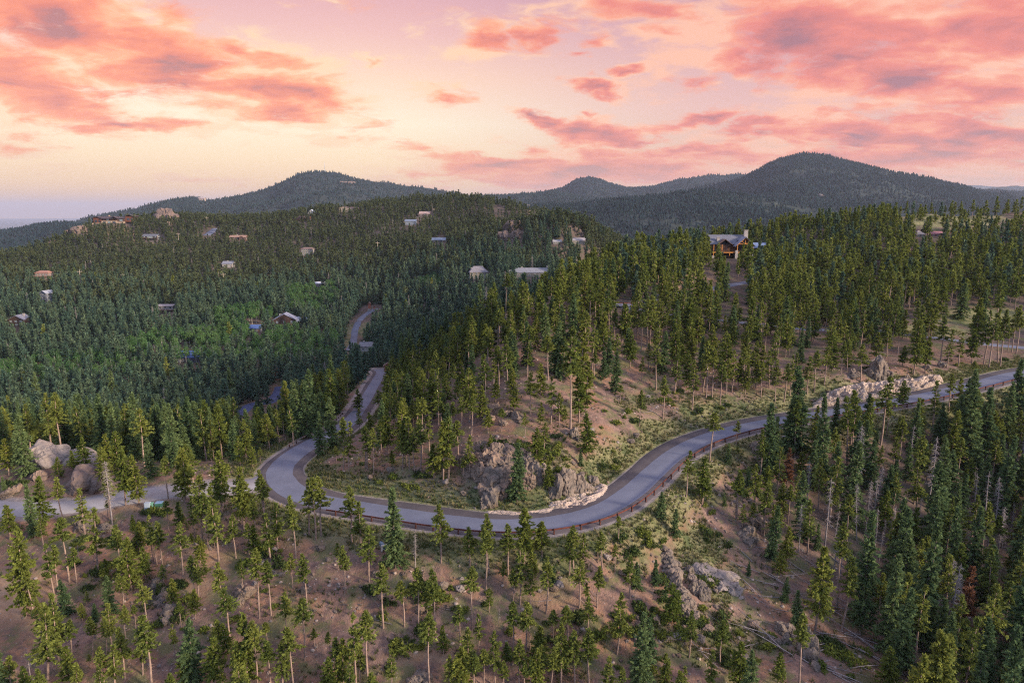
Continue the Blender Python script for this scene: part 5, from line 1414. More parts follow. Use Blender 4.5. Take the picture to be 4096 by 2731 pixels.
outcrop('rock_outcrop', 'steep lichen spotted rock buttress at the foot of the knoll, nearest the road', 'rock outcrop', [(489, 499, 2.3, 1.3), (492, 489, 2.1, 1.1), (485, 505, 1.5, 1.0), (498, 494, 1.6, 1.0), (494, 482, 2.2, 1.0), (502, 486, 1.4, 1.0)], M_ROCKG, 2)
outcrop('rock_outcrop', 'upright grey rock wall right of the lone fir on the knoll', 'rock outcrop', [(528, 476, 2.0, 1.7), (534, 478, 1.7, 1.5), (540, 474, 1.5, 1.2), (531, 468, 1.5, 1.1)], M_ROCKG, 3)
outcrop('rock_outcrop', 'row of rounded grey rock pillars above the pale road cut in the bend', 'rock outcrop', [(556, 492, 1.9, 1.4), (567, 491, 2.0, 1.6), (579, 490, 1.9, 1.7), (587, 492, 1.4, 1.3), (572, 484, 1.5, .9), (593, 481, 1.2, .8)], M_ROCKG, 4)
outcrop('rock_outcrop', 'pale flat rocks and rubble above the knoll among the pines', 'rock outcrop', [(482, 414, 2.0, .7), (490, 410, 1.8, .7), (488, 423, 1.6, .8), (508, 415, 1.3, .8), (516, 418, 1.5, .7), (520, 422, 1.1, .8), (503, 424, 1.2, .7)], M_ROCK, 5)
outcrop('rock_outcrop', 'small dark upright rock beside the green shrub on the red slope', 'rock outcrop', [(575, 436, 1.2, 1.4), (578, 440, .8, .9)], M_ROCKG, 6)
outcrop('rock_outcrop', 'jagged grey rock pile with pointed top above the pale road cut', 'rock outcrop', [(880, 377, 2.6, 1.6), (877, 370, 1.9, 1.8), (886, 377, 2.2, 1.1), (871, 375, 1.7, 1.2), (884, 370, 1.6, 1.2)], M_ROCKG, 7)
outcrop('rock_outcrop', 'low rounded rock left of the jagged pile above the pale cut', 'rock outcrop', [(853, 376, 1.8, .8), (856, 375, 1.5, .7)], M_ROCKG, 8)
outcrop('rock_outcrop', 'small rock group right of the jagged pile at the cut end', 'rock outcrop', [(908, 380, 1.2, .9), (913, 383, 1.0, .8), (929, 370, 1.3, .9), (942, 367, 1.3, 1.1)], M_ROCKG, 9)
outcrop('rock_outcrop', 'great pale smooth boulders stacked behind the firs at the left', 'rock outcrop', [(36, 460, 3.3, .95), (46, 458, 3.4, .95), (56, 460, 2.8, .85), (41, 466, 2.2, .8), (65, 460, 2.2, .7), (80, 461, 2.6, .8), (90, 463, 2.4, .8), (73, 462, 2.1, .65), (50, 464, 1.8, .8)], M_ROCKP, 10)
outcrop('rock_outcrop', 'broad red brown boulder above the gravel road at the left', 'rock outcrop', [(84, 487, 3.6, .95), (96, 488, 3.2, .8), (76, 489, 2.4, .8), (84, 477, 2.6, .6), (106, 487, 2.2, .7), (112, 486, 1.8, .6)], M_ROCKR, 11)
outcrop('rock_outcrop', 'low rocks at the left edge beside the gravel road end', 'rock outcrop', [(8, 494, 1.8, .7), (16, 490, 1.5, .7), (40, 478, 1.6, .8), (3, 498, 1.4, .6)], M_ROCK, 12)
outcrop('rock_outcrop', 'long grey rock spine running down the slope below the bend', 'rock outcrop', [(666, 556, 1.2, .8), (667, 560, 1.3, .8), (669, 565, 1.4, .8), (671, 570, 1.4, .9), (673, 576, 1.5, .9), (675, 582, 1.5, .9), (677, 588, 1.5, .9), (681, 594, 1.4, .8), (680, 604, 1.3, .8), (690, 571, 1.0, .8), (693, 580, 1.0, .8)], M_ROCKG, 13)
outcrop('rock_outcrop', 'broad pale rock slabs right of the long rock spine', 'rock outcrop', [(706, 573, 2.2, .45), (716, 575, 2.2, .4), (726, 580, 2.2, .45), (712, 579, 2.0, .4), (722, 584, 1.8, .45), (698, 570, 1.5, .5), (732, 590, 1.6, .7), (721, 588, 1.5, .5), (708, 583, 1.2, .6)], M_ROCKP, 14)
outcrop('rock_outcrop', 'weathered boulders stepping down below the pale slabs', 'rock outcrop', [(698, 592, 1.6, 1.2), (703, 597, 1.3, 1.2), (688, 612, 1.8, 1.0), (692, 621, 1.5, .9), (684, 602, 1.2, 1.0)], M_ROCKG, 15)
outcrop('rock_outcrop', 'grey boulders at the gully rim beside the fallen logs', 'rock outcrop', [(784, 632, 1.2, 1.1), (791, 634, 1.1, 1.1), (787, 642, 1.0, 1.2), (796, 640, .9, .9), (778, 644, .8, .8), (770, 640, .7, .7)], M_ROCKG, 16)
outcrop('rock_outcrop', 'upright grey slab at the bottom edge of the picture', 'rock outcrop', [(808, 655, 1.5, 2.2), (812, 661, 1.1, 1.3), (816, 668, .9, .9)], M_ROCKG, 17)
outcrop('rock_outcrop', 'grey rock hump on the slope just below the guardrail on the right', 'rock outcrop', [(758, 453, 2.0, 1.0), (763, 450, 1.6, 1.0), (773, 452, 1.6, 1.0), (760, 461, 1.4, .8), (765, 468, 1.6, .7), (770, 462, 1.0, .7)], M_ROCKG, 18)
outcrop('rock_outcrop', 'tall knobbly grey rock towering over the gully at right', 'rock outcrop', [(990, 460, 2.6, 1.7), (998, 458, 2.6, 1.9), (1003, 466, 2.3, 1.4), (1008, 474, 2.3, 1.3), (1012, 482, 2.2, 1.3), (1000, 476, 2.0, 1.1)], M_ROCKG, 19)
outcrop('rock_outcrop', 'boulders below the green meadow strip at the gully edge', 'rock outcrop', [(748, 536, 1.8, .9), (752, 543, 1.5, .9), (759, 527, 1.4, 1.3), (764, 532, 1.0, 1.0), (770, 526, 1.1, .9), (744, 528, 1.0, .8)], M_ROCKG, 20)
outcrop('rock_outcrop', 'grey boulder group under the pines left of the red dirt', 'rock outcrop', [(82, 524, 1.6, .9), (88, 528, 1.4, .9), (104, 531, 1.5, .8), (110, 530, 1.1, .8), (78, 530, 1.0, .7)], M_ROCKG, 21)
outcrop('rock_outcrop', 'dark jumble of rocks under the trees at lower left', 'rock outcrop', [(156, 586, 1.4, .8), (163, 596, 1.4, .7), (160, 604, 1.2, .7), (168, 614, 1.3, .8), (164, 622, 1.3, .7), (172, 606, .9, .7), (152, 598, .9, .7)], M_ROCKG, 22)
outcrop('rock_outcrop', 'angular brown boulder on the brown slope left of centre', 'rock outcrop', [(238, 594, 1.4, 1.0), (244, 596, 1.2, 1.1), (249, 594, 1.1, .9), (240, 602, 1.0, .8)], M_ROCK, 23)
outcrop('rock_outcrop', 'lichen covered boulder at the bottom edge below the orange trail', 'rock outcrop', [(418, 681, 1.3, .9), (425, 680, 1.1, .9), (412, 685, 1.0, .7)], M_ROCKG, 24)
outcrop('rock_outcrop', 'pale boulder and stones under pines in lower right rock field', 'rock outcrop', [(640, 640, 1.0, .7), (655, 620, .9, .6), (668, 640, 1.1, .6), (650, 655, .9, .6), (700, 640, .9, .6), (745, 660, .9, .6)], M_ROCKG, 25)
outcrop('rock_outcrop', 'tan cliff on the hilltop beside the big hilltop house', 'rock outcrop', [(165, 219, 13, 1.1), (172, 221, 11, 1.0), (158, 219, 9, .9), (145, 219, 9, .8), (168, 226, 8, .8)], M_ROCKR, 26)
outcrop('rock_outcrop', 'rounded tan rock dome on the ridge left of the hilltop house', 'rock outcrop', [(76, 236, 12, 1.0), (70, 237, 8, .9), (82, 238, 7, .8)], M_ROCKR, 27)
outcrop('rock_outcrop', 'small tan crag on the left slope below the rock dome', 'rock outcrop', [(52, 245, 7, .9), (48, 248, 5, .8)], M_ROCKR, 28)
outcrop('rock_outcrop', 'tan rock face with pines on the right flank of the middle ridge', 'rock outcrop', [(512, 230, 9, 1.1), (517, 238, 8, 1.1), (506, 240, 7, 1.0), (511, 225, 6, .9), (500, 236, 5, .8)], M_ROCKR, 29)
outcrop('rock_outcrop', 'small orange crag on the crest of the middle ridge', 'rock outcrop', [(533, 211, 9, 1.0), (538, 213, 7, .9), (526, 213, 6, .8)], M_ROCKR, 30)
outcrop('rock_outcrop', 'pale tilted rock among the pines at the left edge of the lodge ridge', 'rock outcrop', [(563, 273, 4, 1.3), (567, 270, 3, 1.2), (560, 279, 3, 1.0)], M_ROCK, 31)
outcrop('rock_outcrop', 'shaded grey rock in the wood on the flank of the lodge ridge', 'rock outcrop', [(505, 328, 3.2, 1.0), (511, 331, 2.6, .9), (500, 333, 2.2, .8)], M_ROCKG, 32)

# pale cut faces beside the road: a broken rock skin leaning on the bank
def rock_face(label, pts_lo, pts_hi, seed, thick=.9):
    lo = np.array([hit(u, v) for u, v in pts_lo]); hi = np.array([hit(u, v) for u, v in pts_hi])
    n = 150; m = 34
    t = np.linspace(0, 1, n); q = np.linspace(0, 1, m)
    def rs(P):
        L = np.concatenate([[0], np.cumsum(np.linalg.norm(np.diff(P, axis=0), axis=1))]); L /= L[-1]
        return np.stack([np.interp(t, L, P[:, k]) for k in range(3)], 1)
    a, b = rs(lo), rs(hi)
    P = a[:, None] * (1 - q[None, :, None]) + b[:, None] * q[None, :, None]
    gz_ = gridz(P[..., 0], P[..., 1])
    env = np.sin(q * math.pi)[None] ** .45 * np.minimum(1, np.sin(t * math.pi) * 3.0)[:, None] ** .7
    X, Yy = P[..., 0], P[..., 1]
    blk = ridged(X / 3.6, Yy / 3.6 + q[None] * 1.5, 5, seed) * .7 + fbm(X / 1.1, Yy / 1.1 + q[None] * 3, 4, seed + 3) * .45 + .25
    z = gz_ + env * (thick * (.35 + blk)) - .12
    out = env * thick * .8 * (blk + .2)
    base = P[0, 0]
    V = np.stack([X, Yy - out, z], -1) - np.array([a[0, 0], a[0, 1], a[0, 2]])
    idx = np.arange(n * m).reshape(n, m)
    F = np.stack([idx[:-1, :-1], idx[1:, :-1], idx[1:, 1:], idx[:-1, 1:]], -1).reshape(-1, 4)
    me = new_mesh('rock_cutting', V.reshape(-1, 3), F, M_CUT, False)
    return tag(obj('rock_cutting', me, None, tuple(a[0])), label, 'rock cutting')
rock_face('pale pinkish rock cutting at the road edge inside the big bend', [(548, 507), (566, 509), (585, 505.5), (598, 499), (606, 493), (609, 489)], [(548, 502), (562, 499), (574, 493), (588, 486), (600, 482), (608, 484)], 41, .8)
rock_face('thin pale rock ledge along the road left of the bend cutting', [(484, 513), (500, 514.5), (520, 515.5), (540, 513.5), (556, 511)], [(484, 510), (500, 509), (520, 511), (540, 508), (554, 506)], 44, .4)
rock_face('long pale tan rock cutting beside the upper right road', [(812, 407), (835, 405.5), (862, 402), (890, 396), (920, 389.5), (944, 382.5)], [(812, 402), (832, 390), (858, 383), (885, 381), (915, 378), (942, 374)], 47, 1.9)

# ------------------------------------------------------------------ loose boulders, one object each
def stone_spots():
    L = []
    g = random.Random(21)
    reg = [(400, 590, 70, 22, 30), (640, 570, 50, 30, 24), (720, 610, 40, 40, 26), (560, 575, 50, 22, 22), (300, 580, 40, 40, 18), (230, 560, 50, 30, 14), (750, 500, 30, 30, 16), (480, 490, 50, 18, 14), (550, 470, 45, 22, 20), (660, 640, 60, 30, 22), (90, 520, 60, 14, 12),
           (820, 395, 40, 8, 8), (700, 400, 60, 12, 8), (380, 470, 40, 12, 8), (60, 580, 50, 40, 12), (160, 620, 50, 30, 10), (620, 430, 40, 14, 8)]
    for (u, v, ru, rv_, n) in reg:
        for _ in range(n):
            a = g.random() * 6.28; q = math.sqrt(g.random())
            L.append((u + math.cos(a) * ru * q, v + math.sin(a) * rv_ * q, .22 + .75 * g.random() ** 3.0))
    return L
STONE_ME = []
for i in range(8):
    v_, f_ = rock((1, .85, .7), 900 + i, 12, .08)
    STONE_ME.append([new_mesh('boulder', v_, f_, mm_, False) for mm_ in (M_ROCK, M_ROCKP, M_ROCKG)])
rnd_road = [(P[:, :2], w) for P, w in ALLROADS[:2]]
st = []
for (u, v, r) in stone_spots():
    h = hit(u, v)
    if h is None: continue
    if any((((P - np.array(h[:2])) ** 2).sum(1).min()) < (w - .3) ** 2 for P, w in rnd_road): continue
    st.append((u, v, r, h))
for (it, lb) in zoned(st, lambda q: (q[0], q[1]), lambda q: 'loose boulder' if q[2] > .55 else ('small stone' if q[2] > .33 else 'fist-like little stone')):
    u, v, r, h = it
    mi_ = R_.choice([0, 0, 1, 2, 2])
    o = obj('boulder', R_.choice(STONE_ME)[mi_], None, (h[0], h[1], h[2] + r * .12), R_.random() * 6.28)
    o.scale = (r * R_.uniform(.8, 1.3), r, r * R_.uniform(.7, 1.1))
    tag(o, lb.replace('fist-like little', 'tiny'), 'boulder', 'loose boulders')

# ------------------------------------------------------------------ pebbles, chips and grass: what nobody could count
def scatter_stuff(name, label, cat, meshes, mask_fn, x0, x1, y0, y1, sp, smin, smax, seed, tilt=.2):
    x, y, g = scatter(x0, x1, y0, y1, sp, seed)
    z = gridz(x, y); u, v = project(x, y, z)
    m = mask_fn(x, y, u, v, g) & (u > -20) & (u < 1044) & (v < 720)
    x, y, z = x[m], y[m], z[m]; n = len(x)
    s = g.uniform(smin, smax, n)
    rot = np.stack([g.normal(0, tilt, n), g.normal(0, tilt, n), g.random(n) * 6.28], 1)
    return stuff_instances(name, label, cat, meshes, np.stack([x, y, z - .02], 1), rot, np.stack([s * g.uniform(.7, 1.3, n), s, s * g.uniform(.7, 1.3, n)], 1), g.integers(0, len(meshes), n))
def attr_at(G, x, y):
    Y = np.maximum(y, 24.01)
    return bil(G, (np.log(Y) - L0) / (L1 - L0) * (NL - 1), (x / Y - S0) / (S1 - S0) * (NS - 1))
def off_road(x, y): return attr_at(ROADM, x, y) < .12
def tuft(seed, n=16, h=.38, r=.28):
    g = np.random.default_rng(seed)
    a = g.random(n) * 6.28; q = g.random(n) * r
    c = np.stack([np.cos(a) * q, np.sin(a) * q, np.zeros(n)], 1)
    d = np.stack([np.cos(a) * .45, np.sin(a) * .45, np.ones(n)], 1) + g.normal(0, .2, (n, 3)); L_ = h * g.uniform(.6, 1.3, n)[:, None]
    sd = np.stack([-np.sin(a), np.cos(a), np.zeros(n)], 1) * .05
    V = np.stack([c + sd, c - sd, c + d * L_], 1).reshape(-1, 3)
    return V, np.arange(len(V)).reshape(-1, 3), np.tile([.3, .3, .75], n)
M_GRS = foliage_material('dry_grass', (.11, .115, .045), (.24, .20, .10), (.34, .28, .16), trans=.2)
M_GRG = foliage_material('green_grass', (.07, .10, .028), (.13, .145, .045), (.2, .2, .08), trans=.2)
TU = []
for i in range(3):
    v_, f_, t_ = tuft(40 + i); TU.append(with_tint(new_mesh('tuft', v_, f_, M_GRS), t_))
for i in range(3):
    v_, f_, t_ = tuft(50 + i, 14, .3, .3); TU.append(with_tint(new_mesh('tuft', v_, f_, M_GRG), t_))
scatter_stuff('bank_grass', 'dry yellow and green grass tufts on the road banks and meadow strips', 'grass', TU, lambda x, y, u, v, g: (attr_at(GRASS, x, y) + fbm(x / 3, y / 3, 2, 61) * .35 > .30 + .25 * g.random(x.shape)) & off_road(x, y), -70, 150, 74, 215, .62, .7, 1.7, 61)
scatter_stuff('slope_weeds', 'sparse weeds and grass tufts over the open forest slopes', 'weeds', TU, lambda x, y, u, v, g: (fbm(x / 6, y / 6, 3, 62) > .05 + .4 * g.random(x.shape)) & off_road(x, y), -80, 120, 62, 170, 1.05, .7, 1.5, 62)
PB = []
for i in range(4):
    v_, f_ = rock((.5, .42, .3), 950 + i, 9, .06, low=True); PB.append(new_mesh('pebble', v_, f_, [M_ROCK, M_ROCKP, M_CUT, M_ROCKG][i], False))
scatter_stuff('pebbles', 'pale pebbles and stone chips scattered over the slopes', 'pebbles', PB, lambda x, y, u, v, g: (g.random(x.shape) < .08 + .5 * sstep(0, .5, fbm(x / 7, y / 7, 3, 63))) & off_road(x, y), -85, 130, 62, 175, .95, .22, .75, 63)
# shrubs of the slopes
SH = []
for i in range(4):
    v_, f_, t_ = shrub(800 + i, 1.0, 46, 6, .34, .6 + .15 * i); SH.append(with_tint(new_mesh('leaves', v_, f_, M_SHR if i % 2 else M_FULL), t_))
def bush_spots():
    g = random.Random(33); L = []
    for (u, v, ru, rv_, n) in [(505, 450, 22, 8, 9), (540, 445, 25, 14, 16), (552, 468, 22, 14, 14), (600, 460, 16, 20, 5), (660, 400, 30, 12, 8), (700, 405, 40, 10, 8), (622, 420, 30, 12, 6), (690, 600, 40, 40, 26), (740, 640, 40, 26, 18), (640, 640, 40, 34, 18), (560, 640, 60, 30, 16), (400, 610, 50, 24, 14),
                               (380, 650, 40, 20, 8), (265, 560, 30, 20, 8), (110, 540, 40, 20, 10), (90, 570, 30, 20, 8), (640, 545, 25, 14, 10), (720, 520, 20, 30, 8), (760, 480, 30, 24, 12), (830, 660, 40, 20, 14), (345, 470, 25, 12, 6), (410, 480, 40, 8, 8), (220, 600, 60, 40, 10), (170, 610, 30, 30, 10), (160, 512, 20, 4, 5), (880, 365, 40, 10, 8), (960, 360, 50, 6, 8), (20, 480, 20, 10, 4), (650, 500, 14, 12, 3), (480, 600, 50, 20, 8)]:
        for _ in range(n):
            a = g.random() * 6.28; q = math.sqrt(g.random()); L.append((u + math.cos(a) * ru * q, v + math.sin(a) * rv_ * q, g.uniform(.45, 1.35)))
    return L
bs_ = []
for (u, v, r) in bush_spots():
    h = hit(u, v)
    if h is None or any((((P - np.array(h[:2])) ** 2).sum(1).min()) < (w + .6) ** 2 for P, w in rnd_road): continue
    bs_.append((u, v, r, h))
for (it, lb) in zoned(bs_, lambda q: (q[0], q[1]), lambda q: 'leafy shrub' if q[2] > .8 else 'low green shrub'):
    u, v, r, h = it
    o = obj('shrub', R_.choice(SH), None, (h[0], h[1], h[2] - .02), R_.random() * 6.28); o.scale = (r * R_.uniform(.9, 1.5), r, r * R_.uniform(.7, 1.3))
    tag(o, lb, 'shrub', 'shrubs on the slopes')

# fallen logs
LOGM = []
for i in range(4):
    g2 = np.random.default_rng(60 + i); Lg = 1.0
    zs = np.linspace(0, 1, 6); path = np.stack([.02 * np.sin(zs * 5 + i), .015 * np.cos(zs * 4), zs], 1)
    tv, tf = tube_np(path, .013 * (1.15 - zs), 6)
    k = 9; hh = g2.uniform(.3, .95, k); aa = g2.random(k) * 6.28
    A2 = np.stack([0 * hh, 0 * hh, hh], 1); B2 = A2 + np.stack([np.cos(aa), np.sin(aa), np.full(k, .5)], 1) * g2.uniform(.04, .11, k)[:, None]
    s1, s2 = sticks(A2, B2, np.full(k, .005))
    V = np.vstack([tv, s1]); V = V[:, [2, 1, 0]]
    LOGM.append(new_mesh('log', V, np.vstack([tf, s2 + len(tv)]), mat('log_wood', (.27, .225, .21), .9, 0, 4, .3), True))
logs = []
gl_ = random.Random(44)
for (u, v, ru, rv_, n, lo_, hi_) in [(830, 640, 60, 40, 44, 4, 11), (775, 560, 22, 20, 10, 3, 8), (900, 560, 60, 60, 22, 4, 9), (985, 560, 35, 60, 30, 4, 11), (760, 585, 30, 26, 14, 3, 9), (810, 590, 30, 30, 10, 4, 9), (560, 590, 50, 18, 8, 2, 5), (400, 620, 60, 24, 5, 2, 5), (720, 640, 30, 20, 8, 2, 5), (660, 415, 30, 8, 4, 2, 4), (260, 560, 60, 30, 6, 2, 5), (930, 315, 60, 4, 6, 3, 6), (800, 470, 50, 20, 8, 3, 7)]:
    for _ in range(n):
        a = gl_.random() * 6.28; q = math.sqrt(gl_.random()); uu, vv = u + math.cos(a) * ru * q, v + math.sin(a) * rv_ * q
        h = hit(uu, vv)
        if h is None or any((((P - np.array(h[:2])) ** 2).sum(1).min()) < (w + 1.5) ** 2 for P, w in rnd_road): continue
        logs.append((uu, vv, gl_.uniform(lo_, hi_), h))
for (it, lb) in zoned(logs, lambda q: (q[0], q[1]), lambda q: 'long fallen log' if q[2] > 5 else 'short fallen log'):
    u, v, L_, h = it
    az = R_.uniform(-1.0, .6) + (math.pi if R_.random() < .5 else 0)
    x2, y2 = h[0] + math.cos(az) * L_, h[1] + math.sin(az) * L_
    z2 = float(gridz(np.array([x2]), np.array([max(y2, 25)]))[0])
    o = obj('fallen_log', R_.choice(LOGM), None, (h[0], h[1], h[2] + .18))
    dv = Vector((x2 - h[0], y2 - h[1], z2 - h[2]))
    o.rotation_euler = dv.to_track_quat('X', 'Z').to_euler(); o.scale = (L_, L_ * (9 / (L_ + 3)) * .9, L_ * (9 / (L_ + 3)) * .9)
    tag(o, lb, 'fallen log', 'fallen logs')

# ================================================================== buildings
M_GLASS = mat('window_glass', (.035, .045, .06), 0.12, 0.0, spec=.8)
M_GLASSL = mat('pale_window_glass', (.22, .27, .28), 0.15, 0.0, spec=.8)
M_TRIM = mat('white_trim', (.72, .70, .67), .7)
def walls(c, n): return mat(n, tuple(q * .62 for q in c), .85, 0, 2.0, .18)
def roofm(c, n): return mat(n, c, .8, 0, 1.2, .25)
def gable_roof(mb, x0, x1, y0, y1, z, rise, ov=.6, axis='x', th=.22, hip=0.0):
    """ridge along axis"""
    if axis == 'x':
        ym = (y0 + y1) / 2; a, b = x0 - ov, x1 + ov; h = hip * (y1 - y0) / 2
        sl = rise / ((y1 - y0) / 2)
        zo = z - sl * ov
        V = [(a, y0 - ov, zo), (b, y0 - ov, zo), (b, y1 + ov, zo), (a, y1 + ov, zo), (a + h, ym, z + rise), (b - h, ym, z + rise)]
    else:
        xm = (x0 + x1) / 2; a, b = y0 - ov, y1 + ov; h = hip * (x1 - x0) / 2
        sl = rise / ((x1 - x0) / 2); zo = z - sl * ov
        V = [(x1 + ov, a, zo), (x1 + ov, b, zo), (x0 - ov, b, zo), (x0 - ov, a, zo), (xm, a + h, z + rise), (xm, b - h, z + rise)]
    V2_ = V + [(p[0], p[1], p[2] + th) for p in V]
    F = [(0, 1, 5, 4), (2, 3, 4, 5), (1, 2, 5), (3, 0, 4)] if hip else [(0, 1, 5, 4), (2, 3, 4, 5)]
    top = [tuple(i + 6 for i in f) for f in F]; bot = [tuple(reversed(f)) for f in F]
    edge = [(0, 1), (1, 2), (2, 3), (3, 0)] if hip else [(0, 1), (1, 5), (5, 2), (2, 3), (3, 4), (4, 0)]
    sd = [(i, j, j + 6, i + 6) for i, j in edge]
    mb.add(V2_, top + bot + sd)
def gable_wall(mb, x0, x1, y0, y1, z0, z1, rise, axis='x'):
    if rise <= 0: mb.box(x0, y0, z0, x1, y1, z1); return
    if axis == 'x': mb.prism([(y0, z0), (y1, z0), (y1, z1), ((y0 + y1) / 2, z1 + rise), (y0, z1)], x0, x1, axis='x')
    else: mb.prism([(x0, z0), (x1, z0), (x1, z1), ((x0 + x1) / 2, z1 + rise), (x0, z1)], y0, y1)
def window(root, x, y, z, w, h, face='f', glass=None, frame=None, mull=1):
    """a window on the front (towards -y) or a side wall; frame with mullions, glass behind"""
    fb = MB(); gb = MB(); t = .09
    fb.box(-w / 2 - t, -.06, -t, w / 2 + t, .05, 0); fb.box(-w / 2 - t, -.06, h, w / 2 + t, .05, h + t)
    fb.box(-w / 2 - t, -.06, 0, -w / 2, .05, h); fb.box(w / 2, -.06, 0, w / 2 + t, .05, h)
    for k in range(1, mull + 1): xx = -w / 2 + w * k / (mull + 1); fb.box(xx - .04, -.05, 0, xx + .04, .04, h)
    gb.box(-w / 2, -.02, 0, w / 2, .03, h)
    rz = {'f': 0, 'r': math.pi / 2, 'l': -math.pi / 2, 'b': math.pi}[face]
    f = fb.build('window', frame or M_TRIM, root, (x, y, z), rz)
    gb.build('pane', glass or M_GLASS, f)
    return f
def house(key, name, label, w, d, h, wc, rc, rise=2.2, axis='x', rz=0.0, rows=1, cols=3, hip=0.0, chim=None, glass=None, frame=None, base=None, deck=False, wing=None, ww=1.2, wh=1.3, big=False, dz=0.0, scale=1.0):
    p = PADS.get(key)
    if not p: print('no pad', key); return
    root = tag(empty(name, (p[0], p[1], p[2] + dz), rz), label, 'house', 'houses on the hillsides')
    scale *= .88
    root.scale = (scale,) * 3
    wm = walls(wc, 'wall_' + key); rm = roofm(rc, 'roof_' + key)
    b = MB(); gable_wall(b, -w / 2, w / 2, -d / 2, d / 2, -2.0, h, rise if not hip else 0, axis)
    if wing: gable_wall(b, *wing[:4], -2.0, wing[4], wing[5], wing[6])
    b.build('wall', wm, root)
    r = MB(); gable_roof(r, -w / 2, w / 2, -d / 2, d / 2, h + .02, rise, .6, axis, hip=hip)
    if wing: gable_roof(r, *wing[:4], wing[4] + .03, wing[5], .5, wing[6])
    ro = r.build('roof', rm, root)
    if chim:
        for (cx, cy, cw, ch_) in chim:
            c = MB(); c.box(cx - cw, cy - cw * .8, h - 1, cx + cw, cy + cw * .8, h + rise + ch_); c.box(cx - cw - .12, cy - cw * .8 - .12, h + rise + ch_, cx + cw + .12, cy + cw * .8 + .12, h + rise + ch_ + .18)
            c.build('chimney', mat('chimney_stone', (.34, .30, .27), .9, 0, 3, .3), ro)
    if base:
        bb = MB(); bb.box(-w / 2 - .12, -d / 2 - .12, -2.2, w / 2 + .12, d / 2 + .12, .9); bb.build('stone_base', mat('base_stone', (.30, .26, .22), .95, 0, 3, .35), root)
    fh = h / rows
    for i in range(rows):
        for j in range(cols):
            xx = -w / 2 + w * (j + .5) / cols
            window(root, xx, -d / 2 - .03, fh * i + fh * .28, ww, min(wh, fh * .62), 'f', glass, frame)
        for yy in (-d / 5, d / 5):
            window(root, w / 2 + .03, yy, fh * i + fh * .28, ww, min(wh, fh * .62), 'r', glass, frame); window(root, -w / 2 - .03, yy, fh * i + fh * .28, ww, min(wh, fh * .62), 'l', glass, frame)
    if big: window(root, 0, -d / 2 - .08, h * .32, w * .34, h * .62, 'f', glass or M_GLASSL, frame, 3)
    dr = MB(); dr.box(-.5, -.08, 0, .5, .06, 2.1); dro = dr.build('door', mat('dark_door', (.12, .07, .05), .6), root, (w * .38, -d / 2 - .02, 0.02))
    kn = MB(); kn.box(.3, -.14, .98, .38, -.09, 1.06); kn.build('handle', mat('brass', (.4, .3, .12), .4, 1), dro)
    if deck:
        k = MB(); k.box(-w / 2 - .5, -d / 2 - 3.0, h / rows - .3, w / 2 + .5, -d / 2 - .1, h / rows - .1) if rows > 1 else k.box(-w / 2 - .5, -d / 2 - 3, -.3, w / 2 + .5, -d / 2 - .1, -.1)
        zt = (h / rows - .1) if rows > 1 else -.1
        n = 7
        for q in range(n):
            xx = -w / 2 - .4 + (w + .8) * q / (n - 1); k.box(xx - .07, -d / 2 - 2.95, -2.5, xx + .07, -d / 2 - 2.81, zt + 1.0)
        k.box(-w / 2 - .5, -d / 2 - 3.0, zt + .92, w / 2 + .5, -d / 2 - 2.88, zt + 1.02)
        k.build('deck', mat('deck_wood', (.20, .11, .07), .85, 0, 3, .3), root)
    return root
TG = (.16, .16, .175); BR = (.15, .075, .045); RF = (.11, .11, .13)
house('grey_glass', 'hillside_house', 'dark grey house with tall bright windows below the hilltop cliff', 20, 10, 5.5, (.075, .08, .085), (.13, .135, .155), 2.2, rows=2, cols=4, glass=M_GLASSL, big=True, deck=True, wing=(-16, -9.5, -3, 4, 3, 1.4, 'x'))
house('tan_ranch', 'hillside_house', 'low brown ranch house with a tan orange roof on the left hillside', 22, 10, 4.0, (.17, .10, .08), (.30, .18, .13), 2.2, rows=1, cols=5, chim=[(-2, 0, .7, .8)], wing=(3, 9, -7, -4.9, 4, 1.5, 'y'), deck=True)
house('cream_grid', 'hillside_house', 'cream three storey house with a grid of white windows', 14, 9, 8.2, (.36, .31, .25), (.20, .13, .11), 1.6, hip=.9, rows=3, cols=5, glass=M_GLASS, ww=1.5, wh=1.8)
house('white_gable', 'hillside_house', 'small white house with grey gable roof amid dark pines', 12, 9, 4.6, (.52, .47, .43), (.21, .21, .24), 2.6, axis='x', rows=1, cols=3, chim=[(-1, 0, .7, .6)])
house('pink', 'hillside_house', 'pinkish stucco house with terracotta roof on the far left slope', 14, 9, 7.5, (.42, .29, .24), (.34, .17, .12), 1.8, hip=.8, rows=2, cols=4, wing=(-15, -6.9, -4, 3, 3.6, 1.2, 'x'), deck=True)
house('tower', 'hillside_house', 'narrow grey house with white window bands near the left edge', 8, 8, 9.0, (.23, .24, .28), (.30, .31, .34), 2.2, axis='y', rz=-.3, rows=3, cols=2, ww=2.2, wh=1.9)
house('timber_left', 'hillside_house', 'dark timber house with two grey gables at the left edge', 12, 10, 5.5, (.13, .075, .055), (.19, .19, .23), 3.2, axis='y', rows=2, cols=3, wing=(6.1, 14, -3, 5, 5, 2.6, 'y'), ww=1.6, glass=M_GLASSL, chim=[(2.5, 1, .6, .8)])
house('modern', 'hillside_house', 'white boxy house with shed roof standing above the aspen grove', 13, 8, 6.2, (.66, .58, .53), (.36, .31, .30), .9, rows=2, cols=3, ww=1.6, wh=1.6, deck=True)
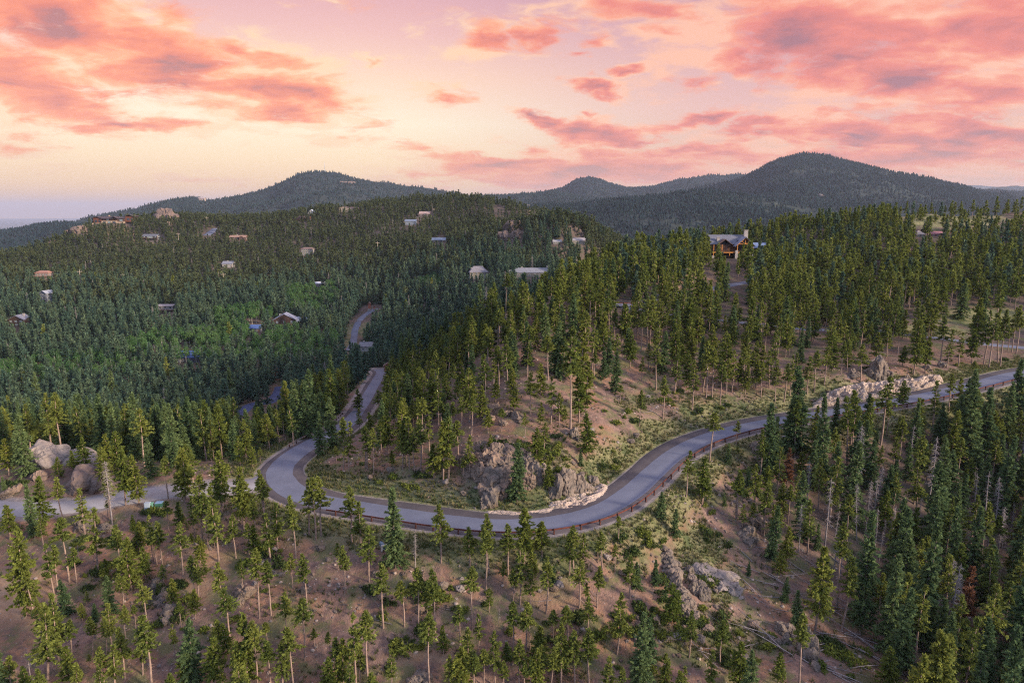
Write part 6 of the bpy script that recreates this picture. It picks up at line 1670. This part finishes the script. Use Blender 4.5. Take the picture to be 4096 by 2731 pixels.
house('big_timber', 'hillside_house', 'big dark log house with steep grey blue gables in the valley', 16, 11, 7.0, (.11, .06, .045), (.22, .23, .29), 4.2, axis='y', rows=2, cols=3, deck=True, wing=(8.1, 19, -3, 6, 4.8, 3.0, 'x'), glass=M_GLASSL, chim=[(-4, 2, .8, -1)], rz=.15)
house('blue_roof', 'garden_shed', 'low shed with a vivid blue metal roof beside the log house', 9, 7, 3.0, (.16, .15, .18), (.07, .12, .28), 2.0, rows=1, cols=2, deck=False)
house('a_frame', 'hillside_house', 'little white house with steep roof on the left ridge line', 8, 8, 3.0, (.60, .56, .52), (.42, .46, .52), 4.2, axis='y', rows=1, cols=2, big=True)
house('ridge_tan', 'hillside_house', 'cream twin gabled house with dark roof on the left ridge line', 16, 10, 6.5, (.46, .36, .27), (.17, .12, .11), 2.6, axis='y', rows=2, cols=4, wing=(8.1, 22, -4, 5, 5.5, 2.4, 'x'))
house('red_barn', 'hillside_house', 'reddish brown house with dark roof under the ridge line', 16, 9, 4.8, (.32, .12, .075), (.15, .09, .08), 2.2, rows=1, cols=4, wing=(-20, -8.1, -3, 4, 3, 1.2, 'x'), glass=M_GLASSL)
house('brown_shed', 'hillside_house', 'pinkish brown roofed house alone on the middle ridge', 15, 9, 3.8, (.22, .15, .13), (.38, .26, .23), 2.8, rows=1, cols=3)
house('bluegrey', 'hillside_house', 'blue grey house with white trim on the middle ridge slope', 15, 9, 5.0, (.30, .34, .40), (.16, .19, .25), 2.2, rows=2, cols=4)
house('slate', 'hillside_house', 'slate roofed cabin sunk among dark pines in the middle distance', 16, 10, 3.0, (.12, .12, .13), (.16, .20, .27), 2.4, rows=1, cols=3)
house('cream_hip', 'hillside_house', 'cream stone house with steep grey hip roof and chimney', 15, 11, 6.0, (.40, .34, .26), (.20, .18, .19), 4.2, hip=.8, rows=2, cols=4, chim=[(-5.5, -1, .7, -1.2)], rz=.2)
house('grey_long', 'hillside_house', 'long house with grey roof and a chimney at each end', 26, 10, 3.6, (.26, .24, .22), (.20, .20, .22), 3.0, rows=1, cols=6, chim=[(-8, 1, .6, .7), (12.0, 0, .7, 1.6)], wing=(-20, -13.1, -3, 4, 3, 2, 'x'))
house('pale_small', 'hillside_house', 'small pale roofed house left of a larger pale house', 11, 8, 3.0, (.42, .38, .33), (.36, .34, .33), 2.2, rows=1, cols=3, chim=[(-4.5, 0, .6, 1)], scale=.75)
house('pale_hip', 'hillside_house', 'wide pale house with tan hip roof behind the lodge ridge', 22, 12, 4.4, (.42, .36, .30), (.34, .30, .29), 3.2, hip=.8, rows=1, cols=5, scale=.8)
house('white_small', 'hillside_house', 'tiny white house with slanted roof above the upper aspens', 11, 6, 3.2, (.48, .38, .36), (.62, .60, .60), 1.4, rows=1, cols=3)
house('blue_mid', 'valley_house', 'house with a vivid blue roof half hidden by the valley aspens', 17, 11, 3.2, (.20, .20, .26), (.06, .11, .27), 3.0, rows=1, cols=4, wing=(-15, -8.6, -3, 4, 2.6, 1.6, 'x'), hip=.5)
house('tan_gazebo', 'round_roof_house', 'pale cone roofed building under the tan hilltop clearing', 8, 8, 2.6, (.34, .27, .23), (.36, .29, .25), 3.0, hip=.98, rows=1, cols=2, scale=.6)
house('red_roof_right', 'red_roof_building', 'low building with dull red roof below the hilltop clearing', 11, 7, 2.6, (.27, .14, .14), (.30, .13, .14), 2.0, rows=1, cols=3, scale=.6)
house('valley_house', 'valley_house', 'small house with pale wall by the road bottom in the valley', 9, 7, 3.4, (.52, .47, .42), (.18, .17, .18), 2.0, rows=1, cols=2, chim=[(-2.5, 0, .5, .7)])

# hilltop residence: long, stepped, dark roofs over red timber and tan stone
p = PADS['hilltop']
if p:
    root = tag(empty('hilltop_house', p, .05), 'sprawling hilltop house of red timber and tan stone with low dark roofs', 'house', 'houses on the hillsides')
    wm = walls((.24, .085, .05), 'red_timber'); stn = mat('tan_stone', (.36, .26, .18), .95, 0, .8, .3)
    b = MB(); b.box(-24, -6, -2, -14, 7, 7.2); b.box(16, -4, 2, 27, 7, 9.2); b.build('wall', wm, root)
    b = MB(); b.box(-13.9, -5, -2, 15.9, 7, 6.4); b.build('wall', mat('dark_timber_wall', (.10, .055, .04), .85, 0, 1.5, .3), root)
    b = MB(); b.box(-13, -8, -6, 6, -5.1, 3.4); b.box(-25, -8.5, -6, -13.1, -5.9, .6); b.box(6.1, -9, -5, 16, -5.2, 2.2); b.build('stone_base', stn, root)
    r = MB(); gable_roof(r, -25, -13.5, -7, 8, 7.2, 1.6, .8, 'y'); gable_roof(r, -13.4, 4, -7, 8, 6.5, 2.6, 1.2, 'x'); gable_roof(r, -2, 8, -8, 6, 6.6, 2.4, 1.0, 'y'); gable_roof(r, 8.1, 16, -6, 7.5, 6.4, 1.8, .9, 'x'); gable_roof(r, 16.1, 28, -5, 8, 9.2, 1.9, .8, 'y')
    ro = r.build('roof', roofm((.075, .055, .06), 'hilltop_roof'), root)
    for xx, yy, ww_, zz_, hh_ in [(-21, -6.05, 3, 1.5, 3), (-16.5, -6.05, 2, 1.5, 3), (-9, -8.1, 3, .2, 2.2), (-3, -8.1, 3.4, .2, 2.4), (3, -8.1, 3, .2, 2.2), (11, -5.1, 4, 3, 2.6), (20, -4.1, 3, 4, 3), (24.5, -4.1, 2.2, 4, 3), (-6, -5.1, 3.4, 3.8, 2.2)]:
        window(root, xx, yy, zz_, ww_, hh_, 'f', M_GLASSL if ww_ > 3 else M_GLASS, mat('dark_trim', (.07, .04, .03), .7))
    c = MB(); c.box(-8, 1, 8, -6.4, 2.6, 10.6); c.build('chimney', stn, ro)

# the timber lodge on the right ridge
p = PADS['lodge']
if p:
    root = tag(empty('timber_lodge', p, -.06), 'large timber lodge with grey roof, stone chimney and amber orange decks on the ridge', 'house', 'houses on the hillsides')
    root.scale = (.86,) * 3
    dw = walls((.115, .06, .042), 'lodge_siding'); am = mat('amber_timber', (.55, .22, .05), .6, 0, 3, .2); stn = mat('lodge_stone', (.36, .31, .28), .95, 0, 2, .35)
    b = MB(); gable_wall(b, -12.5, 6, -1, 9, 0, 8.2, 4.2, 'x'); b.build('wall', dw, root)
    b = MB(); gable_wall(b, -1, 7.6, -4, -1.1, 3.8, 7.4, 3.4, 'y')
    b = MB(); b.box(-9.5, -4, 0, -3.5, -1.1, 7.8); b.build('bay_wall', dw, root)
    b = MB(); b.box(7.7, 0, 0, 17, 8, 5.8); b.build('wing_wall', dw, root)
    b = MB(); b.box(.8, -1.4, 3.9, 7.4, -1.15, 9.8); b.build('great_window', M_GLASS, root)
    fr = MB()
    for xx in (.8, 3.0, 5.2, 7.4): fr.box(xx - .1, -1.55, 3.9, xx + .1, -1.42, 9.4)
    for zz_ in (3.9, 6.0, 7.9): fr.box(.8, -1.54, zz_ - .08, 7.4, -1.43, zz_ + .08)
    fr.build('window_frame', mat('dark_trim', (.07, .04, .03), .7), root)
    r = MB(); gable_roof(r, -13.2, 6.5, -1.4, 9.4, 8.25, 4.3, .9, 'x'); ro = r.build('roof', roofm((.14, .14, .165), 'lodge_roof'), root)
    r = MB(); gable_roof(r, -.6, 8.8, -6.2, 4, 7.4, 4.4, .9, 'y'); r.build('porch_roof', roofm((.17, .19, .25), 'lodge_metal'), root)
    r = MB(); gable_roof(r, -10, -3, -4.8, 2, 7.85, 2.6, .7, 'y'); r.build('dormer_roof', roofm((.16, .10, .08), 'dormer_roof'), root)
    r = MB(); gable_roof(r, 7.9, 18, -.6, 8.6, 5.9, 2.3, .6, 'x'); r.build('wing_roof', roofm((.15, .20, .33), 'wing_blue'), root)
    r = MB(); gable_wall(r, -34, -25, 2, 10, -1, 4, 2.4, 'x'); r.build('garage_wall', dw, root)
    r = MB(); gable_roof(r, -34, -25, 2, 10, 4.05, 2.5, .7, 'x'); r.build('garage_roof', roofm((.30, .38, .50), 'garage_blue'), root)
    # porch truss in warm timber
    t = MB()
    t.tube((-.6, -6.3, 7.3), (4.1, -6.3, 11.4), .2, n=5); t.tube((8.8, -6.3, 7.3), (4.1, -6.3, 11.4), .2, n=5); t.tube((-.2, -6.3, 8.0), (8.4, -6.3, 8.0), .2, n=5); t.tube((4.1, -6.3, 8.0), (4.1, -6.3, 11.2), .16, n=5)
    t.tube((4.1, -6.3, 8.1), (2.0, -6.3, 9.5), .12, n=5); t.tube((4.1, -6.3, 8.1), (6.2, -6.3, 9.5), .12, n=5)
    for xx in (-.1, 8.3): t.tube((xx, -6.3, 3.6), (xx, -6.3, 7.9), .24, n=6)
    t.build('porch_truss', am, root)
    dk = MB(); dk.box(-13.5, -6.6, 3.1, 8.8, -1.3, 3.55); dk.build('deck', am, root)
    rl = MB()
    rl.box(-13.5, -6.55, 4.5, 8.8, -6.45, 4.6)
    for q in range(46): xx = -13.4 + q * .49; rl.box(xx, -6.52, 3.55, xx + .05, -6.47, 4.5)
    rl.build('railing', mat('dark_trim', (.07, .04, .03), .7), root)
    for xx in (-13.0, -8.5, -4.2): q = MB(); q.tube((xx, -6.2, 1.6), (xx, -6.2, 7.6 if xx < -8 else 3.1), .2, n=6); q.build('post', am, root)
    for xx in (-13.2, -8.7): q = MB(); q.prism([(xx - .9, -2), (xx + .9, -2), (xx + .6, 1.6), (xx - .6, 1.6)], -6.9, -5.5); q.build('stone_pier', stn, root)
    for xx in (-.5, 8.6): q = MB(); q.prism([(xx - .9, -2), (xx + .9, -2), (xx + .7, 4.6), (xx - .7, 4.6)], -7.2, -5.7); q.build('stone_pier', stn, root)
    q = MB(); q.box(5.2, 1.0, 9, 7.2, 2.8, 15.2); q.box(5.05, .85, 15.2, 7.35, 2.95, 15.5); q.build('chimney', stn, ro)
    q = MB(); q.box(-10.2, -1, 8.6, -8.8, .2, 11.4); q.box(-10.35, -1.15, 11.4, -8.65, .35, 11.65); q.build('chimney', stn, ro)
    for xx, zz_ in ((-11.2, 4.4), (-11.2, .8)): window(root, xx, -1.05, zz_, 1.7, 2.2, 'f', M_GLASS, am)
    for xx in (-8.2, -5.0): window(root, xx, -4.05, 4.4, 1.2, 1.6, 'f', M_GLASS, am)
    for xx in (9.5, 12.5, 15.5): window(root, xx, -.05, 2.0, 1.6, 2.0, 'f', M_GLASS, mat('dark_trim', (.07, .04, .03), .7))
    wl = MB(); wl.box(9, -7, -2, 20, -6.4, 2.4); tag(wl.build('retaining_wall', stn, None, (p[0], p[1], p[2])), 'low stone retaining wall at the right foot of the timber lodge', 'retaining wall')

# small houses on the far mountains
def far_house(data, uu, vv, w, h, wc, rc, label):
    X, Y, Z, s, t = data
    U, V = project(X, Y, Z)
    k = np.argmin((U - uu) ** 2 + (V - vv) ** 2 + (Y > np.median(Y) * 1.6) * 50); i, j = np.unravel_index(k, U.shape)
    root = tag(empty('distant_house', (X[i, j], Y[i, j], Z[i, j] + 3)), label, 'house', 'houses on the far mountains')
    b = MB(); gable_wall(b, -w / 2, w / 2, -h, h, -4, h, h * .5, 'x'); b.build('wall', walls(wc, 'far_wall_%d' % int(uu)), root)
    r = MB(); gable_roof(r, -w / 2, w / 2, -h, h, h + .1, h * .5, 1.5, 'x'); r.build('roof', roofm(rc, 'far_roof_%d' % int(uu)), root)
far_house(mR, 808, 198.5, 42, 9, (.75, .70, .66), (.45, .42, .42), 'white house at mid height on the tall rounded right mountain')
far_house(mR, 897, 189, 44, 9, (.30, .12, .10), (.30, .16, .14), 'red brown buildings on the right shoulder of the right mountain')
far_house(mR, 958, 192, 22, 7, (.6, .5, .45), (.4, .35, .35), 'tiny pale house far right on the right mountain')
far_house(mR, 836, 209, 14, 9, (.45, .16, .10), (.5, .3, .2), 'small red house low on the right mountain')
far_house(mL, 201, 200.5, 34, 9, (.62, .48, .40), (.4, .3, .27), 'pale house on the left mountain lower ridge')
far_house(mL, 248, 211, 12, 5, (.55, .50, .50), (.45, .5, .55), 'little white house at the foot of the left mountain')
# bare rock patches on the far mountains
def far_rock(data, uu, vv, r, seed, label, m=None):
    X, Y, Z, s, t = data; U, V = project(X, Y, Z)
    k = np.argmin((U - uu) ** 2 + (V - vv) ** 2); i, j = np.unravel_index(k, U.shape)
    Vv = []; Ff = []; o = 0; g = random.Random(seed)
    for q in range(7):
        a, f = rock((r * g.uniform(.5, 1.1), r * .6, r * g.uniform(.3, .6)), seed * 7 + q)
        a = a + np.array([g.uniform(-1.6, 1.6) * r, g.uniform(-.6, .6) * r, g.uniform(-.5, .7) * r * .6]); Vv.append(a); Ff.append(f + o); o += len(a)
    tag(obj('distant_cliff', new_mesh('distant_cliff', np.vstack(Vv), np.vstack(Ff), m or M_ROCKP, False), None, (X[i, j], Y[i, j], Z[i, j])), label, 'cliff')
far_rock(mR, 841, 203, 34, 3, 'pale cliffs low on the right mountain above the ridge trees')
far_rock(mR, 817, 197, 15, 4, 'small pale crag right of the white mountain house')
far_rock(mL, 345, 184, 24, 5, 'pale rock scar high on the left mountain', M_ROCKR)
far_rock(mL, 317, 186.5, 16, 6, 'small tan rock scar left on the left mountain', M_ROCKR)
far_rock(mF, 522, 206.5, 18, 7, 'pale rock patch on the middle foothill', M_ROCKP)
far_rock(mF, 597, 202.5, 9, 8, 'small rocks on the open foothill in the middle', M_ROCKR)

# radio mast on the left mountain
X, Y, Z, s, t = mL
U, V = project(X, Y, Z); U2 = np.abs(U - 322.5); V2_ = np.where(U2 < 3, V, 1e9); k = np.argmin(V2_); i, j = np.unravel_index(k, U.shape)
root = tag(empty('radio_mast', (X[i, j], Y[i, j], Z[i, j])), 'thin white radio mast on top of the left mountain', 'radio mast')
b = MB()
for q in range(3):
    a = q * 2.094; b.tube((math.cos(a) * 2.6, math.sin(a) * 2.6, -2), (math.cos(a) * .8, math.sin(a) * .8, 46), .45, .35, 5)
b.build('mast', mat('mast_paint', (.62, .60, .60), .6), root)
b = MB()
for q in range(14):
    z = 2 + q * 3.2; w_ = 2.6 - 1.8 * z / 48
    for c in range(3):
        a0, a1 = c * 2.094, (c + 1) * 2.094; b.tube((math.cos(a0) * w_, math.sin(a0) * w_, z), (math.cos(a1) * w_, math.sin(a1) * w_, z + 3), .22, n=4)
b.build('lattice', mat('mast_paint', (.62, .60, .60), .6), root)
b = MB(); b.tube((0, 0, 46), (0, 0, 62), .4, .2, 5); b.build('antenna', mat('mast_paint', (.62, .60, .60), .6), root)
b = MB(); b.box(-5, -3, -1, 5, 3, 7); b.build('hut', mat('hut_grey', (.4, .4, .4), .7), root)

# ------------------------------------------------------------------ utility poles
pole = None
for n_, (u, v, H, lb) in enumerate([(81.5, 288, 12, 'wooden utility pole on the left slope between pink house and white house'), (124.5, 288.5, 10, 'wooden utility pole in the trees left of centre hillside'), (158.5, 245.5, 9, 'short pole right below the dark grey house'), (179, 245, 11, 'utility pole in front of the trees right of the grey house'),
                     (224.5, 291, 12, 'utility pole below the small white gabled house'), (207.5, 226, 9, 'pole beside the short ridge road'), (378, 255.5, 11, 'utility pole in the middle hillside below the slate cabin'), (434, 218, 9, 'thin pole on the crest of the middle ridge')]):
    h = hit(u, v, ymin=350)
    if not h: continue
    root = tag(empty('utility_pole', h, .4), lb, 'utility pole', 'utility poles on the hillside')
    root.scale = (1.6, 1.6, H / 12 * 1.35)
    if pole is None:
        b = MB(); b.tube((0, 0, -1), (0, 0, 12), .17, .11, 7); m1 = b.build('shaft', mat('pole_wood', (.42, .33, .25), .9, 0, 1, .2), root).data
        b = MB(); b.box(-1.2, -.07, 10.8, 1.2, .07, 10.98); m2 = b.build('crossarm', mat('pole_wood', (.42, .33, .25), .9), root).data
        b = MB()
        for xx in (-1.05, 0, 1.05): b.tube((xx, 0, 10.98), (xx, 0, 11.25), .06, n=6)
        m3 = b.build('insulator', mat('insulator', (.5, .5, .5), .3), root).data
        pole = (m1, m2, m3)
    else:
        for nm, me in zip(('shaft', 'crossarm', 'insulator'), pole): obj(nm, me, root)

# ------------------------------------------------------------------ utility boxes beside the gravel road
def ubox(u, v, w, d, hh, col, lb, name='utility_box', lid=None, dx=0, dy=0):
    h = hit(u, v)
    root = tag(empty(name, (h[0] + dx, h[1] + dy, h[2]), .12), lb, 'utility box', 'utility boxes'); root.scale = (.62,) * 3
    b = MB(); b.box(-w / 2 - .1, -d / 2 - .1, -.3, w / 2 + .1, d / 2 + .1, .08); b.build('pad', mat('concrete', (.4, .38, .36), .9), root)
    b = MB(); b.box(-w / 2, -d / 2, .085, w / 2, d / 2, hh); b.box(-w / 2 + .08, -d / 2 - .03, .25, -.03, -d / 2 - .002, hh - .12); b.box(.03, -d / 2 - .03, .25, w / 2 - .08, -d / 2 - .002, hh - .12)
    b.build('cabinet', mat('paint_%s' % lb.split()[0], col, .55), root)
    b = MB(); b.prism([(-w / 2 - .05, hh + .003), (w / 2 + .05, hh + .003), (w / 2 + .02, hh + .12), (-w / 2 - .02, hh + .12)], -d / 2 - .05, d / 2 + .05); b.build('lid', mat('lid_%s' % lb.split()[0], lid or col, .5), root)
ubox(148, 508.6, 1.5, 1.0, 1.9, (.38, .44, .50), 'grey steel utility box, leftmost of three below the gravel road')
ubox(152.2, 507.2, .8, .8, 1.5, (.16, .34, .24), 'light green utility box between the grey and the dark one')
ubox(159.5, 505.8, 1.9, 1.6, 1.2, (.045, .13, .085), 'dark green utility box with bluish lid, rightmost of three below the gravel road', lid=(.20, .32, .45))
ubox(862, 289, 0.1, 0.1, .2, (.16, .34, .24), 'tiny') if False else None
h = hit(800 - 682.5 + 682.5 - 72, 288.5, ymin=200)
# green box by the lodge driveway
ubox(727.5, 288.5, 2.0, 1.6, 1.6, (.25, .55, .42), 'mint green utility box beside the lodge driveway')
# pipe marker posts on the bare ground under the lodge
pm = None
for (u, v, lb) in [(714, 266.5, 'upper white marker post on the bare ground under the lodge'), (715.3, 268.5, 'middle white marker post on the bare ground under the lodge'), (716.3, 270.6, 'lower white marker post on the bare ground under the lodge')]:
    h = hit(u, v, ymin=200)
    if pm is None:
        b = MB(); b.tube((0, 0, -.3), (0, 0, 1.5), .13, .13, 8); b.tube((0, 0, 1.5), (0, 0, 1.6), .16, .1, 8); o = b.build('marker_post', M_TRIM, None, h); pm = o.data
    else: o = obj('marker_post', pm, None, h)
    tag(o, lb, 'marker post', 'white marker posts')

# ------------------------------------------------------------------ culvert ends, gate pillars, entrance kiosk
def culvert(u, v, rz, lb):
    h = hit(u, v)
    root = tag(empty('culvert_pipe', (h[0], h[1], h[2] + .2), rz), lb, 'culvert pipe', 'culvert pipes'); root.scale = (.6,) * 3
    n = 14; V = []; F = []
    rings = [(y, .55 + .03 * math.cos(y * 14)) for y in np.linspace(-1.6, 1.6, 26)] + [(y, .48) for y in (1.6, -1.6)]
    for y, r in rings:
        for k in range(n): V.append((r * math.cos(6.283 * k / n), y, r * math.sin(6.283 * k / n)))
    for i in range(len(rings) - 1):
        for k in range(n): F.append((i * n + k, i * n + (k + 1) % n, (i + 1) * n + (k + 1) % n, (i + 1) * n + k))
    i = len(rings) - 1
    for k in range(n): F.append((i * n + k, i * n + (k + 1) % n, (k + 1) % n, k))
    obj('pipe', new_mesh('pipe', V, F, mat('galvanised', (.14, .22, .30), .45, .4), True), root)
    b = MB(); b.box(-.95, -1.75, -.8, -.6, -1.3, .75); b.box(.6, -1.75, -.8, .95, -1.3, .75); b.box(-.95, -1.75, .62, .95, -1.3, .85); b.build('headwall', mat('concrete', (.4, .38, .36), .9), root)
culvert(382.8, 546, .5, 'blue grey metal culvert end on the green bank left of centre')
culvert(784.8, 437.5, -.4, 'blue grey metal culvert end below the guardrail on the right')
def pillar(u, v, w, hh, lb, ymin, name='gate_pillar'):
    h = hit(u, v, ymin=ymin)
    if not h: return
    root = tag(empty(name, h), lb, 'gate pillar', 'gate pillars')
    b = MB(); b.box(-w / 2, -w / 2, -.5, w / 2, w / 2, hh * .3); b.build('stone_foot', mat('base_stone', (.30, .26, .22), .95, 0, 3, .35), root)
    b = MB(); b.box(-w * .38, -w * .38, hh * .3 + .01, w * .38, w * .38, hh); b.build('timber_post', mat('red_timber_post', (.30, .09, .05), .8), root)
    b = MB(); b.prism([(-w * .6, hh), (w * .6, hh), (0, hh + w * .5)], -w * .6, w * .6); b.build('cap', mat('dark_cap', (.10, .06, .05), .8), root)
pillar(369.5, 310.5, 2.0, 5.5, 'red timber gate pillar beside the far curve of the valley road', 380)
pillar(386.5, 365, 1.8, 4.6, 'tall red timber pillar at the valley entrance right of the main road', 200)
pillar(374.5, 309.5, 1.4, 2.6, 'short brown gate pillar right of the taller red one', 380)
# entrance kiosk beside the road where it drops away
h = hit(388, 371, ymin=200)
if h:
    root = tag(empty('entrance_kiosk', h, .2), 'small red timber kiosk with dark roof at the valley entrance', 'kiosk')
    b = MB(); gable_wall(b, -1.4, 1.4, -1.1, 1.1, -.5, 2.6, .8, 'y'); b.build('wall', mat('red_timber_post', (.30, .09, .05), .8), root)
    b = MB(); gable_roof(b, -1.4, 1.4, -1.1, 1.1, 2.62, .85, .4, 'y', .12); b.build('roof', mat('dark_cap', (.10, .06, .05), .8), root)
    window(root, 0, -1.14, 1.0, 1.2, 1.0)
